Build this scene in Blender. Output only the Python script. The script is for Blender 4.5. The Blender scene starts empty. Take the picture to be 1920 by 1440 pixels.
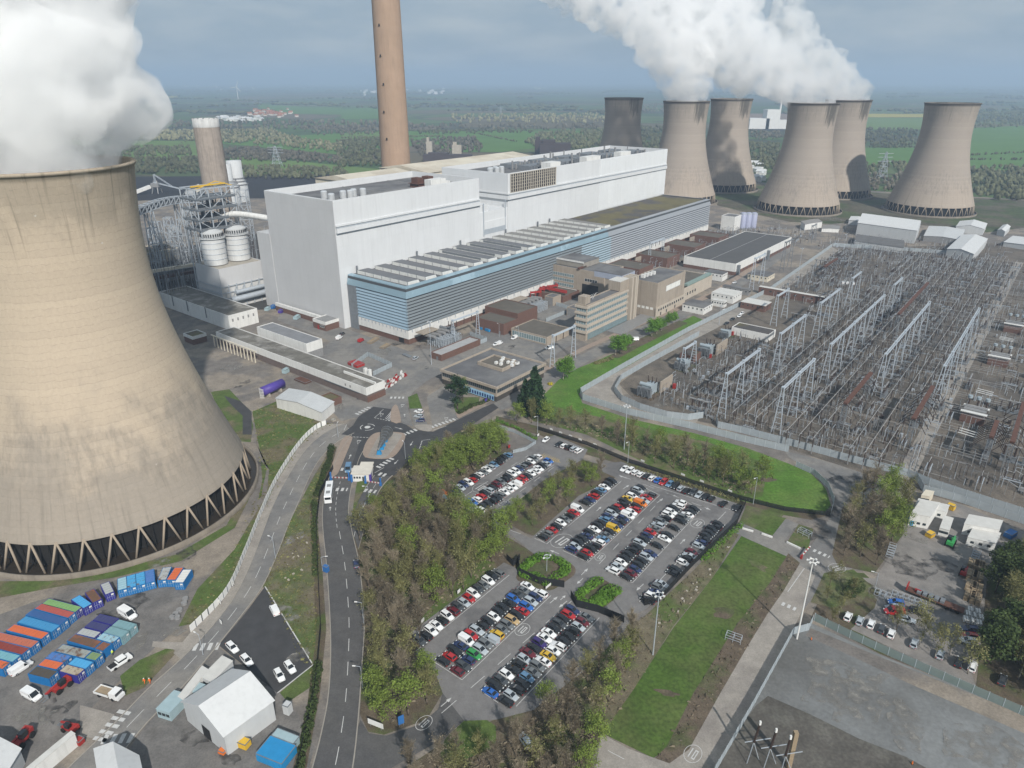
import bpy, bmesh, math, random
import numpy as np
from mathutils import Vector, Matrix
R = math.radians
rnd = random.Random(7)
sc = bpy.context.scene
COL = sc.collection
# ---------------------------------------------------------------- camera
CH, CHY, CF = 138.58, 149.1, 1316.6          # drone height (m), horizon row, focal length (photo px)
CP = math.atan((720 - CHY) / CF)
cd = bpy.data.cameras.new('camera'); cam = bpy.data.objects.new('camera', cd); COL.objects.link(cam)
cam.location = (0, 0, CH); cam.rotation_euler = (math.pi / 2 - CP, 0, 0)
cd.sensor_width = 36; cd.lens = CF / 1920 * 36; cd.clip_start = 1; cd.clip_end = 90000
sc.camera = cam
# ---------------------------------------------------------------- sun and sky
SUN_EL, SUN_AZ = 38, (0.34, -0.94)           # sun stands behind the camera, to its right
sl = bpy.data.lights.new('sun', 'SUN'); so = bpy.data.objects.new('sun', sl); COL.objects.link(so)
sl.energy = 3.8; sl.angle = R(1.2); sl.color = (1, .955, .89)
_d = Vector((SUN_AZ[0], SUN_AZ[1], math.tan(R(SUN_EL)) * math.hypot(*SUN_AZ))).normalized()
so.rotation_euler = _d.to_track_quat('Z', 'Y').to_euler(); so.location = (0, 0, 400)
w = bpy.data.worlds.new('World'); sc.world = w; w.use_nodes = True
nt = w.node_tree; bg = nt.nodes['Background']
sky = nt.nodes.new('ShaderNodeTexSky'); sky.sky_type = 'NISHITA'; sky.sun_disc = False
sky.sun_elevation = R(SUN_EL); sky.sun_rotation = math.atan2(SUN_AZ[0], SUN_AZ[1]); sky.dust_density = 2.0; sky.altitude = 100
tc = nt.nodes.new('ShaderNodeTexCoord'); mp = nt.nodes.new('ShaderNodeMapping'); mp.inputs['Scale'].default_value = (3, 3, 12)
nz = nt.nodes.new('ShaderNodeTexNoise'); nz.inputs['Scale'].default_value = 2.3; nz.inputs['Detail'].default_value = 7; nz.inputs['Roughness'].default_value = .55
cr = nt.nodes.new('ShaderNodeValToRGB')
cr.color_ramp.elements[0].position = .40; cr.color_ramp.elements[0].color = (2.35, 3.0, 3.65, 1)
cr.color_ramp.elements[1].position = .64; cr.color_ramp.elements[1].color = (3.4, 3.85, 4.2, 1)
mx = nt.nodes.new('ShaderNodeMix'); mx.data_type = 'RGBA'; mx.inputs[0].default_value = .9
L = nt.links.new
L(tc.outputs['Generated'], mp.inputs['Vector']); L(mp.outputs[0], nz.inputs['Vector']); L(nz.outputs[0], cr.inputs[0])
L(sky.outputs[0], mx.inputs[6]); L(cr.outputs[0], mx.inputs[7]); L(mx.outputs[2], bg.inputs['Color'])
bg.inputs['Strength'].default_value = .1
sc.view_settings.view_transform = 'Standard'; sc.view_settings.look = 'None'; sc.view_settings.gamma = 1
sc.view_settings.use_curve_mapping = False; sc.view_settings.exposure = 0.4
cy = sc.cycles
cy.max_bounces = 30; cy.diffuse_bounces = 2; cy.glossy_bounces = 2; cy.transmission_bounces = 3; cy.transparent_max_bounces = 16
cy.volume_bounces = 28; cy.use_denoising = True; cy.use_adaptive_sampling = True; cy.adaptive_threshold = .015
cy.caustics_reflective = cy.caustics_refractive = False; cy.sample_clamp_indirect = 6
# ---------------------------------------------------------------- helpers
def G(x, y, z=0.0):
 "world point at height z under a photo pixel"
 dx = (x - 960) / CF; dy = (720 - y) / CF
 t = (z - CH) / (dy * math.cos(CP) - math.sin(CP))
 return Vector((dx * t, (math.cos(CP) + dy * math.sin(CP)) * t, z))
def PX(p):
 z = p[2] - CH; zc = p[1] * math.cos(CP) - z * math.sin(CP); yc = p[1] * math.sin(CP) + z * math.cos(CP)
 return 960 + CF * p[0] / zc, 720 - CF * yc / zc
def hgt(b, ytop):
 g = G(*b); lo, hi = 0, 400
 for _ in range(50):
  m = (lo + hi) / 2
  if PX((g.x, g.y, m))[1] > ytop: lo = m
  else: hi = m
 return lo
def K(x0, y0, s):
 return lambda *p: (x0 + p[0] / s, y0 + p[1] / s)
TH = R(51.66); U = Vector((math.cos(TH), math.sin(TH), 0)); V = Vector((U.y, -U.x, 0)); C0 = G(767, 647)
def S(u, v, z=0.0):
 "site grid: u along the turbine hall, v towards the switchyard"
 return C0 + U * u + V * v + Vector((0, 0, z))
def SU(x, y, z=0.0):
 d = G(x, y, z) - C0; return d.dot(U), d.dot(V)
def spline(pts, step=4.0, closed=False):
 P = [Vector((p[0], p[1], p[2] if len(p) > 2 else 0)) for p in pts]; out = []; n = len(P)
 for i in range(n if closed else n - 1):
  if closed: a, b, c, d = P[i - 1], P[i], P[(i + 1) % n], P[(i + 2) % n]
  else: a, b, c, d = P[max(i - 1, 0)], P[i], P[i + 1], P[min(i + 2, n - 1)]
  k = max(1, int((c - b).length / step))
  for j in range(k):
   t = j / k
   out.append(.5 * ((2 * b) + (c - a) * t + (2 * a - 5 * b + 4 * c - d) * t * t + (3 * b - a - 3 * c + d) * t ** 3))
 if not closed: out.append(P[-1])
 return out
class MB:
 def __init__(s): s.v = []; s.f = []; s.m = []
 def add(s, vs, fs, mi=0):
  o = len(s.v); s.v += [tuple(x) for x in vs]; s.f += [tuple(o + i for i in f) for f in fs]; s.m += [mi] * len(fs)
 def quad(s, a, b, c, d, mi=0): s.add([a, b, c, d], [(0, 1, 2, 3)], mi)
 def prism(s, poly, z0, z1, mi=0, cap=True, top=None):
  n = len(poly); a = [(p[0], p[1], z0) for p in poly]; t = top or poly; b = [(p[0], p[1], z1) for p in t]
  ar = sum(poly[i][0] * poly[(i + 1) % n][1] - poly[(i + 1) % n][0] * poly[i][1] for i in range(n))
  if ar < 0: a.reverse(); b.reverse()
  fs = [(i, (i + 1) % n, n + (i + 1) % n, n + i) for i in range(n)]
  if cap: fs += [tuple(range(n, 2 * n)), tuple(range(n - 1, -1, -1))]
  s.add(a + b, fs, mi)
 def box(s, c, dx, dy, dz, ax=None, mi=0):
  "box with its base centre at c; ax = local x direction"
  x = Vector(ax).normalized() if ax else Vector((1, 0, 0)); y = Vector((-x.y, x.x, 0)).normalized(); c = Vector(c)
  p = [c + x * sx * dx / 2 + y * sy * dy / 2 for sx, sy in ((-1, -1), (1, -1), (1, 1), (-1, 1))]
  s.add(p + [q + Vector((0, 0, dz)) for q in p], [(0, 1, 5, 4), (1, 2, 6, 5), (2, 3, 7, 6), (3, 0, 4, 7), (4, 5, 6, 7), (3, 2, 1, 0)], mi)
 def bar(s, a, b, w, h=None, mi=0):
  a = Vector(a); b = Vector(b); d = (b - a)
  if d.length < 1e-6: return
  d.normalize(); h = h or w
  x = d.cross(Vector((0, 0, 1))); x = x.normalized() if x.length > 1e-3 else Vector((1, 0, 0)); y = d.cross(x)
  o = [x * w / 2 * i + y * h / 2 * j for i, j in ((-1, -1), (1, -1), (1, 1), (-1, 1))]
  s.add([a + q for q in o] + [b + q for q in o], [(0, 1, 5, 4), (1, 2, 6, 5), (2, 3, 7, 6), (3, 0, 4, 7), (4, 5, 6, 7), (3, 2, 1, 0)], mi)
 def tube(s, a, b, r, r2=None, n=8, mi=0, cap=True):
  a = Vector(a); b = Vector(b); d = (b - a).normalized(); r2 = r if r2 is None else r2
  x = d.cross(Vector((0, 0, 1))); x = x.normalized() if x.length > 1e-3 else Vector((1, 0, 0)); y = d.cross(x)
  vs = [a + (x * math.cos(t) + y * math.sin(t)) * r for t in (2 * math.pi * i / n for i in range(n))]
  vs += [b + (x * math.cos(t) + y * math.sin(t)) * r2 for t in (2 * math.pi * i / n for i in range(n))]
  fs = [(i, (i + 1) % n, n + (i + 1) % n, n + i) for i in range(n)]
  if cap: fs += [tuple(range(n - 1, -1, -1)), tuple(range(n, 2 * n))]
  s.add(vs, fs, mi)
 def lathe(s, prof, n=24, c=(0, 0, 0), mi=0, capt=False, capb=False):
  vs = []; fs = []
  for r, z in prof:
   for i in range(n):
    t = 2 * math.pi * i / n; vs.append((c[0] + r * math.cos(t), c[1] + r * math.sin(t), c[2] + z))
  for j in range(len(prof) - 1):
   for i in range(n): fs.append((j * n + i, j * n + (i + 1) % n, (j + 1) * n + (i + 1) % n, (j + 1) * n + i))
  if capt: k = (len(prof) - 1) * n; fs.append(tuple(range(k, k + n)))
  if capb: fs.append(tuple(range(n - 1, -1, -1)))
  s.add(vs, fs, mi)
 def mesh(s, name, mats, smooth=False):
  me = bpy.data.meshes.new(name); me.from_pydata(s.v, [], s.f)
  for m in (mats if isinstance(mats, (list, tuple)) else [mats]): me.materials.append(m)
  if any(s.m): me.polygons.foreach_set('material_index', s.m)
  if smooth: me.polygons.foreach_set('use_smooth', [True] * len(s.f))
  me.update(); return me
 def build(s, name, mats, parent=None, smooth=False):
  o = bpy.data.objects.new(name, s.mesh(name, mats, smooth)); COL.objects.link(o)
  if parent is not None: o.parent = parent
  return o
def tag(o, label=None, cat=None, group=None, kind=None):
 if label: o['label'] = label
 if cat: o['category'] = cat
 if group: o['group'] = group
 if kind: o['kind'] = kind
 return o
def thing(name, label, cat, loc=(0, 0, 0), rz=0, group=None):
 o = bpy.data.objects.new(name, None); COL.objects.link(o); o.location = loc; o.rotation_euler = (0, 0, rz); o.empty_display_size = .5
 return tag(o, label, cat, group)
KIDS = {}
def kids(o): return [c for c in o.children]
def dup(root, loc, rz=0.0, label=None, group=None, scale=None, tree=None):
 tree = tree or [(c, list(c.children)) for c in root.children]
 r = root.copy(); COL.objects.link(r); r.location = loc; r.rotation_euler = (0, 0, rz)
 if scale: r.scale = scale if hasattr(scale, '__len__') else (scale,) * 3
 if label: r['label'] = label
 if group: r['group'] = group
 made = []
 for ch, gs in tree:
  c = ch.copy(); COL.objects.link(c); c.parent = r; made.append(c)
  for g in gs:
   d = g.copy(); COL.objects.link(d); d.parent = c; made.append(d)
 return r, made
def local(root, p):
 "world point -> coordinates of an unrotated root"
 return Vector(p) - Vector(root.location)
# ---------------------------------------------------------------- materials
MATS = {}
def mat(name, col, rough=.85, var=.12, sc=.5, metal=0.0, spec=.3, col2=None, sc2=.08, th=.5, soft=.12, amt=1.0, world=False, island=0.0, bump=0.0, streak=0.0, stretch=None, objvar=0.0, panel=None, fine=0.0):
 m = bpy.data.materials.new(name); m.use_nodes = True; n = m.node_tree.nodes; l = m.node_tree.links.new
 b = n['Principled BSDF']; b.inputs['Roughness'].default_value = rough; b.inputs['Metallic'].default_value = metal
 b.inputs['Specular IOR Level'].default_value = spec
 if world: src = n.new('ShaderNodeNewGeometry').outputs['Position']
 else: src = n.new('ShaderNodeTexCoord').outputs['Object']
 if stretch:
  q = n.new('ShaderNodeMapping'); q.inputs['Scale'].default_value = stretch; l(src, q.inputs['Vector']); srcn = q.outputs[0]
 else: srcn = src
 t = n.new('ShaderNodeTexNoise'); t.inputs['Scale'].default_value = sc; t.inputs['Detail'].default_value = 6; t.inputs['Roughness'].default_value = .65
 l(srcn, t.inputs['Vector'])
 mr = n.new('ShaderNodeMapRange'); mr.inputs['From Min'].default_value = .25; mr.inputs['From Max'].default_value = .75
 mr.inputs['To Min'].default_value = 1 - var; mr.inputs['To Max'].default_value = 1 + var; l(t.outputs[0], mr.inputs['Value']); val = mr.outputs[0]
 def mul(a, bb):
  k = n.new('ShaderNodeMath'); k.operation = 'MULTIPLY'
  for i, q in enumerate((a, bb)):
   if isinstance(q, float): k.inputs[i].default_value = q
   else: l(q, k.inputs[i])
  return k.outputs[0]
 def rng(sock, a):
  k = n.new('ShaderNodeMapRange'); k.inputs['To Min'].default_value = 1 - a; k.inputs['To Max'].default_value = 1 + a; l(sock, k.inputs['Value']); return k.outputs[0]
 if island: val = mul(val, rng(n.new('ShaderNodeNewGeometry').outputs['Random Per Island'], island))
 if objvar: val = mul(val, rng(n.new('ShaderNodeObjectInfo').outputs['Random'], objvar))
 if streak:
  q = n.new('ShaderNodeMapping'); q.inputs['Scale'].default_value = (1, 1, .06); l(src, q.inputs['Vector'])
  t3 = n.new('ShaderNodeTexNoise'); t3.inputs['Scale'].default_value = .9; t3.inputs['Detail'].default_value = 4; l(q.outputs[0], t3.inputs['Vector'])
  k = n.new('ShaderNodeMapRange'); k.inputs['From Min'].default_value = .5; k.inputs['From Max'].default_value = .8; k.inputs['To Min'].default_value = 1; k.inputs['To Max'].default_value = 1 - streak
  l(t3.outputs[0], k.inputs['Value']); val = mul(val, k.outputs[0])
 if fine:
  tf = n.new('ShaderNodeTexNoise'); tf.inputs['Scale'].default_value = sc * 9; tf.inputs['Detail'].default_value = 3; l(src, tf.inputs['Vector'])
  k = n.new('ShaderNodeMapRange'); k.inputs['From Min'].default_value = .3; k.inputs['From Max'].default_value = .7; k.inputs['To Min'].default_value = 1 - fine; k.inputs['To Max'].default_value = 1 + fine; l(tf.outputs[0], k.inputs['Value']); val = mul(val, k.outputs[0])
 if panel:
  d = n.new('ShaderNodeVectorMath'); d.operation = 'DOT_PRODUCT'; l(src, d.inputs[0]); d.inputs[1].default_value = (U.x + V.x, U.y + V.y, 0)
  s3 = n.new('ShaderNodeSeparateXYZ'); l(src, s3.inputs[0]); c3 = n.new('ShaderNodeCombineXYZ'); l(d.outputs['Value'], c3.inputs[0]); l(s3.outputs[2], c3.inputs[1])
  bt = n.new('ShaderNodeTexBrick'); bt.offset = 0; l(c3.outputs[0], bt.inputs['Vector'])
  for nm, q in (('Scale', 1), ('Brick Width', panel[0]), ('Row Height', panel[1]), ('Mortar Size', panel[2]), ('Mortar Smooth', 1), ('Color1', (1, 1, 1, 1)), ('Color2', (.965,) * 3 + (1,)), ('Mortar', (.9,) * 3 + (1,))): bt.inputs[nm].default_value = q
  val = mul(val, bt.outputs['Color'])
 rgb = n.new('ShaderNodeRGB'); rgb.outputs[0].default_value = (*col, 1); c = rgb.outputs[0]
 if col2:
  t2 = n.new('ShaderNodeTexNoise'); t2.inputs['Scale'].default_value = sc2; t2.inputs['Detail'].default_value = 7; t2.inputs['Roughness'].default_value = .6; l(srcn, t2.inputs['Vector'])
  k = n.new('ShaderNodeMapRange'); k.interpolation_type = 'SMOOTHSTEP'; k.inputs['From Min'].default_value = th - soft; k.inputs['From Max'].default_value = th + soft; k.inputs['To Max'].default_value = amt
  l(t2.outputs[0], k.inputs['Value'])
  x = n.new('ShaderNodeMix'); x.data_type = 'RGBA'; l(k.outputs[0], x.inputs[0]); l(c, x.inputs[6]); x.inputs[7].default_value = (*col2, 1); c = x.outputs[2]
 x = n.new('ShaderNodeMix'); x.data_type = 'RGBA'; x.blend_type = 'MULTIPLY'; x.inputs[0].default_value = 1; l(c, x.inputs[6]); l(val, x.inputs[7]); l(x.outputs[2], b.inputs['Base Color'])
 if bump:
  bp = n.new('ShaderNodeBump'); bp.inputs['Strength'].default_value = bump; l(t.outputs[0], bp.inputs['Height']); l(bp.outputs[0], b.inputs['Normal'])
 MATS[name] = m; return m
def leafmat(name, col, island=.35, objvar=.15):
 m = mat(name, col, rough=.7, var=.25, sc=.35, island=island, objvar=objvar, spec=.15)
 n = m.node_tree.nodes; l = m.node_tree.links.new; b = n['Principled BSDF']; out = n['Material Output']
 tr = n.new('ShaderNodeBsdfTranslucent'); ms = n.new('ShaderNodeMixShader'); ms.inputs[0].default_value = .3
 src = b.inputs['Base Color'].links[0].from_socket; l(src, tr.inputs[0]); l(b.outputs[0], ms.inputs[1]); l(tr.outputs[0], ms.inputs[2]); l(ms.outputs[0], out.inputs[0])
 return m
M_white = mat('white_cladding', (.60, .615, .625), .6, .04, .08, streak=.09, panel=(5.6, 12.4, .16))
M_white2 = mat('white_paint', (.64, .64, .62), .6, .07, .3, streak=.2)
M_grey_end = mat('pale_grey_cladding', (.485, .49, .495), .6, .04, .08, streak=.06, panel=(6, 14, .16))
M_roofgrey = mat('grey_felt_roof', (.105, .105, .11), .9, .2, .15, col2=(.16, .16, .16), sc2=.05)
M_roofmoss = mat('mossy_roof', (.075, .07, .068), .95, .25, .2, col2=(.12, .105, .05), sc2=.03, th=.5, soft=.06, stretch=(1, 1, 1))
M_rooflichen = mat('lichen_roof', (.14, .132, .115), .95, .35, .35, col2=(.24, .23, .21), sc2=.12, th=.56, soft=.08)
M_conc = mat('concrete', (.36, .33, .28), .9, .16, .25, streak=.25)
M_stone = mat('tan_precast_concrete', (.325, .28, .23), .9, .10, .2, streak=.25)
M_stone2 = mat('pale_precast_concrete', (.42, .372, .31), .9, .10, .2, streak=.2)
M_brick = mat('dark_red_brick', (.135, .078, .062), .92, .2, 1.2)
M_steel = mat('galvanised_steel', (.42, .46, .50), .5, .1, .5, metal=.3)
M_steeld = mat('dark_grey_steel', (.16, .175, .19), .6, .2, .5)
M_gantry = mat('pale_blue_grey_steel', (.40, .45, .50), .55, .1, .5)
M_dark = mat('dark_opening', (.02, .02, .022), .9, .2, 1)
M_glass = mat('window_glass', (.035, .045, .05), .12, .1, .3, spec=.6)
M_glassb = mat('pale_window_glass', (.16, .22, .235), .15, .25, .6, spec=.6)
M_louvre = mat('blue_grey_louvre', (.165, .188, .202), .45, .05, .1)
M_louvreb = mat('sky_blue_louvre', (.26, .355, .43), .45, .04, .1)
M_louvrew = mat('silver_louvre', (.27, .29, .315), .4, .05, .1)
M_fascia = mat('blue_fascia', (.20, .29, .345), .5, .09, .08, col2=(.27, .375, .44), sc2=.03, th=.55, soft=.02)
M_cream = mat('cream_cladding', (.58, .53, .43), .7, .06, .1, streak=.1)
M_ins = mat('brown_porcelain', (.05, .035, .03), .35, .2, 1)
M_insg = mat('grey_porcelain', (.22, .22, .22), .4, .2, 1)
M_alu = mat('aluminium_bar', (.38, .38, .375), .45, .08, .5, metal=.2)
M_rust = mat('rusty_steel', (.105, .052, .038), .8, .25, .6)
M_red = mat('red_paint', (.30, .028, .025), .5, .1, .6)
M_blue = mat('blue_paint', (.03, .13, .35), .5, .1, .6)
M_yellow = mat('yellow_paint', (.6, .38, .04), .5, .1, .6)
M_green = mat('green_paint', (.04, .28, .08), .5, .1, .6)
M_purple = mat('purple_paint', (.07, .045, .25), .5, .1, .6)
M_tyre = mat('tyre_rubber', (.015, .015, .015), .8, .1, 2)
M_line = mat('white_road_paint', (.47, .47, .46), .8, .2, 2, world=True)
M_liney = mat('yellow_road_paint', (.5, .36, .12), .8, .2, 2, world=True)
M_black = mat('black_mesh_fence', (.018, .02, .022), .7, .1, 1)
M_fence = mat('galvanised_fence_mesh', (.36, .41, .44), .6, .1, .5)
M_palis = mat('white_palisade', (.72, .72, .70), .6, .1, .5)
M_bark = mat('bark', (.12, .098, .075), .95, .2, 2)
M_barkp = mat('pale_bark', (.26, .24, .2), .95, .2, 2)
# ---------------------------------------------------------------- ground, roads, markings
SHEETS = [0]
def sheet(name, pts, m, lvl, kind='structure', px=True, smooth=None):
 P = [G(*p) for p in pts] if px else [Vector((p[0], p[1], 0)) for p in pts]
 if smooth: P = spline(P, smooth, True)
 SHEETS[0] += 1; z = lvl * .012 + (SHEETS[0] % 10) * .001
 mb = MB(); n = len(P)
 ar = sum(P[i].x * P[(i + 1) % n].y - P[(i + 1) % n].x * P[i].y for i in range(n))
 if ar < 0: P.reverse()
 from mathutils.geometry import tessellate_polygon
 mb.add([(p.x, p.y, z) for p in P], [tuple(t) for t in tessellate_polygon([P])])
 o = mb.build(name, m)
 # all faces up
 me = o.data
 for f in me.polygons:
  if f.normal.z < 0: f.flip()
 return tag(o, kind=kind)
def farmland():
 m = mat('farmland', (.075, .11, .04), .95, .18, .004, world=True); n = m.node_tree.nodes; l = m.node_tree.links.new
 b = n['Principled BSDF']; pos = n.new('ShaderNodeNewGeometry').outputs['Position']
 mp = n.new('ShaderNodeMapping'); mp.inputs['Rotation'].default_value = (0, 0, .35); mp.inputs['Scale'].default_value = (.0021, .0036, .001); l(pos, mp.inputs['Vector'])
 wob = n.new('ShaderNodeTexNoise'); wob.inputs['Scale'].default_value = .0012; l(pos, wob.inputs['Vector'])
 ad = n.new('ShaderNodeVectorMath'); ad.operation = 'ADD'; l(mp.outputs[0], ad.inputs[0]); l(wob.outputs['Color'], ad.inputs[1])
 v = n.new('ShaderNodeTexVoronoi'); v.distance = 'CHEBYCHEV'; v.inputs['Scale'].default_value = 1; l(ad.outputs[0], v.inputs['Vector'])
 sp = n.new('ShaderNodeSeparateColor'); l(v.outputs['Color'], sp.inputs[0])
 cr = n.new('ShaderNodeValToRGB'); e = cr.color_ramp; e.interpolation = 'CONSTANT'
 cols = [(0, (.045, .085, .028)), (.2, (.07, .115, .035)), (.38, (.105, .09, .055)), (.5, (.055, .10, .03)), (.66, (.085, .12, .045)), (.8, (.12, .10, .07)), (.9, (.05, .075, .035)), (.975, (.06, .09, .035))]
 while len(e.elements) < len(cols): e.elements.new(.5)
 for k, (p, c) in enumerate(cols): e.elements[k].position = p; e.elements[k].color = (*c, 1)
 l(sp.outputs[0], cr.inputs[0])
 # hedgerows
 v2 = n.new('ShaderNodeTexVoronoi'); v2.feature = 'DISTANCE_TO_EDGE'; v2.inputs['Scale'].default_value = 1; l(ad.outputs[0], v2.inputs['Vector'])
 h = n.new('ShaderNodeMapRange'); h.inputs['From Min'].default_value = .02; h.inputs['From Max'].default_value = .035; h.inputs['To Min'].default_value = 1; h.inputs['To Max'].default_value = 0; l(v2.outputs[0], h.inputs['Value'])
 # woods
 t = n.new('ShaderNodeTexNoise'); t.inputs['Scale'].default_value = .0016; t.inputs['Detail'].default_value = 5; l(pos, t.inputs['Vector'])
 wd = n.new('ShaderNodeMapRange'); wd.inputs['From Min'].default_value = .56; wd.inputs['From Max'].default_value = .58; l(t.outputs[0], wd.inputs['Value'])
 mxx = n.new('ShaderNodeMath'); mxx.operation = 'MAXIMUM'; l(h.outputs[0], mxx.inputs[0]); l(wd.outputs[0], mxx.inputs[1])
 x = n.new('ShaderNodeMix'); x.data_type = 'RGBA'; l(mxx.outputs[0], x.inputs[0]); l(cr.outputs[0], x.inputs[6]); x.inputs[7].default_value = (.05, .055, .035, 1)
 # towns: pale speckle far off
 t3 = n.new('ShaderNodeTexNoise'); t3.inputs['Scale'].default_value = .02; t3.inputs['Detail'].default_value = 3; l(pos, t3.inputs['Vector'])
 t4 = n.new('ShaderNodeTexNoise'); t4.inputs['Scale'].default_value = .0005; l(pos, t4.inputs['Vector'])
 a = n.new('ShaderNodeMath'); a.operation = 'GREATER_THAN'; a.inputs[1].default_value = .62; l(t3.outputs[0], a.inputs[0])
 bb = n.new('ShaderNodeMath'); bb.operation = 'GREATER_THAN'; bb.inputs[1].default_value = .6; l(t4.outputs[0], bb.inputs[0])
 ab = n.new('ShaderNodeMath'); ab.operation = 'MULTIPLY'; l(a.outputs[0], ab.inputs[0]); l(bb.outputs[0], ab.inputs[1])
 y = n.new('ShaderNodeMix'); y.data_type = 'RGBA'; l(ab.outputs[0], y.inputs[0]); l(x.outputs[2], y.inputs[6]); y.inputs[7].default_value = (.34, .28, .24, 1)
 l(y.outputs[2], b.inputs['Base Color']); return m
gm = MB(); gm.quad((-24000, -2500, -.3), (24000, -2500, -.3), (24000, 29500, -.3), (-24000, 29500, -.3))
tag(gm.build('ground', farmland()), kind='structure')
A_site = mat('trodden_yard_surface', (.15, .137, .125), .95, .3, .2, world=True, col2=(.225, .195, .16), sc2=.045, th=.52, soft=.06, fine=.16)
A_asph = mat('worn_asphalt', (.155, .152, .148), .95, .2, .35, world=True, col2=(.20, .19, .175), sc2=.05, th=.5, soft=.07, fine=.1)
A_car = mat('grey_car_park_asphalt', (.165, .16, .157), .95, .16, .5, world=True, col2=(.125, .122, .122), sc2=.06, th=.56, soft=.06, fine=.1)
A_new = mat('fresh_black_asphalt', (.05, .05, .052), .9, .22, .3, world=True, col2=(.052, .053, .056), sc2=.06, th=.5, soft=.1)
A_roadb = mat('dark_asphalt', (.078, .077, .078), .95, .2, .3, world=True, fine=.12, col2=(.09, .088, .086), sc2=.05, th=.5, soft=.1)
A_conc = mat('pale_concrete_paving', (.27, .248, .22), .95, .2, .3, world=True, fine=.12, col2=(.22, .2, .18), sc2=.06, th=.56, soft=.08)
A_red = mat('reddish_paving', (.27, .215, .175), .95, .14, .5, world=True)
A_dirt = mat('bare_brown_earth', (.105, .082, .06), 1, .35, .3, world=True, fine=.25, col2=(.07, .08, .035), sc2=.08, th=.55, soft=.08)
A_rough = mat('rough_weedy_ground', (.13, .112, .075), 1, .35, .35, world=True, fine=.25, col2=(.075, .105, .03), sc2=.05, th=.5, soft=.09)
A_lawn = mat('mown_grass', (.054, .098, .017), 1, .3, .12, world=True, col2=(.085, .108, .034), sc2=.045, th=.52, soft=.13, fine=.28)
A_grass = mat('verge_grass', (.07, .105, .026), 1, .35, .4, world=True, fine=.25, col2=(.125, .108, .065), sc2=.07, th=.54, soft=.08)
A_gravel = mat('blue_grey_gravel', (.19, .198, .198), 1, .14, .12, world=True, col2=(.112, .112, .108), sc2=.022, th=.5, soft=.14, fine=.12)
A_dkgrav = mat('dark_grey_gravel', (.135, .13, .125), 1, .3, .25, world=True, fine=.14, col2=(.16, .15, .14), sc2=.05, th=.52, soft=.1)
A_sub = mat('brown_stone_chippings', (.135, .116, .095), 1, .35, .2, world=True, fine=.3, col2=(.095, .085, .074), sc2=.04, th=.5, soft=.12)
A_coal = mat('coal_dust', (.022, .023, .026), .95, .25, .05, world=True)
A_wood = mat('woodland_floor', (.10, .08, .056), 1, .35, .4, world=True, fine=.3, col2=(.06, .08, .025), sc2=.1, th=.55, soft=.1)
A_field = mat('green_crop', (.075, .155, .035), 1, .15, .01, world=True)
A_field2 = mat('pale_green_pasture', (.105, .17, .045), 1, .15, .01, world=True)
A_rape = mat('yellow_rapeseed', (.32, .28, .06), 1, .1, .01, world=True)
A_plough = mat('ploughed_field', (.2, .15, .12), 1, .15, .01, world=True)
# fields behind the station
sheet('field', [(-300, 262), (368, 264), (372, 300), (-300, 310)], A_field2, 2)
sheet('field', [(405, 268), (640, 290), (1000, 245), (700, 246), (420, 262)], A_field, 2)
sheet('field', [(405, 300), (450, 292), (720, 318), (720, 325), (410, 328)], A_field2, 3)
sheet('field', [(770, 250), (1130, 245), (1130, 262), (940, 285), (860, 285), (775, 270)], A_field, 3)
sheet('field', [(640, 250), (725, 246), (727, 262), (640, 264)], A_field2, 4)
sheet('field', [(1615, 277), (1720, 277), (1700, 309), (1615, 309)], A_field, 2)
sheet('field', [(1620, 221), (1735, 221), (1725, 243), (1620, 243)], A_field2, 2)
sheet('field', [(1818, 240), (2000, 232), (2000, 322), (1815, 318)], A_field, 2)
sheet('field', [(1620, 213), (1735, 214), (1735, 220), (1620, 220)], A_rape, 2)
sheet('field', [(270, 179), (335, 180), (330, 183), (270, 183)], A_rape, 2)
sheet('field', [(640, 205), (720, 200), (720, 222), (640, 224)], A_field, 2)
sheet('field', [(1405, 213), (1478, 213), (1475, 228), (1405, 226)], A_plough, 2)
sheet('field', [(1405, 232), (1470, 232), (1470, 246), (1405, 244)], A_coal, 3)
sheet('field', [(480, 196), (640, 203), (640, 215), (500, 212)], A_field, 2)
sheet('coal_yard', [(150, 333), (380, 330), (500, 331), (640, 326), (700, 330), (640, 350), (500, 372), (385, 372), (150, 380)], A_coal, 3)
sheet('site_ground', [(-900, 1700), (2900, 1700), (2500, 470), (1920, 374), (1640, 358), (1400, 340), (1260, 330), (800, 330), (640, 345), (500, 366), (250, 372), (-600, 420)], A_site, 1)
# power station surfaces
sheet('rough_ground', [(1330, 352), (1420, 345), (1650, 362), (1920, 376), (1935, 425), (1850, 436), (1640, 412), (1560, 420), (1480, 416), (1400, 398), (1345, 385)], mat('dark_weedy_ground', (.085, .078, .055), 1, .4, .03, world=True, fine=.3, col2=(.055, .075, .03), sc2=.02, th=.5, soft=.06), 2)
sheet('plant_floor', [S(*q) for q in ((-125, -345), (130, -345), (130, -118), (-6, -118), (-30, -140), (-30, -190), (-125, -190))], mat('sooty_plant_floor', (.055, .053, .05), .95, .35, .15, world=True, fine=.2), 2, px=False)
sheet('asphalt_yard', [(540, 545), (600, 575), (660, 620), (770, 660), (880, 640), (1060, 580), (1130, 610), (1000, 690), (900, 640), (790, 700), (700, 780), (560, 700), (620, 640), (520, 600)], A_asph, 3)
sheet('substation_ground', [(1160, 720), (1200, 690), (1440, 560), (1560, 468), (1900, 455), (2300, 560), (2300, 1060), (1800, 945), (1700, 915), (1560, 868), (1480, 842), (1390, 806), (1310, 790), (1195, 755)], A_sub, 2)
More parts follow.
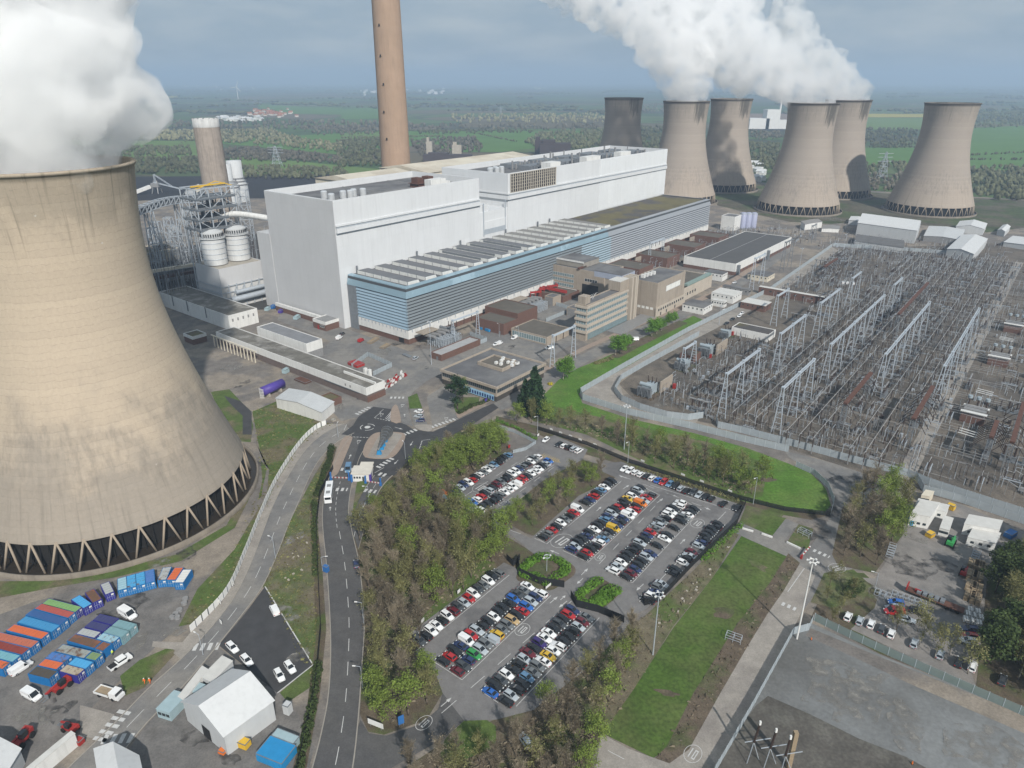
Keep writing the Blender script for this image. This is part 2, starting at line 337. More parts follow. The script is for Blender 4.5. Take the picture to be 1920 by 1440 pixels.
sheet('substation_road', [S(*q) for q in ((14, 249.5), (14, 255.5), (450, 255.5), (450, 249.5))], A_conc, 3, px=False)
sheet('substation_road', [(1088, 742), (1130, 705), (1290, 625), (1440, 548), (1560, 463), (1572, 470), (1450, 560), (1200, 690), (1160, 715), (1170, 745), (1200, 765), (1310, 785), (1300, 800), (1180, 768)], A_conc, 4)
sheet('grass_lawn', [(1020, 740), (1060, 700), (1110, 680), (1170, 655), (1260, 612), (1300, 592), (1318, 600), (1280, 628), (1180, 685), (1085, 738), (1092, 756), (1180, 785), (1300, 812), (1400, 840), (1480, 870), (1520, 888), (1548, 915), (1558, 948), (1545, 964), (1400, 942), (1250, 888), (1100, 815), (1010, 790)], mat('bright_lawn', (.068, .145, .02), 1, .3, .12, world=True, col2=(.10, .15, .035), sc2=.05, th=.54, soft=.12, fine=.25), 5)
sheet('verge', [(1140, 670), (1190, 640), (1270, 600), (1290, 606), (1200, 650), (1160, 672)], A_dirt, 6)
sheet('woodland_floor', [(930, 780), (1010, 800), (1180, 868), (1400, 942), (1555, 966), (1520, 975), (1390, 952), (1170, 872), (1090, 850), (1010, 815), (930, 795)], A_wood, 6)
sheet('woodland_floor', [(970, 760), (1030, 760), (1200, 800), (1330, 830), (1440, 870), (1430, 930), (1400, 940), (1250, 886), (1100, 815), (1000, 790)], A_grass, 6)
sheet('rough_grass', [(1400, 948), (1470, 965), (1440, 1000), (1385, 982)], A_rough, 6)
sheet('grass_lawn', [(1445, 966), (1475, 972), (1450, 1005), (1412, 992)], A_lawn, 7)
sheet('concrete_pad', [(1473, 973), (1498, 983), (1470, 1015), (1448, 1005)], A_asph, 8)
sheet('grass_lawn', [(1498, 983), (1525, 992), (1515, 1030), (1475, 1018)], A_grass, 7)
sheet('road', [(1495, 1062), (1530, 1010), (1560, 965), (1560, 935), (1530, 890), (1480, 858), (1470, 845), (1560, 868), (1700, 915), (1660, 940), (1610, 985), (1570, 1040), (1600, 1065), (1565, 1085), (1530, 1110), (1490, 1170), (1440, 1150)], A_asph, 7)
sheet('road', [(1358, 990), (1388, 980), (1425, 996), (1522, 1036), (1505, 1064), (1478, 1045), (1400, 1010)], A_asph, 8)
sheet('concrete_road', [(1497, 1060), (1530, 1075), (1502, 1150), (1470, 1215), (1345, 1430), (1290, 1530), (1180, 1530), (1283, 1420), (1345, 1310), (1400, 1215), (1440, 1150), (1463, 1110)], A_conc, 8)
sheet('concrete_road', [(1127, 1376), (1180, 1405), (1255, 1432), (1300, 1400), (1290, 1500), (1110, 1480)], A_conc, 9)
sheet('rough_grass', [(1390, 995), (1335, 1085), (1262, 1175), (1185, 1300), (1130, 1378), (1085, 1350), (1150, 1200), (1215, 1150), (1300, 1070), (1380, 985)], A_rough, 6)
sheet('grass_strip', [(1392, 1003), (1440, 1016), (1480, 1040), (1442, 1095), (1382, 1170), (1300, 1300), (1255, 1400), (1225, 1422), (1180, 1400), (1130, 1376), (1190, 1290), (1262, 1178), (1335, 1085)], A_lawn, 7)
sheet('earth_strip', [(1478, 1038), (1500, 1056), (1468, 1110), (1440, 1150), (1400, 1215), (1345, 1310), (1285, 1418), (1255, 1432), (1228, 1422), (1250, 1400), (1300, 1300), (1382, 1170), (1442, 1095)], A_dirt, 8)
sheet('gravel_compound', [(1488, 1182), (1520, 1168), (1650, 1228), (1930, 1342), (2200, 1460), (2200, 1700), (1200, 1700)], A_gravel, 4)
sheet('compound_track', [(1520, 1178), (1650, 1232), (1930, 1345), (2150, 1440), (2150, 1470), (1920, 1375), (1700, 1280), (1600, 1232), (1510, 1192)], A_site, 5)
sheet('earth_patch', [(1440, 1305), (1520, 1340), (1610, 1385), (1700, 1420), (1800, 1520), (1280, 1600), (1370, 1400)], mat('dark_grey_earth', (.085, .079, .07), 1, .35, .15, world=True, fine=.2, col2=(.12, .115, .10), sc2=.08, th=.56, soft=.1), 5, smooth=6)
sheet('verge', [(1520, 1160), (1560, 1070), (1620, 1075), (1660, 1110), (1640, 1140), (1610, 1185), (1700, 1232), (1860, 1300), (2200, 1430), (2200, 1460), (1930, 1340), (1650, 1226)], A_wood, 5)
sheet('asphalt_yard', [(1570, 1080), (1640, 1085), (1690, 1010), (1700, 945), (1800, 945), (1925, 1000), (1940, 1130), (1850, 1195), (1815, 1240), (1830, 1290), (1700, 1228), (1595, 1180), (1640, 1140), (1650, 1105), (1615, 1085)], mat('pale_worn_asphalt', (.215, .2, .185), .95, .2, .3, world=True, fine=.1, col2=(.17, .163, .155), sc2=.06, th=.52, soft=.1), 6)
sheet('woodland_floor', [(1580, 950), (1690, 940), (1695, 1000), (1640, 1075), (1570, 1060), (1560, 1040)], A_wood, 8)
sheet('verge', [(1545, 1075), (1600, 1068), (1635, 1100), (1615, 1130), (1560, 1140), (1520, 1130)], A_rough, 9)
sheet('woodland_floor', [(1850, 1090), (2050, 1000), (2100, 1420), (1830, 1290), (1840, 1200)], A_wood, 7)
# around the nearest cooling tower
sheet('rough_grass', [(395, 735), (430, 730), (468, 770), (475, 800), (470, 830), (452, 850), (425, 800)], A_grass, 4)
sheet('grass_bank', [(473, 772), (520, 752), (600, 790), (625, 795), (565, 838), (532, 885), (505, 945), (482, 1000), (430, 1090), (385, 1165), (335, 1175), (370, 1105), (440, 1030), (480, 960), (492, 900), (488, 850)], A_grass, 4)
sheet('dirt_track', [(452, 828), (480, 830), (500, 880), (490, 930), (440, 1000), (360, 1050), (260, 1075), (100, 1105), (-60, 1150), (-60, 1180), (100, 1130), (280, 1092), (370, 1070), (450, 1010), (500, 930), (505, 880)], A_site, 6)
sheet('verge', [(-100, 1090), (60, 1090), (200, 1072), (330, 1040), (425, 985), (470, 900), (480, 910), (440, 990), (340, 1052), (220, 1082), (100, 1102), (-100, 1140)], A_grass, 5)
sheet('asphalt_path', [(420, 742), (450, 752), (472, 772), (472, 815), (455, 815), (455, 780), (432, 758)], A_new, 7)
sheet('gravel_yard', [(-100, 1190), (60, 1130), (200, 1090), (300, 1080), (362, 1085), (350, 1130), (330, 1180), (290, 1215), (240, 1262), (180, 1320), (130, 1372), (60, 1440), (-100, 1560)], A_dkgrav, 7)
sheet('concrete_pad', [(150, 1322), (215, 1340), (185, 1385), (150, 1382)], A_conc, 8)
sheet('verge', [(225, 1268), (262, 1238), (322, 1212), (330, 1225), (270, 1290), (235, 1305)], A_grass, 8)
sheet('concrete_path', [(287, 1203), (345, 1205), (338, 1220), (285, 1213)], A_conc, 9)
sheet('rough_ground', [(493, 1100), (520, 1037), (545, 975), (590, 890), (615, 850), (630, 870), (600, 900), (592, 960), (600, 1040), (598, 1200), (588, 1285), (520, 1330), (500, 1320), (585, 1248)], A_rough, 4)
sheet('hedge_bed', [(620, 835), (632, 838), (618, 890), (605, 915), (592, 960), (604, 1060), (612, 1180), (600, 1300), (575, 1440), (555, 1520), (530, 1520), (575, 1330), (592, 1200), (588, 1060), (580, 950), (600, 890)], A_wood, 6)
sheet('asphalt_lot', [(497, 1100), (587, 1247), (520, 1300), (410, 1210), (460, 1150)], A_new, 6)
sheet('asphalt_yard', [(280, 1350), (345, 1280), (405, 1210), (525, 1300), (560, 1340), (590, 1400), (560, 1520), (200, 1520), (225, 1430)], A_dkgrav, 5)
# the grounds between road and car parks
sheet('woodland_floor', [(700, 900), (760, 862), (800, 835), (870, 800), (930, 790), (960, 845), (835, 925), (820, 948), (870, 965), (940, 1000), (990, 1030), (1010, 1040), (975, 1070), (945, 1055), (770, 1185), (800, 1200), (780, 1225), (815, 1255), (830, 1300), (800, 1350), (720, 1378), (690, 1372), (675, 1340), (684, 1160), (672, 1060), (655, 985), (690, 940)], A_wood, 5)
sheet('grass_bank', [(800, 1200), (935, 1070), (925, 1050), (880, 1055), (790, 1160)], A_grass, 6)
sheet('woodland_floor', [(940, 975), (965, 945), (1020, 900), (1090, 862), (1130, 872), (1155, 895), (1085, 930), (1000, 1005), (985, 1000)], A_wood, 6)
sheet('woodland_floor', [(930, 1348), (1000, 1330), (1090, 1262), (1185, 1170), (1130, 1378), (1110, 1420), (1130, 1540), (700, 1540), (760, 1440), (820, 1400)], A_wood, 5)
sheet('grass_lawn', [(840, 1385), (880, 1350), (905, 1352), (925, 1380), (900, 1410), (850, 1420)], A_lawn, 6)
sheet('verge', [(870, 1352), (905, 1345), (930, 1362), (930, 1400), (870, 1425), (820, 1425), (835, 1385)], A_grass, 6)
sheet('car_park', [(835, 925), (962, 845), (1005, 826), (1040, 816), (1102, 843), (1092, 862), (1017, 902), (965, 942), (942, 962), (937, 985), (1010, 1015), (1060, 1040), (1030, 1060), (960, 1005), (870, 965), (818, 946)], A_car, 7)
sheet('car_park', [(985, 1027), (1002, 1004), (1085, 930), (1159, 898), (1130, 885), (1125, 870), (1165, 866), (1260, 903), (1398, 950), (1378, 990), (1212, 1142), (1175, 1160), (1150, 1172), (1060, 1085), (1030, 1060)], A_car, 8)
sheet('car_park', [(780, 1226), (802, 1203), (768, 1188), (945, 1055), (972, 1068), (1080, 1060), (1120, 1090), (1100, 1130), (1142, 1163), (1188, 1163), (1090, 1262), (1000, 1332), (930, 1350), (870, 1352), (832, 1385), (830, 1300), (815, 1258)], A_car, 9)
sheet('road', [(832, 1385), (870, 1352), (830, 1300), (822, 1330), (790, 1358), (725, 1380), (692, 1376), (676, 1350), (640, 1460), (610, 1540), (690, 1540), (735, 1440)], A_roadb, 10)
# roads given by their two edges; markings run along them
def strip(name, left, right, m, lvl, kerb=(1, 1)):
 n = max(len(left), len(right))
 A = resample([G(*p) for p in left], 60); B = resample([G(*p) for p in right], 60)
 mb = MB(); z = Vector((0, 0, lvl * .012))
 for i in range(60): mb.quad(A[i] + z, B[i] + z, B[i + 1] + z, A[i + 1] + z)
 o = mb.build(name, m);
 for f in o.data.polygons:
  if f.normal.z < 0: f.flip()
 tag(o, kind='structure')
 kb = MB()
 for k, E, O in ((kerb[0], A, B), (kerb[1], B, A)):
  if not k: continue
  for i in range(60):
   d0 = (E[i] - O[i]).normalized() * .3; d1 = (E[i + 1] - O[i + 1]).normalized() * .3
   h = Vector((0, 0, .12 + lvl * .012))
   kb.quad(E[i], E[i + 1], E[i + 1] + h, E[i] + h); kb.quad(E[i] + h, E[i + 1] + h, E[i + 1] + d1 + h, E[i] + d0 + h); kb.quad(E[i] + d0 + h, E[i + 1] + d1 + h, E[i + 1] + d1, E[i] + d0)
 if kb.v: tag(kb.build('kerb', M_kerb), kind='structure')
 return A, B
M_kerb = mat('kerb_stone', (.27, .25, .22), .95, .12, 1, world=True)
def resample(P, n):
 P = spline(P, 2.0); d = [0]
 for i in range(len(P) - 1): d.append(d[-1] + (P[i + 1] - P[i]).length)
 out = []; j = 0
 for k in range(n + 1):
  t = d[-1] * k / n
  while j < len(d) - 2 and d[j + 1] < t: j += 1
  f = (t - d[j]) / max(1e-9, d[j + 1] - d[j]); out.append(P[j].lerp(P[j + 1], f))
 return out
LINES = MB(); LINESY = MB()
def dashes(A, B, s, lvl, on=4.0, off=5.0, wd=.15, a0=0, a1=1, mb=None):
 mb = mb or LINES; z = Vector((0, 0, lvl * .012 + .006))
 C = [A[i].lerp(B[i], s) for i in range(int(a0 * 60), int(a1 * 60) + 1)]
 P = []; d = 0; per = on + off if off else 1e9
 C = [c for i in range(len(C) - 1) for c in (C[i].lerp(C[i + 1], k / 6) for k in range(6))] + [C[-1]]
 for i in range(len(C) - 1):
  l = (C[i + 1] - C[i]).length
  if l < 1e-6: continue
  t = (C[i + 1] - C[i]) / l; nn = Vector((-t.y, t.x, 0)) * wd / 2
  if (d % per) < on: mb.quad(C[i] + nn + z, C[i] - nn + z, C[i + 1] - nn + z, C[i + 1] + nn + z)
  d += l
def seg(p, q, wd=.14, z=.14, mb=None):
 mb = mb or LINES; a = G(*p); b = G(*q); t = (b - a).normalized(); n = Vector((-t.y, t.x, 0)) * wd / 2; Z = Vector((0, 0, z))
 mb.quad(a + n + Z, a - n + Z, b - n + Z, b + n + Z)
def dseg(p, q, on, off, wd=.14, z=.14, mb=None):
 mb = mb or LINES; a = G(*p); b = G(*q); L_ = (b - a).length; t = (b - a) / L_; n = Vector((-t.y, t.x, 0)) * wd / 2; Z = Vector((0, 0, z)); d = 0
 while d < L_:
  e = min(d + on, L_); u0 = a + t * d; u1 = a + t * e
  mb.quad(u0 + n + Z, u0 - n + Z, u1 - n + Z, u1 + n + Z); d += on + off
def arrow(p, q, z=.14, wd=.2):
 a = G(*p); b = G(*q); t = (b - a).normalized(); n = Vector((-t.y, t.x, 0)); Z = Vector((0, 0, z)); L_ = (b - a).length; h = min(1.6, L_ * .4); m_ = b - t * h
 LINES.quad(a + n * wd / 2 + Z, a - n * wd / 2 + Z, m_ - n * wd / 2 + Z, m_ + n * wd / 2 + Z)
 LINES.add([m_ + n * .5 + Z, m_ - n * .5 + Z, b + Z], [(0, 1, 2)])
def roundel(p, up, r=1.7, digits='10', z=.15):
 "speed roundel painted on the road; up = photo point its digits point to"
 c = G(*p); t = (G(*up) - c).normalized(); s = Vector((t.y, -t.x, 0)); Z = Vector((0, 0, z)); n = 28; e = 1.35
 P = lambda x, y: c + s * x + t * y * e + Z
 for i in range(n):
  a0 = 2 * math.pi * i / n; a1 = 2 * math.pi * (i + 1) / n
  LINES.quad(P(r * math.cos(a0), r * math.sin(a0)), P(r * math.cos(a1), r * math.sin(a1)), P((r - .11) * math.cos(a1), (r - .11) * math.sin(a1)), P((r - .11) * math.cos(a0), (r - .11) * math.sin(a0)))
 def rect(x0, y0, x1, y1): LINES.quad(P(x0, y0), P(x1, y0), P(x1, y1), P(x0, y1))
 k = r / 1.7
 rect(-.6 * k, -.9 * k, -.38 * k, .9 * k)
 rect(.08 * k, -.9 * k, .28 * k, .9 * k); rect(.58 * k, -.9 * k, .78 * k, .9 * k); rect(.28 * k, -.9 * k, .58 * k, -.68 * k); rect(.28 * k, .68 * k, .58 * k, .9 * k)
# old site road on the left
LA = [(70, 1500), (130, 1440), (210, 1363), (283, 1288), (340, 1237), (397, 1177), (440, 1120), (470, 1060), (493, 1000), (512, 950), (540, 895), (575, 842), (610, 812), (645, 795)]
RA = [(160, 1500), (222, 1420), (277, 1353), (340, 1290), (410, 1207), (455, 1150), (493, 1097), (520, 1037), (540, 985), (560, 940), (587, 880), (610, 848), (636, 826), (664, 812)]
a, b = strip('road', LA, RA, A_asph, 9)
dashes(a, b, .5, 9, 5, 4.2, .16); dashes(a, b, .035, 9, 1, 0, .2, mb=LINESY); dashes(a, b, .075, 9, 1, 0, .2, mb=LINESY); dashes(a, b, .965, 9, 1, 0, .13, .45, 1, mb=LINESY)
# pavement between that road and its white fence
PL = [(357, 1187), (425, 1115), (460, 1040), (490, 965), (520, 900), (560, 838), (592, 806), (618, 795)]
sheet('pavement', PL + [(645, 795), (610, 812), (575, 842), (540, 895), (512, 950), (493, 1000), (470, 1060), (440, 1120), (397, 1177), (340, 1237), (325, 1225)], A_conc, 8)
# main site access road
LB = [(560, 1530), (587, 1440), (606, 1365), (618, 1293), (621, 1193), (614, 1070), (606, 990), (606, 950), (612, 915), (624, 880), (640, 845), (660, 816)]
RB = [(640, 1530), (660, 1440), (671, 1343), (678, 1243), (682, 1160), (673, 1060), (660, 1000), (653, 960), (656, 925), (662, 898), (674, 858), (690, 832)]
a, b = strip('road', LB, RB, A_roadb, 11)
dashes(a, b, .56, 11, 4.5, 4, .17, .02, .62); dashes(a, b, .03, 11, 1, 0, .12, 0, .6); dashes(a, b, .5, 11, 2, 1.5, .15, .62, .8)
LC = [(656, 985), (662, 955), (676, 930), (690, 910), (703, 892)]
RC = [(672, 1030), (690, 968), (708, 925), (722, 905), (735, 892)]
a, b = strip('road', LC, RC, A_roadb, 12); dashes(a, b, .5, 12, 3, 3, .15)
rb = K(600, 720, 6)
sheet('road', [(640, 815), (662, 798), (672, 782), (700, 763), (738, 768), (733, 792), (757, 794), (775, 806), (795, 808), (812, 810), (870, 782), (905, 765), (925, 757), (935, 765), (880, 800), (820, 830), (785, 845), (765, 865), (740, 892), (703, 895), (690, 880), (660, 872), (676, 825), (662, 818)], A_new, 13)
sheet('road', [(700, 764), (722, 738), (770, 690), (830, 660), (880, 640), (1000, 590), (1130, 530), (1150, 540), (1010, 610), (920, 655), (850, 690), (800, 715), (775, 735), (755, 770), (735, 768)], A_asph, 12)
sheet('road', [(745, 768), (748, 748), (758, 745), (775, 800), (755, 795)], A_asph, 13)
sheet('road', [(800, 745), (830, 725), (870, 730), (850, 760), (858, 785), (812, 803)], A_asph, 13)
sheet('road', [(612, 760), (650, 748), (695, 762), (672, 782), (640, 790)], A_asph, 11)
sheet('parking_bay', [(768, 766), (792, 766), (802, 798), (777, 800)], A_asph, 14)
sheet('grass_lawn', [(765, 745), (782, 738), (792, 766), (768, 767)], A_lawn, 14)
sheet('road', [(925, 757), (945, 745), (1010, 705), (1090, 665), (1180, 622), (1330, 560), (1420, 500), (1480, 460), (1490, 466), (1430, 512), (1340, 570), (1200, 635), (1100, 680), (1020, 730), (940, 770)], A_asph, 9)
sheet('pavement', [(850, 775), (905, 752), (935, 735), (1010, 695), (1090, 652), (1180, 612), (1330, 550), (1420, 492), (1425, 497), (1335, 557), (1180, 619), (1090, 660), (1012, 703), (940, 742), (860, 785)], A_red, 10)
sheet('grass_lawn', [(842, 765), (865, 745), (900, 745), (895, 760), (858, 780)], A_grass, 9)
def isle(name, pts, m, h=.13):
 P = spline([G(*p) for p in pts], 1.5, True); mb = MB(); mb.prism([(p.x, p.y) for p in P], 0, h); return tag(mb.build(name, m), kind='structure')
isle('traffic_island', [rb(590, 575), (rb(705, 545)), rb(940, 560), rb(945, 650), rb(880, 770), rb(780, 840), rb(560, 840), rb(485, 800), rb(510, 680)], A_red, .3)
isle('traffic_island_paving', [rb(700, 560), rb(900, 570), rb(905, 620), rb(740, 830), rb(555, 825), rb(560, 780)], A_conc, .33)
isle('traffic_island', [rb(805, 290), rb(865, 240), rb(910, 430), rb(800, 425)], A_red, .3)
isle('traffic_island', [rb(1065, 470), rb(1245, 465), rb(1245, 535), rb(1120, 520)], A_conc, .3)
isle('traffic_island', [(660, 975), (670, 905), (680, 902), (690, 905), (672, 940)], A_rough, .3)
isle('traffic_island', [(618, 888), (640, 828), (652, 818), (661, 820), (650, 850), (632, 890)], A_red, .25)
# marks round the roundabout
z13 = .22
for p, q in ((rb(410, 345), rb(575, 258)), (rb(790, 158), rb(945, 158)), (rb(1255, 490), rb(1540, 392)), (rb(940, 575), rb(1100, 512)), (rb(650, 945), rb(830, 832)), (rb(180, 965), rb(375, 965)), (rb(665, 1015), rb(755, 1035)), (rb(180, 1192), rb(310, 1192)), (rb(500, 1200), rb(630, 1218))):
 dseg(p, q, 1.0, .9, 2.2, z13)
for p, q in ((rb(375, 600), rb(590, 610)), (rb(615, 385), rb(785, 420)), (rb(1120, 730), rb(1150, 640))): dseg(p, q, .9, .5, .35, z13)
for p, q in ((rb(300, 460), rb(270, 525)), (rb(670, 325), rb(715, 290)), (rb(610, 385), rb(690, 320)), (rb(1270, 525), rb(1420, 480)), (rb(1145, 640), rb(1240, 628)), (rb(615, 1005), rb(720, 945))): seg(p, q, .2, z13)
for p, q in ((rb(840, 490), rb(930, 515)), (rb(1045, 650), rb(1015, 700)), (rb(880, 860), rb(835, 908)), (rb(325, 850), rb(350, 795)), (rb(955, 375), rb(950, 340)), (rb(515, 1345), rb(480, 1405)), (rb(115, 1430), rb(115, 1385))): arrow(p, q, z13)
for p in (rb(432, 660), rb(690, 355), rb(925, 250), rb(1418, 400)):
 c = G(*p); Z = Vector((0, 0, z13))
 tri = [Vector((-.9, 1.6, 0)), Vector((.9, 1.6, 0)), Vector((0, -1.8, 0))]
 for i in range(3):
  u0, u1 = tri[i], tri[(i + 1) % 3]; LINES.quad(c + u0 + Z, c + u1 + Z, c + u1 * .72 + Z, c + u0 * .72 + Z)
for k in range(6): seg(rb(735 + k * 12, 385 - k * 14), rb(790 + k * 1.5, 420 - k * 14), .3, z13)
c = G(*rb(535, 490))
for rr, w_, parts in ((1.3, 1.3, ((0, 360),)), (3.2, .35, ((20, 100), (140, 220), (260, 340)))):
 for a0, a1 in parts:
  for k in range(12):
   t0 = R(a0 + (a1 - a0) * k / 12); t1 = R(a0 + (a1 - a0) * (k + 1) / 12); Z = Vector((0, 0, z13))
   f = lambda r_, t_: c + Vector((math.cos(t_), math.sin(t_), 0)) * r_ + Z
   LINES.quad(f(rr, t0), f(rr, t1), f(rr - w_, t1), f(rr - w_, t0))
# zebra and dashes on the left road
for p, q, w_ in (((185, 1390), (238, 1330), 3.4), ((193, 1387), (250, 1384), 2.6), ((363, 1214), (412, 1212), 2.6)): dseg(p, q, 1.0, .9, w_, .13)
seg((497, 1100), (587, 1247), .3, .1); seg((587, 1247), (520, 1300), .3, .1)
# car park lines
nk = K(780, 1040, 4.8); mk = K(820, 800, 6.4); rk = K(990, 860, 4.8)
for p, q in ((nk(160, 965), nk(415, 1130)), (nk(415, 1130), nk(1215, 370)), (nk(0, 870), nk(840, 185)), (nk(590, 1235), nk(740, 1335)), (nk(590, 1235), nk(690, 1140)), (nk(900, 1370), nk(1650, 570)),
   (rk(315, 830), rk(540, 935)), (rk(540, 935), rk(1185, 330)), (rk(1185, 330), rk(1060, 270)), (rk(690, 1005), rk(940, 1120)), (rk(940, 1120), rk(1560, 460)), (rk(1560, 460), rk(1430, 395)), (rk(170, 770), rk(840, 205)), (rk(60, 720), rk(170, 770)), (rk(1000, 1290), rk(1780, 480)), (rk(1100, 240), rk(1880, 480)),
   (mk(310, 925), mk(540, 1040)), (mk(540, 1040), mk(1400, 460)), (mk(120, 870), mk(900, 370)), (mk(1205, 1345), mk(1310, 1410)), (mk(1310, 1410), mk(1920, 910))): seg(p, q, .16, .135)
for f, L_, on in ((nk, ((230, 1430), (1400, 420)), 5), (rk, ((640, 950), (1210, 360)), 4), (mk, ((330, 835), (1090, 350)), 4), (mk, ((620, 1050), (1480, 430)), 4), (rk, ((820, 150), (1640, 460)), 5), (mk, ((90, 970), (1000, 1290)), 4)):
 dseg(f(*L_[0]), f(*L_[1]), on, 5, .16, .137)
for f, p, q in ((nk, (1205, 440), (1275, 380)), (nk, (1360, 420), (1285, 480)), (nk, (1300, 410), (1345, 370)), (rk, (480, 1050), (540, 990)), (rk, (495, 1080), (440, 1130)), (rk, (1040, 1130), (975, 1190)), (rk, (1370, 770), (1415, 725)), (rk, (855, 275), (910, 240)), (rk, (280, 860), (195, 825)), (rk, (890, 180), (820, 155)), (rk, (1550, 425), (1645, 465)), (nk, (225, 1370), (320, 1290)), (rk, (1160, 400), (1215, 362)), (rk, (615, 475), (660, 435)), (rk, (1265, 318), (1340, 345))): arrow(f(*p), f(*q), .137)
for f, p, q, r_ in ((nk, (958, 677), (1010, 625), 1.9), (rk, (305, 742), (385, 690), 3.2), (rk, (648, 887), (695, 830), 1.6), (rk, (1525, 585), (1570, 545), 2.2), (mk, (795, 917), (850, 880), 1.7), (mk, (515, 735), (600, 680), 2.6)): roundel(f(*p), f(*q), r_)
roundel((795, 1356), (812, 1340), 1.7); roundel((1299, 1414), (1318, 1385), 1.9); roundel((1569, 1066), (1590, 1060), 2.2)
# yellow hatching beside the disabled bays
for k in range(9):
 seg(mk(1240 + k * 25, 330 + k * 8), mk(1300 + k * 22, 390 + k * 6), .12, .137, LINESY); seg(mk(1290 + k * 22, 320 + k * 9), mk(1235 + k * 25, 370 + k * 8), .12, .137, LINESY)
for p, q in (((1525, 1032), (1555, 1045)), ((1466, 1132), (1492, 1143))): dseg(p, q, .8, .8, 1.6, .12)
seg((1477, 1110), (1508, 1066), .2, .12)
dseg((1140, 1408), (1210, 1445), 4, 4, .16, .13)
# stall ticks
tag(LINES.build('road_marking', M_line), kind='structure'); tag(LINESY.build('yellow_road_marking', M_liney), kind='structure')
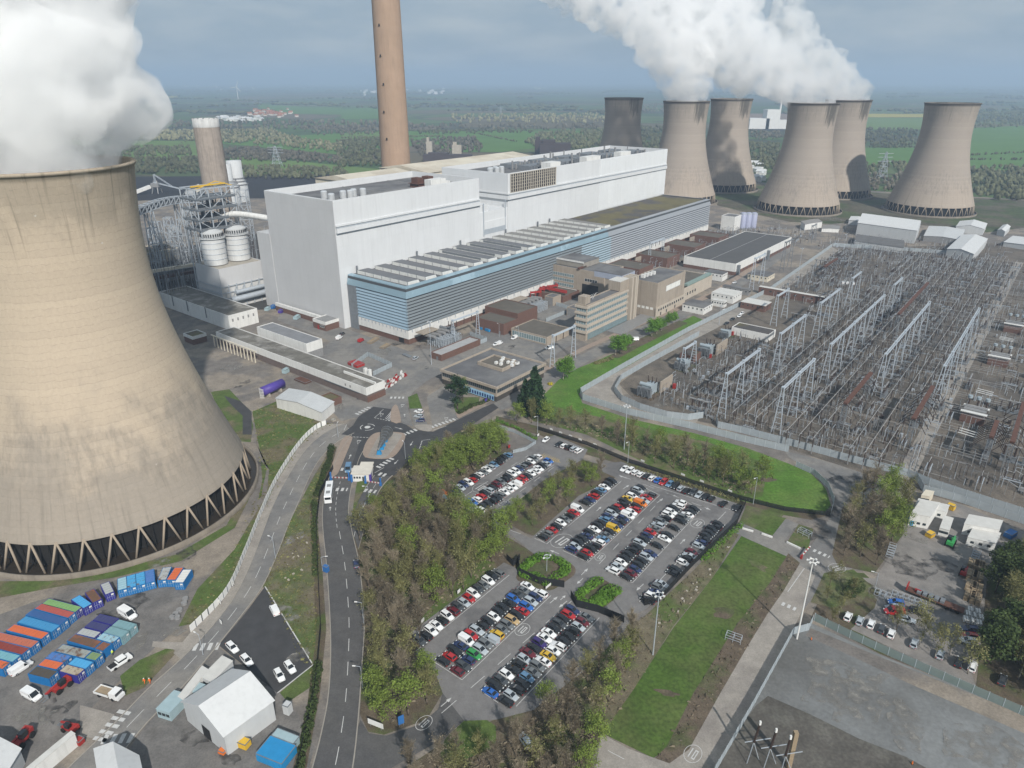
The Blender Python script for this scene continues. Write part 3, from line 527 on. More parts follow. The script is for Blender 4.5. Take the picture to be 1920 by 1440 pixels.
# ---------------------------------------------------------------- cooling towers
def towermat(name, base, sand, top, z_hi, stain=False):
 m = bpy.data.materials.new(name); m.use_nodes = True; n = m.node_tree.nodes; l = m.node_tree.links.new; b = n['Principled BSDF']
 b.inputs['Roughness'].default_value = .95; b.inputs['Specular IOR Level'].default_value = .15
 pos = n.new('ShaderNodeTexCoord').outputs['Object']; s = n.new('ShaderNodeSeparateXYZ'); l(pos, s.inputs[0])
 def M(op, a, bb=0.0, c=None):
  k = n.new('ShaderNodeMath'); k.operation = op
  for i, q in enumerate((a, bb) if c is None else (a, bb, c)):
   if isinstance(q, (int, float)): k.inputs[i].default_value = q
   else: l(q, k.inputs[i])
  return k.outputs[0]
 def MR(v, a, bb, c=0., d=1., sm=False):
  k = n.new('ShaderNodeMapRange'); k.interpolation_type = 'SMOOTHSTEP' if sm else 'LINEAR'
  for i, q in zip(('From Min', 'From Max', 'To Min', 'To Max'), (a, bb, c, d)): k.inputs[i].default_value = q
  l(v, k.inputs['Value']); return k.outputs[0]
 def NZ(scale, st, det=5):
  q = n.new('ShaderNodeCombineXYZ'); ang = M('ARCTAN2', s.outputs[1], s.outputs[0])
  # angle wrapped on a circle so that the texture has no seam
  l(M('MULTIPLY', M('COSINE', ang), 40.), q.inputs[0]); l(M('MULTIPLY', M('SINE', ang), 40.), q.inputs[1]); l(M('MULTIPLY', s.outputs[2], st), q.inputs[2])
  t = n.new('ShaderNodeTexNoise'); t.inputs['Scale'].default_value = scale; t.inputs['Detail'].default_value = det; t.inputs['Roughness'].default_value = .65; l(q.outputs[0], t.inputs['Vector']); return t.outputs[0]
 z = s.outputs[2]
 def MIX(f, a, c, bt='MIX'):
  x = n.new('ShaderNodeMix'); x.data_type = 'RGBA'; x.blend_type = bt
  if isinstance(f, float): x.inputs[0].default_value = f
  else: l(f, x.inputs[0])
  for i, q in ((6, a), (7, c)):
   if isinstance(q, tuple): x.inputs[i].default_value = (*q, 1)
   else: l(q, x.inputs[i])
  return x.outputs[2]
 big = NZ(.06, 1.0, 6)
 zz = M('ADD', z, MR(big, .3, .7, -14, 14))
 c = MIX(MR(zz, z_hi - 22, z_hi + 12, 0, 1, True), base, sand)
 c = MIX(M('MULTIPLY', MR(zz, 96, 112, 0, 1, True), .6), c, top)
 # dark algae band of the lower shell
 band = M('MULTIPLY', MR(zz, 20, 30, 0, 1, True), MR(zz, 36, 52, 1, 0, True))
 blot = MR(NZ(.5, .35, 7), .42, .68, 0, 1, True)
 c = MIX(M('MULTIPLY', M('MULTIPLY', band, blot), .38), c, (.15, .135, .118))
 # vertical drips under the rim and on the skirt
 drip = MR(NZ(.55, .05, 6), .5, .68, 0, 1, True)
 rim = MR(M('ADD', z, MR(NZ(.35, .02, 3), .3, .7, -16, 16)), 96, 113, 0, 1, True)
 c = MIX(M('MULTIPLY', M('MULTIPLY', drip, rim), .55), c, (.10, .09, .072))
 low = MR(z, 12, 42, 1, 0, True)
 c = MIX(M('MULTIPLY', M('MULTIPLY', drip, low), .35), c, (.11, .1, .085))
 # lift joints every 1.6 m, and pour to pour tone
 fr = M('FRACT', M('DIVIDE', M('ADD', z, MR(NZ(.3, 0., 2), .3, .7, -.35, .35)), 2.1)); ln = M('MULTIPLY', MR(fr, .0, .13, 1, 0), MR(NZ(.7, .8, 3), .38, .6, .1, 1))
 c = MIX(M('MULTIPLY', ln, .5), c, (.19, .165, .135))
 fl = M('FLOOR', M('DIVIDE', z, 2.1)); wn = n.new('ShaderNodeTexWhiteNoise'); wn.noise_dimensions = '1D'; l(fl, wn.inputs['W'])
 c = MIX(1.0, c, MR(wn.outputs[0], 0, 1, .95, 1.03), 'MULTIPLY')
 ang = M('ARCTAN2', s.outputs[1], s.outputs[0]); fa = M('FRACT', M('MULTIPLY', ang, 15.))
 c = MIX(M('MULTIPLY', MR(fa, 0, .05, 1, 0), .16), c, (.16, .14, .12))
 c = MIX(1.0, c, MR(NZ(.9, .9, 8), .25, .75, .92, 1.07), 'MULTIPLY')
 if stain:   # dark algae patch under one side of the rim
  sa = M('MULTIPLY', MR(M('ABSOLUTE', M('ADD', M('ARCTAN2', s.outputs[1], s.outputs[0]), MR(NZ(.3, .1, 4), .3, .7, 1.1, 1.5))), .16, .3, 1, 0, True), MR(M('ADD', z, MR(NZ(.5, .1, 5), .3, .7, -8, 8)), 92, 99, 0, 1, True))
  c = MIX(M('MULTIPLY', sa, .75), c, (.05, .05, .045)); c = MIX(MR(z, 112, 113, 0, .6), c, (.07, .065, .06))
 # pale repair patches
 pv = n.new('ShaderNodeTexVoronoi'); pv.inputs['Scale'].default_value = .11; mp = n.new('ShaderNodeMapping'); mp.inputs['Scale'].default_value = (1, 1, 1.6); l(pos, mp.inputs[0]); l(mp.outputs[0], pv.inputs['Vector'])
 c = MIX(M('MULTIPLY', MR(pv.outputs['Distance'], .03, .075, 1, 0), MR(NZ(.8, 1, 4), .5, .6, 0, .8)), c, (.55, .53, .49))
 l(c, b.inputs['Base Color']); return m
T_near = towermat('weathered_sandy_concrete', (.285, .25, .208), (.435, .362, .278), (.27, .235, .185), 42)
T_far = towermat('weathered_grey_concrete', (.335, .285, .236), (.305, .265, .226), (.25, .225, .195), 40, True)
M_leg = mat('tan_concrete_legs', (.29, .24, .185), .9, .15, .3)
M_basin = mat('dark_basin_water', (.03, .024, .018), .3, .3, .3)
M_pack = mat('dark_tower_packing', (.016, .015, .014), .95, .3, .5)
def shell_r(z):
 rt, zt = 25.0, 90.0; b = 55.2 if z < zt else 62.0
 return rt * math.sqrt(1 + ((z - zt) / b) ** 2)
ZL = 10.0; HT = 114.6; NLEG = 36
zs = [ZL + (HT - ZL) * i / 60 for i in range(61)]
mb = MB(); prof = [(shell_r(z), z) for z in zs] + [(shell_r(HT) + .5, HT), (shell_r(HT) + .5, HT + .9), (shell_r(HT) - .7, HT + .9)] + [(shell_r(z) - .7, z) for z in reversed(zs[::4])]
mb.lathe(prof + [(shell_r(ZL), ZL)], 128); me_shell = {}
for k, m in (('n', T_near), ('f', T_far)): me_shell[k] = mb.mesh('shell', m, True)
mb = MB(); a0 = 2 * math.pi / NLEG
rT, rB = shell_r(ZL) - .3, 45.2
mb.tube((rT * math.cos(a0 / 2), rT * math.sin(a0 / 2), ZL + .6), (rB * math.cos(.02), rB * math.sin(.02), 0.2), .36, n=7)
me_leg = mb.mesh('leg', M_leg, True)
mb = MB(); mb.tube((rT * math.cos(-a0 / 2), rT * math.sin(-a0 / 2), ZL + .6), (rB * math.cos(-.02), rB * math.sin(-.02), 0.2), .36, n=7)
me_leg2 = mb.mesh('leg', M_leg, True)
mb = MB(); mb.lathe([(48.3, 0), (48.3, 1.9), (47.6, 1.9), (47.6, .55)], 96); me_basin = mb.mesh('basin_wall', mat('stained_basin_concrete', (.19, .165, .135), .95, .3, .2, streak=.3), True)
mb = MB(); mb.lathe([(47.6, .55), (.01, .55)], 96); me_water = mb.mesh('basin_water', M_basin)
mb = MB()
for k in range(3): mb.lathe([(41.0 - 3 * k, .6), (41.5 - 3 * k, 9.2), (10, 9.25)], 96)
for k in range(90):
 t = 2 * math.pi * k / 90
 for rr in (42.2, 37): mb.tube((rr * math.cos(t), rr * math.sin(t), .5), (rr * math.cos(t), rr * math.sin(t), 9.3), .16, n=5)
me_pack = mb.mesh('packing', M_pack)
def linko(name, me, parent, rz=0):
 o = bpy.data.objects.new(name, me); COL.objects.link(o); o.parent = parent; o.rotation_euler = (0, 0, rz); return o
TOW = [((-142.9, 218.6), 'n', 'huge sandy cooling tower filling the left edge, white steam above its rim'),
 ((155.6, 1052.8), 'f', 'farthest cooling tower, dark stain near its rim, left of the white building end'),
 ((205.8, 891.8), 'f', 'grey cooling tower standing right behind the far end of the white boiler house'),
 ((289.4, 997.3), 'f', 'dark grey cooling tower without steam between the white building end and the steaming pair'),
 ((329.9, 826.4), 'f', 'front steaming cooling tower of the right cluster, beside the purple silos'),
 ((419.9, 943.7), 'f', 'rear steaming cooling tower, crossed by the curved shadow of its neighbour'),
 ((477.6, 819.3), 'f', 'rightmost cooling tower, rim clear of steam against the green fields')]
towers = []
for k, ((x, y), mt, lab) in enumerate(TOW):
 t = thing('cooling_tower', lab, 'cooling tower', (x, y, 0), .21 + (2.6 if k == 6 else 0), 'cooling towers of the power station')
 linko('shell', me_shell[mt], t); linko('basin_wall', me_basin, t); linko('basin_water', me_water, t); linko('packing', me_pack, t)
 for i in range(NLEG): linko('leg', me_leg, t, i * a0); linko('leg', me_leg2, t, i * a0)
 towers.append(t)
# ---------------------------------------------------------------- chimneys
def chimney(name, label, loc, h, r0, r1, m, cap=None):
 t = thing(name, label, 'chimney', loc); mb = MB(); n = 30
 mb.lathe([(r0 + (r1 - r0) * i / n, h * i / n) for i in range(n + 1)], 48); mb.build('shaft', m, t, True)
 mb = MB(); mb.lathe([(r1 + .25, h), (r1 + .25, h + 1.2), (r1 - .9, h + 1.2), (r1 - .9, h - 3)], 48); mb.build('rim', cap or m, t, True)
 mb = MB(); mb.lathe([(r1 - .9, h - 2.5), (.01, h - 2.4)], 32); mb.build('flue_mouth', M_dark, t); return t
M_chim = mat('pinkish_sand_concrete', (.36, .25, .175), .95, .07, .15, streak=.2, col2=(.31, .22, .155), sc2=.02, th=.5, soft=.2)
M_chim2 = mat('brown_grey_concrete', (.31, .265, .225), .95, .16, .25, streak=.35)
g = G(742, 322, 0); d = 560.
q = Vector((-94, 559, 0))
def at_depth(px, py, Y):  # ground point seen under column px at distance Y
 lo, hi = 149.5, 1440
 for _ in range(60):
  m = (lo + hi) / 2
  if G(px, m).y > Y: lo = m
  else: hi = m
 return G(px, lo)
ch1 = at_depth(750, 0, 720); t = chimney('chimney', 'very tall tapering pinkish concrete chimney behind the white boiler house', (ch1.x, ch1.y, 0), 259, 14.8, 12.2, M_chim)
mb = MB()
for z, a in ((218, -1.9), (183, -2.0), (158, -2.05), (134, -1.95), (110, -2.05), (86, -1.95)):
 r = 14.8 - 2.6 * z / 259; c = (r * math.cos(a), r * math.sin(a)); mb.box((c[0], c[1], z), 1.3, .5, 1.6, ax=(-math.sin(a), math.cos(a), 0)); mb.box((c[0] * 1.02, c[1] * 1.02, z - .3), 2, .9, .25, ax=(-math.sin(a), math.cos(a), 0))
mb.build('aviation_light', M_dark, t)
# second chimney, cut down, with a white painted top
ch2 = at_depth(423, 0, 640)
h2 = hgt(PX((ch2.x, ch2.y, 0)), 222); hw = hgt(PX((ch2.x, ch2.y, 0)), 238)
t = thing('chimney', 'shorter brown concrete chimney with a white painted top beside the white silos', 'chimney', (ch2.x, ch2.y, 0))
mb = MB(); r0, r1 = 11.6, 10.7; mb.lathe([(r0 + (r1 - r0) * i / 20, hw * i / 20) for i in range(21)], 48); mb.build('shaft', M_chim2, t, True)
mb = MB(); mb.lathe([(r1 + .15, hw), (r1, h2), (r1 - .8, h2), (r1 - .8, h2 - 4)], 48); mb.build('painted_top', mat('grey_white_paint', (.46, .46, .45), .8, .12, .4, streak=.3), t, True)
mb = MB(); mb.lathe([(r1 - .8, h2 - 3), (.01, h2 - 3)], 32)
for k in range(14): a = k * .45; mb.box(((r1 - .5) * math.cos(a), (r1 - .5) * math.sin(a), h2 - .5), 1.2, .5, .8 + (k % 3) * .25, ax=(-math.sin(a), math.cos(a), 0))
mb.build('ragged_rim', M_steeld, t)
# ---------------------------------------------------------------- boiler house
def rect(u0, u1, v0, v1): return [tuple(S(u, v)[:2]) for u, v in ((u0, v0), (u1, v0), (u1, v1), (u0, v1))]
def prect(mb, u0, u1, v0, v1, z0, z1, mi=0): mb.prism(rect(u0, u1, v0, v1), z0, z1, mi)
def frame(mb, u0, u1, v0, v1, z0, z1, w, mi=0):
 prect(mb, u0, u1, v1 - w, v1, z0, z1, mi); prect(mb, u0, u1, v0, v0 + w, z0, z1, mi)
 prect(mb, u0, u0 + w, v0 + w, v1 - w, z0, z1, mi); prect(mb, u1 - w, u1, v0 + w, v1 - w, z0, z1, mi)
HB = 76; VF = -51; VB = -117
bh = thing('boiler_house', 'huge white windowless boiler house with two roof blocks and a pale grey end wall', 'building', S(0, 0))
bm_ = MB()
def bhb(name, mb, m): o = mb.build(name, m, None); o.parent = bh; o.location = -Vector(S(0, 0)); return o
mb = MB(); frame(mb, -4, 122, VB, VF, 0, HB, .9); bhb('wall', mb, M_white)
mb = MB(); mb.prism(rect(-4.3, -4, VB, VF + .02), 0, HB - .3); prect(mb, -4.6, 26, -131, VB - .01, 0, 49); bhb('end_wall', mb, M_grey_end)
mb = MB(); prect(mb, -3.1, 121.1, VB + .9, VF - .9, HB - 4.6, HB - 4.3); bhb('roof', mb, M_roofgrey)
mb = MB(); prect(mb, 122, 154, VB + 2, VF - .6, 0, 52); bhb('link_wall', mb, M_white)
mb = MB(); frame(mb, 154, 405, VB, VF, 0, HB, .9); bhb('wall', mb, M_white)
mb = MB(); prect(mb, 281, 405, VF, VF + .35, 33, HB - .1); bhb('new_cladding', mb, mat('brighter_white_cladding', (.66, .68, .69), .5, .04, .08, streak=.1, panel=(5.6, 12.4, .16)))
mb = MB(); prect(mb, 154.9, 404, VB + .9, VF - .9, HB - 4.6, HB - 4.3); bhb('roof', mb, M_roofgrey)
mb = MB()
for u0, u1 in ((-4, 122), (154, 404.8)):
 e = .36 if u0 > 100 else .0
 for z, hh, dd in ((57.6, 2.6, 1.5), (61.2, .9, 1.0)): prect(mb, u0 + .1, u1, VF + .001, VF + dd, z, z + hh)
bhb('ledge', mb, M_white)
mb = MB()
for u0, u1 in ((-4, 122), (154, 404.8)):
 for z, dd in ((57.0, .9), (60.3, .7)): prect(mb, u0 + .2, u1 - .1, VF + .001, VF + dd, z, z + .55)
bhb('ledge_gap', mb, M_steel)
# ledge round the near end of the far block, its exposed frame and the missing cladding
mb = MB(); prect(mb, 152.6, 153.99, VB, VF + 1.5, 57.6, 60.2); prect(mb, 153.0, 153.98, VB, VF + 1, 61.2, 62.1); bhb('ledge', mb, M_white)
mb = MB(); prect(mb, 157, 214, VF, VF + .08, 62.3, 75.4); bhb('opening', mb, M_dark)
mb = MB()
for k in range(22): u = 157 + 57 * k / 21; mb.bar(S(u, VF + .45, 62), S(u, VF + .45, 75.6), .7, .55)
for z in (62.3, 64.6, 67, 69.4, 71.6, 73.4, 75.3): mb.bar(S(156.6, VF + .5, z), S(214.6, VF + .5, z), .45, .3)
bhb('exposed_frame', mb, M_conc)
mb = MB(); prect(mb, 127, 151, VF - .6, VF - .2, 20.5, 45); bhb('panel', mb, M_white)
mb = MB(); prect(mb, 126.4, 127, VF - .6, VF - .05, 35, 58); prect(mb, 151, 151.5, VF - .6, VF - .05, 35, 58); prect(mb, 127, 151, VF - .6, VF - .05, 36, 39.6); bhb('panel_trim', mb, M_steel)
mb = MB(); prect(mb, 123, 133, VF - 14, VF - 1.2, 52, 57); bhb('plant_room', mb, M_white)
def tubes(name, pts, r, h, m, z):
 mb = MB()
 for u, v in pts: mb.lathe([(r * .55, 0), (r, .4), (r, h), (r * .7, h + .5), (.02, h + .5)], 14, S(u, v, z))
 return bhb(name, mb, m)
ZR = HB - 4.3
M_ventm = mat('bright_metal_vent', (.6, .62, .63), .35, .1, .5, metal=.4)
for u, v in ((10, -70), (22, -74), (26, -72), (31, -75), (36, -72), (14, -82)): tubes('roof_vent', [(u, v)], 2.0 if v < -69 else 1.7, 4.6, M_ventm, ZR)
for u, v in ((166, -78), (169, -80), (173, -77), (176, -81), (180, -78)): tubes('roof_vent', [(u, v)], 2.1, 5, M_ventm, ZR)
for u in (82, 92):
 mb = MB(); prect(mb, u, u + 6, -78, -70, ZR, ZR + 2.6); prect(mb, u - 1, u + 7, -79, -69, ZR + 2.7, ZR + 3.0); prect(mb, u + .5, u + 5.5, -77, -71, ZR + 3, ZR + 6.5); bhb('cooling_unit', mb, M_rust)
mb = MB(); prect(mb, 78, 92, -60, -54, ZR, ZR + 7); prect(mb, 92, 96, -60, -54, ZR, ZR + 5); prect(mb, 210, 224, -62, -53, ZR, ZR + 7); prect(mb, 262, 284, -60, -53, ZR, ZR + 7.2); prect(mb, 318, 336, -60, -53, ZR, ZR + 7.2); bhb('stair_head', mb, M_white2)
mb = MB(); r_ = random.Random(3)
for k in range(5):
 u0 = 208 + k * 38
 prect(mb, u0, u0 + 30, -84, -70, ZR, ZR + 3.4); prect(mb, u0 + 2, u0 + 26, -104, -92, ZR, ZR + 3.2)
 for j in range(9): u = u0 + 1 + j * 3.3; prect(mb, u, u + 1.2, -70 + r_.uniform(-3, 3), -68, ZR, ZR + r_.uniform(2, 5.4))
bhb('roof_plant', mb, M_steeld)
mb = MB()
for k in range(46):
 u = 205 + k * 4.2 + r_.uniform(-1, 1); v = r_.choice((-66, -88, -90, -107)) + r_.uniform(-2, 2); mb.tube(S(u, v, ZR), S(u, v, ZR + r_.uniform(3, 7)), r_.uniform(.5, .95), n=8)
bhb('flue', mb, M_insg)
mb = MB(); prect(mb, -2, 120, -76.4, -76, ZR, ZR + .4); prect(mb, 55, 55.4, -116, -52, ZR, ZR + .35); prect(mb, 96, 96.4, -116, -52, ZR, ZR + .35); bhb('roof_kerb', mb, M_insg)
# lower annexe between chimney and boiler house: precipitators under cream cladding
for lab, u0, u1, z in (('long cream clad precipitator house behind the near boiler block', 102, 166, 66), ('long cream clad precipitator house behind the far boiler block', 171, 325, 68)):
 t = thing('precipitator_house', lab, 'building', S(u0, -150)); o_ = -Vector(S(u0, -150))
 mb = MB(); prect(mb, u0, u1, -208, -147, 0, z); o = mb.build('wall', M_cream, t); o.location = o_
 mb = MB(); a, b_, c, d = [S(*q) for q in ((u0 - 1, -209), (u1 + 1, -209), (u1 + 1, -146), (u0 - 1, -146))]; Zv = Vector((0, 0, z + .01)); r1, r2 = S(u0 - 1, -182, z + 4), S(u1 + 1, -182, z + 4)
 mb.add([a + Zv, b_ + Zv, c + Zv, d + Zv, r1, r2], [(0, 1, 5, 4), (3, 4, 5, 2), (0, 4, 3), (1, 2, 5)]); o = mb.build('roof', mat('cream_sheet_roof' + str(u0), (.55, .51, .42), .7, .08, .06, col2=(.45, .4, .32), sc2=.04), t); o.location = o_
# ---------------------------------------------------------------- turbine hall
HH = 32.6; LU = 405
th = thing('turbine_hall', 'long low turbine hall with blue grey louvred walls and saw tooth roof lights', 'building', S(0, 0))
def thb(name, mb, m): o = mb.build(name, m); o.parent = th; o.location = -Vector(S(0, 0)); return o
mb = MB(); prect(mb, .6, LU - .6, VF + .6, -.6, 0, 3.2); thb('brick_plinth', mb, M_brick)
mb = MB(); prect(mb, .2, LU - .2, VF + .3, -.2, 3.2, 8.2); thb('white_band', mb, M_white2)
mb = MB(); prect(mb, .9, LU - .9, VF + .9, -.9, 8.2, HH - .5); thb('wall', mb, mat('dark_louvre_back', (.07, .077, .084), .7, .1, .3))
NL = 10; z0, z1 = 8.6, 26.8; pitch = (z1 - z0) / NL
def louvre(u0, u1, front, m, f=.6):
 mb = MB()
 for k in range(NL):
  a, b_ = z0 + k * pitch, z0 + k * pitch + pitch * f
  if front: p = [S(u0, -.2, a), S(u1, -.2, a), S(u1, -.75, b_), S(u0, -.75, b_)]
  else: p = [S(.2, u0, a), S(.2, u1, a), S(.75, u1, b_), S(.75, u0, b_)]
  mb.quad(*p)
 return mb
for u0, u1, m in ((.2, 178, M_louvre), (178, 220, mat('light_blue_louvre', (.27, .35, .40), .4, .06, .05)), (220, LU - .2, M_louvrew)): thb('louvre_panel', louvre(u0, u1, True, m), m)
thb('louvre_panel', louvre(-43, -.2, False, M_louvreb, .72), M_louvreb)
mb = MB(); prect(mb, .15, .5, VF + .5, -43, 0, 27); thb('corner_recess', mb, M_steeld)
mb = MB()
for u0, u1 in ((.02, 215),):
 a, b_ = S(u0, .02, 27), S(u1, .02, 27); c, d = S(u1, -1.4, HH), S(u0 + 1.4, -1.4, HH); mb.quad(a, b_, c, d); mb.quad(d, c, S(u1, -4.2, HH + .25), S(u0 + 4.2, -4.2, HH + .25))
a, b_ = S(.02, VF + .4, 27), S(.02, .02, 27); mb.quad(a, b_, S(1.4, -1.4, HH), S(1.4, VF + .4, HH)); mb.quad(S(1.4, VF + .4, HH), S(1.4, -1.4, HH), S(4.2, -4.2, HH + .25), S(4.2, VF + .4, HH + .25)); thb('blue_fascia', mb, M_fascia)
mb = MB(); a, b_ = S(215, .02, 27), S(LU - .02, .02, 27); mb.quad(a, b_, S(LU - 1.4, -1.4, HH), S(215, -1.4, HH)); mb.quad(S(215, -1.4, HH), S(LU - 1.4, -1.4, HH), S(LU - 4.2, -4.2, HH + .25), S(215, -4.2, HH + .25))
mb.quad(S(LU - .02, .02, 27), S(LU - .02, VF, 27), S(LU - 1.4, VF, HH), S(LU - 1.4, -1.4, HH)); mb.quad(S(LU - 1.4, -1.4, HH), S(LU - 1.4, VF, HH), S(LU - 4.2, VF, HH + .25), S(LU - 4.2, -4.2, HH + .25)); thb('silver_fascia', mb, M_louvrew)
mb = MB(); prect(mb, 4.2, 232, VF + .3, -4.2, HH - .8, HH - .35); thb('roof', mb, M_roofgrey)
mb = MB(); prect(mb, 232, LU - 4.2, VF + .3, -4.2, HH - .8, HH - .3); thb('mossy_roof', mb, M_roofmoss)
M_sheet = mat('grey_sheet_roof', (.125, .13, .14), .6, .12, .15)
M_sheet2 = mat('weathered_sheet_roof', (.19, .185, .175), .7, .12, .15)
M_glz = mat('whitewashed_glazing', (.62, .63, .61), .5, .12, .4)
for k in range(16):
 u = 7 + k * 14.0; rl = MB(); v0, v1 = VF + 2.5, -5.5
 a, b_, c, d = S(u, v0, HH - .3), S(u, v1, HH - .3), S(u, v1, HH + 1.7), S(u, v0, HH + 1.7)
 e, f = S(u + 9.3, v1, HH - .3), S(u + 9.3, v0, HH - .3); c2, d2 = S(u + 8.4, v1, HH + 1.5), S(u + 8.4, v0, HH + 1.5)
 rl.quad(d, c, c2, d2); rl.quad(d2, c2, e, f); o = thb('roof_light', rl, M_sheet if k < 9 else M_sheet2)
 gl = MB(); gl.quad(a, b_, c, d); gl.quad(b_, e, c2, c); gl.quad(a, d, d2, f); g_ = gl.build('glazing', M_glz, o)
 fr = MB()
 for j in range(7): v = v0 + (v1 - v0) * j / 6; fr.bar(S(u - .1, v, HH - .3), S(u - .1, v, HH + 1.7), .22)
 if 5 <= k <= 8: fr.quad(*[S(u - .06, v, z) for v, z in ((v0 + 3, HH + .2), (v1 - 6, HH + .2), (v1 - 6, HH + 1.6), (v0 + 3, HH + 1.6))])
 fr.build('glazing_bar', M_steeld, o)
mb = MB()
for v in range(14): prect(mb, -.05, .19, VF + 8 + v * 3.1, VF + 8.5 + v * 3.1, 7, 8.6)
for u in range(56): prect(mb, 3 + u * 7.2, 3.5 + u * 7.2, -.19, .02, 6.8, 8.8)
thb('bracket', mb, M_steel)
mb = MB(); prect(mb, .3, .62, -8.5, -4.5, 0, 4.6); thb('door', mb, M_dark)
mb = MB()
for u, v in ((8, VF + 1.2), (58, VF + 1.2), (100, VF + 1.2), (150, VF + 1.2), (190, VF + 1.2), (206, VF + 1.2)): mb.tube(S(u, v, HH - .5), S(u, v, HH + 4), .6, n=8)
thb('roof_vent', mb, M_steeld)
# ---------------------------------------------------------------- buildings on the site grid
def rc(A, C, h):
 a = SU(*A, h); c = SU(*C, h); return min(a[0], c[0]), max(a[0], c[0]), min(a[1], c[1]), max(a[1], c[1])
class Bld:
 def __init__(s, name, label, u0, u1, v0, v1, h, wall, roof=None, par=.5, band=None, cat='building', z=0):
  s.t = thing(name, label, cat, S(u0, v1)); s.r = (u0, u1, v0, v1); s.h = h; s.z = z
  zb = z
  if band:   # (height, material) plinth
   mb = MB(); prect(mb, u0 + .12, u1 - .12, v0 + .12, v1 - .12, z, band[0]); s.add('plinth', mb, band[1]); zb = band[0]
  mb = MB()
  if par: frame(mb, u0, u1, v0, v1, zb, h, .35)
  else: prect(mb, u0, u1, v0, v1, zb, h)
  s.add('wall', mb, wall)
  mb = MB()
  if par: prect(mb, u0 + .34, u1 - .34, v0 + .34, v1 - .34, h - par - .3, h - par)
  else: prect(mb, u0 - .15, u1 + .15, v0 - .15, v1 + .15, h + .002, h + .22)
  s.add('roof', mb, roof or M_roofgrey)
 def add(s, name, mb, m, parent=None):
  o = mb.build(name, m); o.parent = parent or s.t
  if parent is None: o.location = -Vector(s.t.location)
  return o
 def slab(s, name, u0, u1, v0, v1, z0, z1, m): mb = MB(); prect(mb, u0, u1, v0, v1, z0, z1); return s.add(name, mb, m)
 def face(s, side, a, b, z0, z1, mb, off=.04):
  u0, u1, v0, v1 = s.r
  if side == 'v+': p = [S(a, v1 + off, z0), S(b, v1 + off, z0), S(b, v1 + off, z1), S(a, v1 + off, z1)]
  elif side == 'u-': p = [S(u0 - off, a, z0), S(u0 - off, b, z0), S(u0 - off, b, z1), S(u0 - off, a, z1)]
  else: p = [S(u1 + off, a, z0), S(u1 + off, b, z0), S(u1 + off, b, z1), S(u1 + off, a, z1)]
  mb.quad(*p)
 def band(s, side, a, b, z0, z1, n, m=None, name='window', fm=None):
  "a window band with mullions"
  mb = MB(); s.face(side, a, b, z0, z1, mb, .05); o = s.add(name, mb, m or M_glassb)
  fr = MB()
  for i in range(n + 1):
   x = a + (b - a) * i / n; s.face(side, x - .09, x + .09, z0, z1, fr, .09)
  s.face(side, a, b, z0 - .1, z0 + .06, fr, .10); s.face(side, a, b, z1 - .06, z1 + .1, fr, .10)
  f = fr.build('frame', fm or M_white2); f.parent = o; return o
 def wins(s, side, xs, w, z0, z1, m=None):
  for x in xs:
   mb = MB(); s.face(side, x - w / 2, x + w / 2, z0, z1, mb, .05); s.add('window', mb, m or M_glass)
 def door(s, side, x, w, h, m=None): mb = MB(); s.face(side, x - w / 2, x + w / 2, s.z + .02, s.z + h, mb, .06); s.add('door', mb, m or M_steeld)
# office slab and its tower
b = Bld('office_building', 'tan concrete office slab with five bands of windows and a stair tower', 68, 115, 67.5, 75, 21.4, M_stone, M_roofgrey, .6)
b.slab('ground_floor_glazing', 70, 115, 75.02, 75.3, .3, 4.2, M_glassb)
for k in range(4):
 z = 5.9 + k * 3.75; b.band('v+', 68.6, 113.5, z, z + 1.75, 22); b.band('u-', 68.2, 74.6, z, z + 1.75, 4)
mb = MB()
for k in range(5): z = 4.3 + k * 3.75; prect(mb, 67.6, 114.4, 75.05, 75.7, z, z + 1.15); prect(mb, 67.2, 67.98, 67.2, 75.7, z, z + 1.15)
b.add('spandrel', mb, M_stone2)
b.slab('lift_house', 69, 74.5, 68.2, 73, 21, 25.5, M_stone)
b.slab('plant_room', 105, 116, 66.5, 74.5, 21.2, 26.8, M_stone)
b.slab('plant_room_roof', 104.9, 116.1, 66.4, 74.6, 26.81, 27.1, mat('pale_felt', (.5, .49, .46), .9, .1, .3))
for x, v1 in ((116.5, 76.6), (119.5, 77.2), (123, 76.4)): b.slab('stair_tower', x, x + 1.6, 70, v1, 0, 27.5, M_stone2)
b.slab('tower_wall', 115.2, 127, 58, 73, 0, 24.5, M_stone)
b.slab('penthouse', 114.9, 131, 50, 70, 24.52, 28, mat('blue_grey_panel', (.30, .33, .40), .6, .08, .3))
b.slab('penthouse_roof', 114.8, 131.1, 49.9, 70.1, 28.01, 28.3, M_roofgrey)
b.slab('entrance_canopy', 90, 150, 76, 86, .02, .45, M_insg)
mb = MB()
for k in range(7): mb.bar(S(70 + k * 2, 69 + k % 3, 21.4), S(73 + k * 2, 71, 24.5), .12)
b.add('roof_antenna', mb, M_white2)
b = Bld('office_building', 'big plain tan concrete block with one long high window, right of the office slab', 132, 171, 66.5, 86, 22.4, M_stone, M_roofgrey, .5)
b.band('v+', 144, 164, 14.5, 18, 3, M_glazew := mat('white_blinds', (.7, .7, .67), .6, .1, .3), 'window', M_steel)
mb = MB(); prect(mb, 131.5, 173, 86.01, 86.6, 0, 6.4); b.add('lower_wall', mb, M_stone2)
b.r = (131.98, 171, 66.5, 86.62)
b.wins('v+', [135 + k * 3.1 for k in range(12)], 1.6, 3.6, 5.2); b.wins('u-', [68 + k * 3 for k in range(6)], 2.1, 4.6, 6.2, M_glazew); b.wins('v+', [138, 146, 158], 1.4, .4, 2.4)
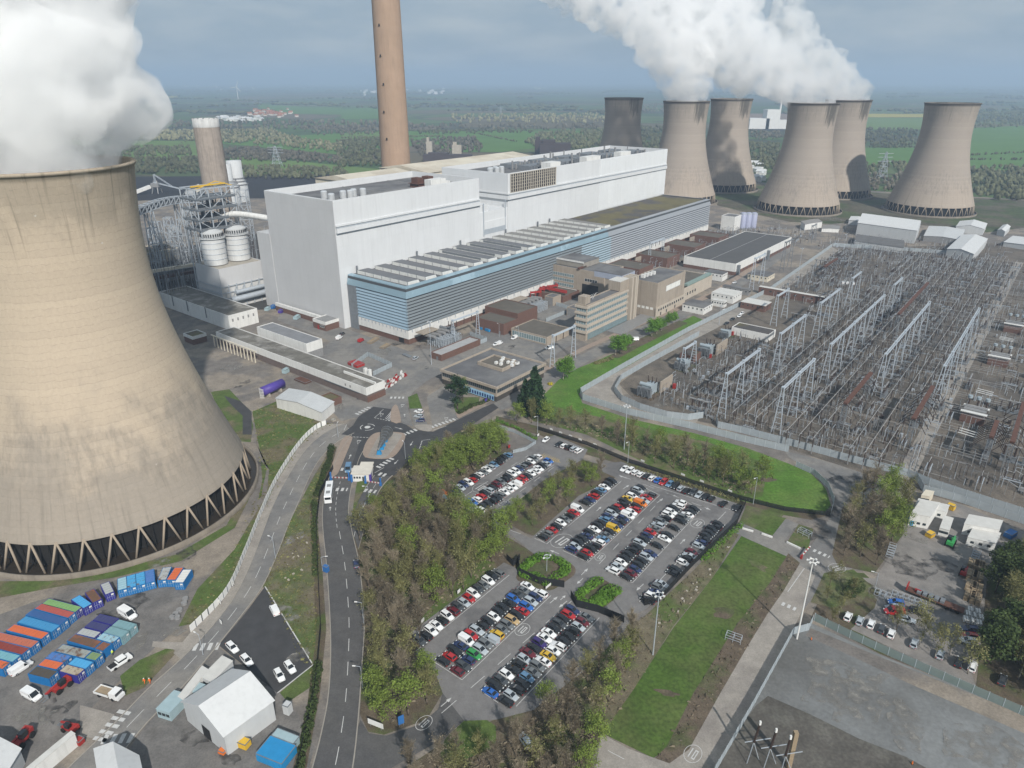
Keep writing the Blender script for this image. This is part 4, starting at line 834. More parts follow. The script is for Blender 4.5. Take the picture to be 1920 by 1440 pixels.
for u, v in ((139, 70), (143, 70), (147, 70.5), (151, 71)): b.slab('roof_cowl', u, u + 1.6, v, v + 2.6, 21.9, 24, M_white2)
b = Bld('office_building', 'tan concrete control building against the louvred turbine hall, three bands of windows', 142, 168, -8, 41, 19.2, M_stone, M_roofgrey, .5)
for k in range(3): b.band('u-', -6.5, 17, 5.2 + k * 3.6, 7.2 + k * 3.6, 12)
b.band('u-', 26, 36, 11.6, 13.6, 5, M_glass); mb = MB(); b.face('u-', 24, 37, .2, 9.6, mb, .05); b.add('loading_bay', mb, M_dark)
mb = MB(); prect(mb, 141.4, 141.96, -8, 20, 2.6, 4.4); b.add('white_band', mb, M_white2)
b.slab('roof_house', 146, 166, -2, 22, 19, 22.8, mat('weathered_panel', (.27, .25, .22), .9, .2, .2)); b.slab('roof_house_top', 145.8, 166.2, -2.2, 22.2, 22.81, 23.2, M_roofgrey); b.slab('roof_edge', 145.6, 145.79, -2.2, 22.4, 22.4, 23.6, M_white2)
b.slab('gallery', 141, 150, 20.5, 22, 19.21, 20.4, M_rust)
b = Bld('workshop', 'low flat roofed tan extension with a green gutter right of the big concrete block', 171.2, 222, 62, 84, 9, M_stone2, M_roofmoss2 := mat('dark_brown_felt', (.11, .10, .085), .95, .2, .2), .5)
b.slab('gutter', 182, 221.5, 80.5, 83.4, 9.01, 10.4, mat('verdigris_sheet', (.20, .27, .25), .7, .1, .3)); b.wins('v+', [178 + k * 4 for k in range(5)], 1.8, 3, 5)
b = Bld('workshop', 'single storey glazed wing with a dark flat roof below the office slab end', 48, 70, 36, 62, 5, M_stone, M_roofmoss2, .4)
b.band('u-', 37, 61, 1, 3.9, 14)
# canteen
b = Bld('canteen', 'wide flat roofed two storey canteen with dark ribbon windows behind the conifers', -28.5, 9.3, 53, 88, 7.6, M_stone, M_roofgrey, .35, (2.6, mat('painted_recess_shade', (.06, .055, .05), .9, .2, .5)))  # dark lower band: shade under the overhanging floor put into the colour
for side, a, c in (('u-', 53.5, 87.5), ('v+', -28, 9)): b.band(side, a, c, 4.4, 6.4, 26, M_glass, 'window', M_steeld)
mb = MB(); frame(mb, -29.2, 10, 52.4, 88.7, 6.6, 7.9, .69); b.add('fascia', mb, M_stone)
mb = MB(); frame(mb, -12, 1, 62, 78, 7.3, 9, .5); b.add('plant_screen', mb, M_stone); b.slab('plant_roof', -11.5, .5, 62.5, 77.5, 7.3, 8.2, M_roofmoss2)
r_ = random.Random(5)
for k in range(11): u, v = -4 + r_.uniform(-4, 4), 72 + r_.uniform(-5, 7); b.slab('air_unit', u, u + 1.6, v, v + 1.2, 8.2, 9.4, M_white2)
mb = MB(); b.r = (-28.9, 9.3, 53, 88); b.face('u-', 68, 87, .6, 3.6, mb, .3); o = b.add('blue_glazing', mb, mat('blue_panel', (.28, .46, .62), .5, .2, .5))
fr = MB()
for k in range(12): b.face('u-', 68.7 + k * 1.55, 69.7 + k * 1.55, 1, 2.7, fr, .34)
f = fr.build('pane', mat('deep_blue_glass', (.02, .05, .16), .2, .2, .5)); f.parent = o
for u, v in ((-27, 56), (-27, 62)): b.slab('column', u, u + .7, v, v + .7, 0, 4, M_stone2)
# warehouse and works on the right
b = Bld('warehouse', 'long white warehouse with a dark flat roof and brick plinth near the substation', 264, 392, 41.5, 84.5, 9, M_white2, mat('dark_felt', (.085, .085, .085), .95, .12, .1), .3, (2.7, M_brick))
for u in (266.5, 331): b.slab('stair', u, u + 2.5, 84.6, 86.6, 0, 7.5, M_steeld)
b.wins('v+', [275 + 7 * k for k in range(16)], 1.2, 1, 2.2)
b.slab('roof_ridge', 266, 390, 62.6, 63, 8.72, 8.95, M_insg)
# brick transformer bays in front of the turbine hall
for k, (u, lab) in enumerate(((205, 'nearest to the office block'), (250, 'second from the office block'), (300, 'third from the office block'), (350, 'farthest toward the silos'))):
 b = Bld('brick_bay', 'brown brick transformer bay wall in front of the silver louvres, ' + lab, u, u + 22, 6, 34, 8.5, M_brick, M_roofmoss2, .6)
 b.slab('buttress', u - 9, u - .1, 10, 11, 0, 7, M_stone); b.slab('blast_wall', u + 22.1, u + 27, 22, 23, 0, 7, M_stone)
for nm, lab, u0, u1, v0, v1, h in (('brick_building', 'long low brick switch room at the near end of the transformer compound', -7, 25, 24, 32, 3.6), ('brick_building', 'plain windowless brick block left of the grey clad kiosk in front of the turbine hall', 62, 82, 4, 30, 9), ('brick_building', 'lower brick block beside the parked blue lifts', 46, 60, 10, 32, 7), ):
 b = Bld(nm, lab, u0, u1, v0, v1, h, M_brick, M_roofmoss2 if h > 4 else mat('lead_roof', (.33, .33, .33), .8, .1, .3), .4); b.door('u-', v1 - 3, 1.4, 2.2)
for lab, u0, v0 in (('grey fronted concrete kiosk nearest the louvred hall', 112, 14), ('grey fronted concrete kiosk beside the service road', 100, 40)):
 b = Bld('kiosk', lab, u0, u0 + 9, v0, v0 + 7, 6, M_stone, M_roofgrey, .3); mb = MB(); b.face('u-', v0 + .5, v0 + 6.5, .1, 5.4, mb); b.add('door', mb, M_insg)
b = Bld('brick_building', 'long brick store with a white fascia under the control building windows', 122, 142, -3, 22, 4.5, M_brick, M_roofmoss2, .4, cat='building')
# left hand sheds
b = Bld('shed', 'white shed with a mossy grey roof and five small windows, between cooling tower and silos', -49, -29.5, -186, -102.5, 9.3, M_white2, M_rooflichen, .35)
b.wins('v+', [-46.5 + k * 3.5 for k in range(5)], 1.0, 5, 6.8, M_insg)
for v in (-168, -150, -128): b.slab('downpipe', -49.5, -49.1, v, v + .4, 3, 10, M_steeld)
b = Bld('long_shed', 'very long low white shed with a stained grey roof running down to the junction', -66.5, -55, -87, 41, 7.4, M_white2, M_rooflichen, .3, (3.6, mat('shed_base_brick', (.14, .11, .10), .9, .2, .6)))
for k in range(13): b.slab('column', -70.2, -69.8, -84 + k * 3.3, -83.6 + k * 3.3, 0, 6.6, M_cream)
b.slab('canopy_beam', -70.3, -69.7, -86, -42, 6.61, 7.0, M_cream)
b.wins('u-', [26, 29.5], .9, 4.6, 5.8, M_insg); b.slab('entrance', -66.9, -66.6, 10, 36, 3.5, 3.8, M_steeld); b.slab('brick_end', -66.3, -55.2, 41.01, 41.3, 0, 2.8, M_brick)
mb = MB(); prect(mb, -60.8, -60.2, 18, 41, 7.2, 8.4); b.add('roof_upstand', mb, M_white2)
for v in (24, 27): b.slab('tank', -53.5, -52, v, v + 1.4, 0, 9, M_white2)
Bld('shed', 'white box shaped upper shed with a blue grey roof behind the long white shed', -50.6, -40.2, -70.5, -25, 9.6, M_white2, mat('blue_grey_felt', (.19, .195, .205), .9, .15, .2), .3, (4.5, M_insg))
b = Bld('brick_lodge', 'small brick lodge with a deep white fascia at the foot of the boiler house', -14.5, -2.5, -68, -56, 5.8, M_white2, M_insg, .4, (3.9, M_brick)); b.door('u-', -63, 1.6, 2.6, M_red); b.band('u-', -61, -57, 2, 3.4, 4, M_glass)
b.slab('white_wall', -8, -6.5, -116, -68.2, 3.2, 5.2, M_white2); b.slab('brick_wall', -7.9, -6.6, -116, -68.2, 0, 3.19, M_brick)
b = Bld('brick_lodge', 'tiny brick hut with a white roof edge left of the long white shed', -76, -67.5, -106, -96, 5, M_white2, M_roofmoss, .4, (3.2, M_brick))
def gable(name, label, A, B, C, eave, ridge, wall, roof, cat='building', door=None, arch=0):
 "A-B: the gable end on the ground, C: far ground corner beyond B"
 a, b_, c = G(*A), G(*B), G(*C); t = thing(name, label, cat, a); a_ = Vector((0, 0, 0)); b_ = b_ - a; d = c - a - b_; Zv = Vector((0, 0, 1)); e = Zv * eave; r = (a_ + b_) / 2 + Zv * ridge
 mb = MB(); mb.add([a_, b_, b_ + e, r, a_ + e], [(0, 1, 2, 3, 4)]); mb.add([a_ + d, b_ + d, b_ + d + e, r + d, a_ + d + e], [(4, 3, 2, 1, 0)]); mb.quad(b_, b_ + d, b_ + d + e, b_ + e); mb.quad(a_ + d, a_, a_ + e, a_ + d + e); mb.build('wall', wall, t)
 k = d.normalized() * .35; s_ = (b_ - a_).normalized() * .35; u_ = Zv * .12
 mb = MB()
 for p, sg in ((a_, -1), (b_, 1)):
  lo = p + e + s_ * sg - Zv * .1
  if arch:
   mid = (lo + r) / 2 + Zv * arch
   for q0, q1 in ((lo, mid), (mid, r)): mb.quad(q0 - k + u_, q1 - k + u_, q1 + d + k + u_, q0 + d + k + u_); mb.quad(q0 - k, q1 - k, q1 - k + u_, q0 - k + u_)
  else:
   mb.quad(lo - k + u_, r - k + u_, r + d + k + u_, lo + d + k + u_); mb.quad(lo - k, r - k, r - k + u_, lo - k + u_); mb.quad(lo - k, lo - k + u_, lo + d + k + u_, lo + d + k)
 mb.build('roof', roof, t)
 if door:
  f0, f1, h_ = door; n_ = Vector(((b_ - a_).y, -(b_ - a_).x, 0)).normalized() * .06; n_ = n_ if n_.dot(d) < 0 else -n_
  mb = MB(); p, q = a_.lerp(b_, f0) + n_, a_.lerp(b_, f1) + n_; mb.quad(p, q, q + Zv * h_, p + Zv * h_); mb.build('door', M_dark, t)
 return t
M_tent = mat('white_tent_fabric', (.53, .54, .54), .7, .06, .3, streak=.1); M_tent2 = mat('grey_white_fabric', (.47, .485, .49), .7, .06, .3, streak=.1)
gable('marquee_store', 'big white gabled marquee store with an open door beside the black parking area', (352, 1352), (428, 1417), (518, 1350), 6.2, 10.2, M_tent2, M_tent, door=(.42, .62, 3.6))
gable('marquee_store', 'white gabled marquee cut off by the bottom left edge of the photo', (188, 1436), (268, 1448), (300, 1590), 5, 8, M_tent2, M_tent)
gable('marquee_store', 'white low pitched store in the bottom left corner behind the white screen wall', (-40, 1400), (48, 1432), (-10, 1530), 4.5, 6, M_tent2, M_tent)
gable('white_shed', 'small white shed with a shallow roof beside the purple tank', (520, 765), (605, 792), (628, 772), 5, 6.4, M_white2, M_tent2)
b = Bld('brick_hut', 'small brick hut with a flat brown roof beside the white shed and the fence end', -83, -74, 24, 32, 3.4, M_brick, M_roofmoss, .4)
# cabins by the substation, right of the offices
cab = [((905, 1000), (1200, 970), (1085, 1100), 5, 'white two storey cabin block with small windows on the service road', M_white2, mat('white_flat_roof', (.52, .515, .49), .8, .1, .4)),
 ((600, 1145), (945, 1110), (800, 1210), 4.5, 'pale grey cabin with a dark roof beside the young green trees', M_insg, M_roofgrey)]
r5 = K(1180, 380, 6)
for lab, A, C, h, wl, rf in (('white two storey cabin block with small windows on the service road', (925, 1010), (1270, 1000), 5.2, M_white2, mat('white_flat_roof', (.52, .515, .49), .8, .1, .4)),
  ('dark roofed grey cabin behind the white two storey cabin', (1075, 920), (1345, 985), 4, M_insg, M_roofgrey),
  ('pale cabin with a stepped dark roof beside the young green trees', (600, 1140), (940, 1130), 4.6, M_white2, M_roofgrey),
  ('low white cabin next to the stepped dark roofed cabin', (925, 1090), (1100, 1100), 4, M_white2, MATS['white_flat_roof']),
  ('black roofed stacked cabin pair at the near corner of the long warehouse', (840, 775), (1110, 780), 5.4, M_white2, M_roofgrey),
  ('brick relay room with a white roof inside the substation fence', (1255, 1115), (1600, 1120), 4.2, M_brick, MATS['white_flat_roof']),
  ('flat grey shed beside the lattice gantry and warehouse', (1330, 800), (1640, 790), 4, M_cream, M_roofgrey)):
 u0, u1, v0, v1 = rc(r5(*A), r5(*C), h)
 b = Bld('cabin', lab, u0, u1, v0, v1, h, wl, rf, 0, cat='cabin')
 b.wins('u-', [v0 + (v1 - v0) * (k + .5) / 5 for k in range(5)], .9, h - 1.9, h - .9); b.wins('v+', [u0 + (u1 - u0) * (k + .5) / 4 for k in range(4)], .9, h - 1.9, h - .9)
s6 = K(1400, 380, 6)
for lab, A, C, h, wl, rf in (('long brick relay building with a white roof inside the substation', (140, 945), (900, 1060), 5, M_brick, MATS['white_flat_roof']),):
 u0, u1, v0, v1 = rc(s6(*A), s6(*C), h); b = Bld('relay_building', lab, u0, u1, v0, v1, h, wl, rf, 0)
 b.wins('u-', [v0 + (v1 - v0) * (k + .5) / 8 for k in range(8)], 1.6, 2.4, 3.6)
u0, u1, v0, v1 = rc((1372, 613), (1455, 618), 4.5); b = Bld('relay_building', 'white walled store with a dark flat roof at the near left of the substation', u0, u1, v0, v1, 4.5, M_white2, M_roofmoss, .3)
# works area under the far towers
far = [('long white ribbed assembly hall below the rightmost cooling tower', (1618, 424), (1604, 441), (1714, 457), 12, 17, M_tent2, M_tent),
 ('white round roofed annexe in front of the long assembly hall', (1605, 449), (1601, 462), (1692, 475), 5, 6.6, M_tent2, mat('dark_arched_roof', (.12, .12, .12), .9, .2, .2)),
 ('pale gabled shed at the right of the works yard', (1772, 482), (1822, 492), (1848, 462), 7, 9, M_tent2, M_tent),
 ('low grey workshop range beside the pale gabled shed', (1730, 452), (1800, 460), (1806, 440), 5, 6, M_insg, M_tent2),
 ('small white hut right of the long assembly hall', (1868, 441), (1882, 444), (1892, 434), 5, 6.5, M_tent2, M_tent),
 ('white site cabin row at the far right edge', (1880, 462), (1960, 475), (1975, 462), 4, 4.6, M_tent2, M_tent),
 ('low white cabin left of the long assembly hall', (1590, 421), (1618, 424), (1622, 416), 4.5, 5, M_tent2, M_tent),
 ('two storey white site office in front of the steaming tower', (1508, 432), (1540, 427), (1532, 421), 6, 6.3, M_white2, M_insg),
 ('low white office row right of the two storey site office', (1540, 435), (1572, 436), (1574, 430), 3.5, 3.9, M_white2, M_insg),
 ('pale shed with a twin roof behind the workshop range', (1790, 436), (1842, 441), (1848, 430), 6, 8.5, M_tent2, M_tent)]
for lab, A, B, C, e, r, wl, rf in far: gable('works_shed', lab, A, B, C, e, r, wl, rf)
# silos
for k, (px, py) in enumerate(((1391, 427), (1401, 427), (1411, 427))):
 g = G(px, py); t = thing('silo', 'lilac grey cylindrical silo, %s of three, near the front steaming tower' % ('leftmost', 'middle', 'rightmost')[k], 'silo', g, 0, 'lilac silos'); mb = MB(); mb.lathe([(3.4, 0), (3.4, 14), (2, 15.4), (.05, 15.6)], 24); mb.build('shell', mat('lilac_grey_paint%d' % k, (.30, .32, .43), .5, .06, .4), t, True)
 mb = MB(); mb.lathe([(3.5, 14), (3.5, 14.9), (3.35, 14.9)], 24); mb.build('guard_rail', M_steel, t)
b = Bld('plant_house', 'white plant house at the end of the turbine hall beside the lilac silos', 430, 446, 2, 16, 14, M_white2, M_roofgrey, .4)
mb = MB()
t = thing('purple_tank', 'purple horizontal storage tank with a ladder frame beside the white shed', 'tank', G(513, 738)); ax = (G(530, 728) - G(498, 742)).normalized()
mb.tube(-ax * 6 + Vector((0, 0, 3.4)), ax * 6 + Vector((0, 0, 3.4)), 2.2, n=20); mb.build('vessel', M_purple, t, True)
mb = MB()
for s_ in (-3.5, 3.5): mb.box(ax * s_, 1, 3, 1.6, ax)
mb.build('saddle', M_conc, t); mb = MB()
for k in range(6): p = -ax * 6.8 + Vector((-.9 + k * .35, .3, 0)); mb.bar(p, p + Vector((0, 0, 5.5 - k * .2)), .12)
for z in (1.5, 3, 4.5): mb.bar(-ax * 6.8 + Vector((-1, .3, z)), -ax * 6.8 + Vector((1.2, .3, z)), .12)
mb.build('ladder', M_white2, t)
# ---------------------------------------------------------------- fuel gas plant left of the boiler house
# white twin silos on a boxed base
b = Bld('absorber_base', 'pale grey boxed plant base carrying the two white banded silos', -28, 4, -172, -143, 27, M_grey_end, M_conc, .5, None, 'plant')
b.h = 27
mb = MB(); prect(mb, -28.3, 4.2, -142.99, -142.6, 0, 15.5); b.add('lower_frame', mb, mat('grey_white_panel', (.5, .5, .49), .7, .15, .3))
mb = MB()
for z in (3, 7, 11, 15): mb.bar(S(-29, -142, z), S(5, -142, z), .5); mb.bar(S(-29, -172, z), S(-29, -142, z), .5)
for k in range(7): mb.bar(S(-29 + k * 5.6, -142, 0), S(-29 + k * 5.6, -142, 16), .5)
for k in range(6): mb.bar(S(-29 + k * 5.6, -142, 3), S(-23.4 + k * 5.6, -142, 15), .3)
b.add('walkway', mb, M_steel)
mb = MB(); mb.tube(S(-24, -140.5, 6), S(2, -140.5, 6), 1.9, n=14); mb.tube(S(-20, -140.3, 10.5), S(2, -140.3, 10.5), 1.2, n=12); b.add('duct', mb, M_steel)
for k, u in enumerate((-20, -3)):
 t = thing('white_silo', 'white banded steel silo with a windowed top ring, %s of the pair' % ('left', 'right')[k], 'silo', S(u, -159, 27), 0, 'white banded silos'); mb = MB(); mb.lathe([(7.4, 0), (7.4, 17)], 36); mb.build('drum', M_tent, t, True)
 mb = MB()
 for z in (3.5, 7, 10.5, 14): mb.lathe([(7.41, z), (7.6, z + .05), (7.6, z + .35), (7.41, z + .4)], 36)
 mb.build('band', M_steel, t, True); mb = MB(); mb.lathe([(8.3, 17), (8.3, 17.5), (7.0, 17.5), (7.0, 21), (3, 22.6), (.05, 22.8)], 36); mb.build('top_ring', M_tent2, t); mb = MB()
 for j in range(30): a = 2 * math.pi * j / 30; mb.box((7.02 * math.cos(a), 7.02 * math.sin(a), 18.2), .8, .25, 2, ax=(-math.sin(a), math.cos(a), 0))
 mb.build('window', M_dark, t); mb = MB()
 for j in range(24): a = 2 * math.pi * j / 24; mb.bar((8.3 * math.cos(a), 8.3 * math.sin(a), 17.5), (8.3 * math.cos(a), 8.3 * math.sin(a), 18.7), .12)
 mb.lathe([(8.36, 18.6), (8.36, 18.75), (8.24, 18.75), (8.24, 18.6)], 24); mb.build('guard_rail', M_steeld, t)
def lattice(mb, corners, z0, z1, nz, w=.5, taper=1.0):
 c = sum((Vector(p) for p in corners), Vector()) / len(corners); n = len(corners)
 P = lambda i, k: c + (Vector(corners[i % n]) - c) * (1 + (taper - 1) * k / nz) + Vector((0, 0, z0 + (z1 - z0) * k / nz))
 for i in range(n):
  mb.bar(P(i, 0), P(i, nz), w)
  for k in range(nz):
   mb.bar(P(i, k + 1), P(i + 1, k + 1), w * .8)
   if (k + i) % 2: mb.bar(P(i, k), P(i + 1, k + 1), w * .6)
   else: mb.bar(P(i + 1, k), P(i, k + 1), w * .6)
t = thing('process_tower', 'open grey steel process tower with four floors rising above the white banded silos', 'steel tower', S(-14, -166)); o_ = -Vector(t.location)
mb = MB(); ZS = (49, 55.5, 62, 68.5, 75)
for i in range(4):
 for j in range(3): mb.bar(S(-27 + i * 9, -176 + j * 9, 27 if j else 0), S(-27 + i * 9, -176 + j * 9, 75), .6)
for z in ZS:
 for i in range(4): mb.bar(S(-27 + i * 9, -176, z), S(-27 + i * 9, -158, z), .7)
 for j in range(3): mb.bar(S(-27, -176 + 9 * j, z), S(0, -176 + 9 * j, z), .7)
for k, z in enumerate(ZS[:4]):
 for i in range(3): a_, c_ = (i, i + 1) if (i + k) % 2 else (i + 1, i); mb.bar(S(-27 + a_ * 9, -158, z), S(-27 + c_ * 9, -158, z + 6.5), .35)
 for j in range(2): a_, c_ = (j, j + 1) if (j + k) % 2 else (j + 1, j); mb.bar(S(-27, -176 + 9 * a_, z), S(-27, -176 + 9 * c_, z + 6.5), .35)
o = mb.build('frame', M_steel, t); o.location = o_
for k, z in enumerate(ZS[:4]):
 mb = MB(); prect(mb, -28, 1, -177, -157, z + .3, z + .7); frame(mb, -28, 1, -177, -157, z + 1.4, z + 1.6, .14); o = mb.build('floor', M_steeld, t); o.location = o_
r_ = random.Random(9)
for k in range(22):
 u, v, z = r_.uniform(-26, -1), r_.uniform(-175, -159), r_.choice(ZS[:4]) + .7; mb = MB(); mb.tube(S(u, v, z), S(u, v, z + r_.uniform(2, 5)), r_.uniform(.5, 1.5), n=10); o = mb.build('vessel', M_insg if k % 3 else M_steeld, t); o.location = o_
mb = MB(); mb.bar(S(-27, -158, 75), S(-12, -158, 79), .5); mb.bar(S(-12, -158, 79), S(0, -158, 75), .5); mb.bar(S(-25, -166, 76), S(-1, -166, 76), .9); o = mb.build('gantry_crane', M_yellow, t); o.location = o_
t = thing('transfer_pipe', 'white pipe bridging from the steel process tower into the boiler house wall', 'pipe', S(2, -150, 46)); o_ = -Vector(t.location)
mb = MB(); P = spline([S(-8, -166, 54), S(-5, -158, 57), S(-2, -150, 57.5), S(2, -132, 57), S(6, -118, 56)], 2.5)
for a_, c_ in zip(P, P[1:]): mb.tube(a_, c_, 1.9, n=12, cap=False)
o = mb.build('pipe', M_white2, t, True); o.location = o_
t = thing('conveyor_gallery', 'arched grey lattice conveyor gallery on tall trestles left of the boiler house', 'conveyor', G(330, 470)); o_ = -Vector(t.location)
cg = K(260, 280, 6.857)
YC = G(385, 505).y
def onY(px, py, Y):  # point seen under a pixel at distance Y
 a = G(px, py, 0); b_ = Vector((0, 0, CH)); k = Y / a.y; return b_ + (a - b_) * k
path = [onY(*cg(*p), y) for p, y in (((-60, 810), 470), ((60, 765), 480), ((300, 680), 500), ((560, 640), 520), ((800, 640), 530), ((960, 650), 535))]
P = spline(path, 5); mb = MB(); dk = MB()
for a_, c_ in zip(P, P[1:]):
 d = (c_ - a_).normalized(); n_ = Vector((-d.y, d.x, 0)).normalized() * 2.2; up = Vector((0, 0, 2.3))
 for s_ in (-1, 1):
  mb.bar(a_ + n_ * s_ - up, c_ + n_ * s_ - up, .45); mb.bar(a_ + n_ * s_ + up, c_ + n_ * s_ + up, .45); mb.bar(a_ + n_ * s_ - up, a_ + n_ * s_ + up, .4); mb.bar(a_ + n_ * s_ - up, c_ + n_ * s_ + up, .3)
 mb.bar(a_ - n_ + up, a_ + n_ + up, .35); dk.bar(a_ - up, c_ - up, 4.0, .5); dk.bar(a_, c_, 2.2, 2.2)
o = mb.build('truss', M_steel, t); o.location = o_; o = dk.build('belt_casing', M_steeld, t); o.location = o_
for k in (3, 9, 15, 21):
 if k < len(P):
  mb = MB(); c_ = P[k]; q = [(c_.x + sx * 4, c_.y + sy * 4, 0) for sx, sy in ((-1, -1), (1, -1), (1, 1), (-1, 1))]; lattice(mb, q, 0, c_.z - 2.6, 5, .55, .55); o = mb.build('trestle', M_steel, t); o.location = o_
# second trestles and sloping lower conveyor
t = thing('lattice_trestle', 'crossed grey steel trestles standing between the cooling tower and the white silos', 'steel tower', G(350, 520)); o_ = -Vector(t.location); mb = MB()
for px, py, z in ((312, 520, 42), (345, 525, 40), (375, 505, 46), (330, 490, 36), (300, 500, 30)):
 g = G(px, py); lattice(mb, [(g.x + sx * 4.5, g.y + sy * 4, 0) for sx, sy in ((-1, -1), (1, -1), (1, 1), (-1, 1))], 0, z, 6, .5, .6)
o = mb.build('frame', M_steel, t); o.location = o_
t = thing('pipe_bridge', 'long cream and dark pipe bridge crossing behind the grey trestles', 'pipe bridge', S(-80, -212)); o_ = -Vector(t.location); mb = MB()
A_, B_ = S(-120, -215, 17), S(-2, -195, 17)
prs = [(0, 0, M_steeld), (3, 2.2, M_cream), (-3, -2, M_rust)]
for dz, dv, m in prs:
 mb = MB(); mb.bar(A_ + Vector((0, 0, dz)) + V * dv, B_ + Vector((0, 0, dz)) + V * dv, 3.0, 1.8); o = mb.build('deck', m, t); o.location = o_
mb = MB()
for k in range(10): p = A_.lerp(B_, k / 9); mb.bar((p.x, p.y, 0), p, .7); mb.bar(p + V * 3 + Vector((0, 0, -3)), p + V * 3 + Vector((0, 0, 5)), .4)
o = mb.build('support', M_steel, t); o.location = o_
for k in range(2):
 lab = ('big grey horizontal drum half hidden by the huge cooling tower', 'grey rounded duct end beside the trestles near the cooling tower')[k]
 a_ = (S(-86, -258, 22), S(-70, -190, 8))[k]; t = thing('flue_duct', lab, 'duct', a_); mb = MB(); mb.tube((0, 0, 0), U * 40 if k == 0 else U * 12 - V * 2, 8 if k == 0 else 5.5, n=20); mb.build('duct', M_insg, t, True); mb = MB()
 for s_ in (2, 10): mb.box(U * s_ + Vector((0, 0, -(22, 8)[k])), 2, 6, (16, 4)[k], ax=U)
 mb.build('support', M_steeld, t)
# long grey conveyor house on stilts toward the boiler house, dark ducts behind
b = Bld('duct_house', 'long dark duct house with cream panels running behind the steel process tower', -110, -4, -262, -240, 24, M_cream, M_roofmoss, .5); b.slab('dark_band', -110.3, -3.7, -239.9, -239.5, 6, 15, M_steeld)
mb = MB()
for k in range(15): mb.bar(S(-108 + k * 7.2, -238, 2), S(-104.5 + k * 7.2, -238, 23), .5); mb.bar(S(-104.5 + k * 7.2, -238, 23), S(-101 + k * 7.2, -238, 2), .5)
for z in (2, 12, 23): mb.bar(S(-110, -238, z), S(-4, -238, z), .6)
b.add('truss', mb, M_steel)
# white bottle shaped silos behind
for k, (px, py, top) in enumerate(((433, 375, 308), (449, 371, 301))):
 g = G(px, 381 - 4 * k); h = hgt(PX(g), top); t = thing('bottle_silo', ('front', 'rear')[k] + ' white bottle shaped silo with stepped shoulders beside the short chimney', 'silo', g, 0, 'white bottle silos')
 mb = MB(); mb.lathe([(12.5, 0), (12.5, h * .4), (12, h * .42), (rt_ := 6.6 + 2.2 * k, h * .57), (rt_, h), (.05, h + .6)], 32); mb.build('shell', M_tent2, t, True); mb = MB()
 for z in (.42, .5, .57): mb.lathe([(13.2 - (z - .42) * 22, h * z), (13.4 - (z - .42) * 22, h * z + .1), (13.4 - (z - .42) * 22, h * z + 1), (12.9 - (z - .42) * 22, h * z + 1)], 32)
 mb.build('walkway', M_insg, t)
g = at_depth(468, 0, 660); mb = MB(); lattice(mb, [(g.x + sx * 4, g.y + sy * 4, 0) for sx, sy in ((-1, -1), (1, -1), (1, 1), (-1, 1))], 0, 46, 7, .5); tag(mb.build('stair_tower', M_steel), 'grey steel stair frame right of the white bottle silos', 'steel tower')
gable('works_shed', 'pale gabled shed at the edge of the coal yard left of the short chimney', (348, 369), (372, 371), (386, 362), 7, 11, M_tent2, M_cream)
# coal stacker
t = thing('coal_stacker', 'white and grey coal stacker with a raised boom in the dark coal yard', 'machine', G(295, 362)); mb = MB()
for s_ in (-1, 1): mb.bar((s_ * 4, -6, 0), (s_ * 2, 0, 16), .8); mb.bar((s_ * 4, 6, 0), (s_ * 2, 0, 16), .8)
mb.box((0, 0, 8), 10, 8, 5); mb.build('body', M_insg, t); mb = MB()
for s_ in (-1.5, 1.5): mb.bar((-2, s_, 14), (34, s_, 5), .8); mb.bar((0, s_, 24), (22, s_, 8), .5); mb.bar((0, s_, 12), (0, s_, 24), .7)
mb.build('boom', M_steel, t); mb = MB(); mb.bar((-6, -4, 9), (-24, -22, 2), 5, 4); mb.build('belt_gallery', M_white2, t)
for lab, px, py, w_, d_, h in (('dark coal bunker building beyond the cream precipitator house', 1040, 292, 60, 30, 24), ('tall dark bunker tower beyond the cream precipitator house', 1012, 288, 20, 20, 26), ('small ruined concrete tower at the left of the dark bunkers', 806, 296, 11, 11, 30), ('twin grey hoppers beyond the cream precipitator house', 857, 294, 18, 10, 22), ('long dark low coal shed behind the precipitator house', 840, 302, 90, 20, 12)):
 g = at_depth(px, 0, G(px, py).y); t = thing('bunker', lab, 'building', g); m = M_conc if 'ruined' in lab or 'hoppers' in lab else mat('dark_brown_cladding%d' % px, (.055, .045, .048), .9, .15, .05)
 mb = MB(); mb.box((0, 0, 0), w_, d_, h); mb.build('wall', m, t); mb = MB(); mb.box((-w_ * .2, 0, h + .01), w_ * .4, d_ * .8, h * .25); mb.build('roof_house', m, t)
g = at_depth(1443, 0, 2300); t = thing('gypsum_works', 'far white works with a thin stack between the cooling towers', 'building', g); mb = MB()
for x, w_, h in ((-40, 60, 30), (0, 40, 55), (45, 50, 25), (70, 16, 50)): mb.box((x, 0, 0), w_, 40, h)
mb.build('wall', M_white2, t); mb = MB(); mb.tube((25, 0, 0), (25, 0, 130), 3, 2.4); mb.build('stack', M_white2, t)
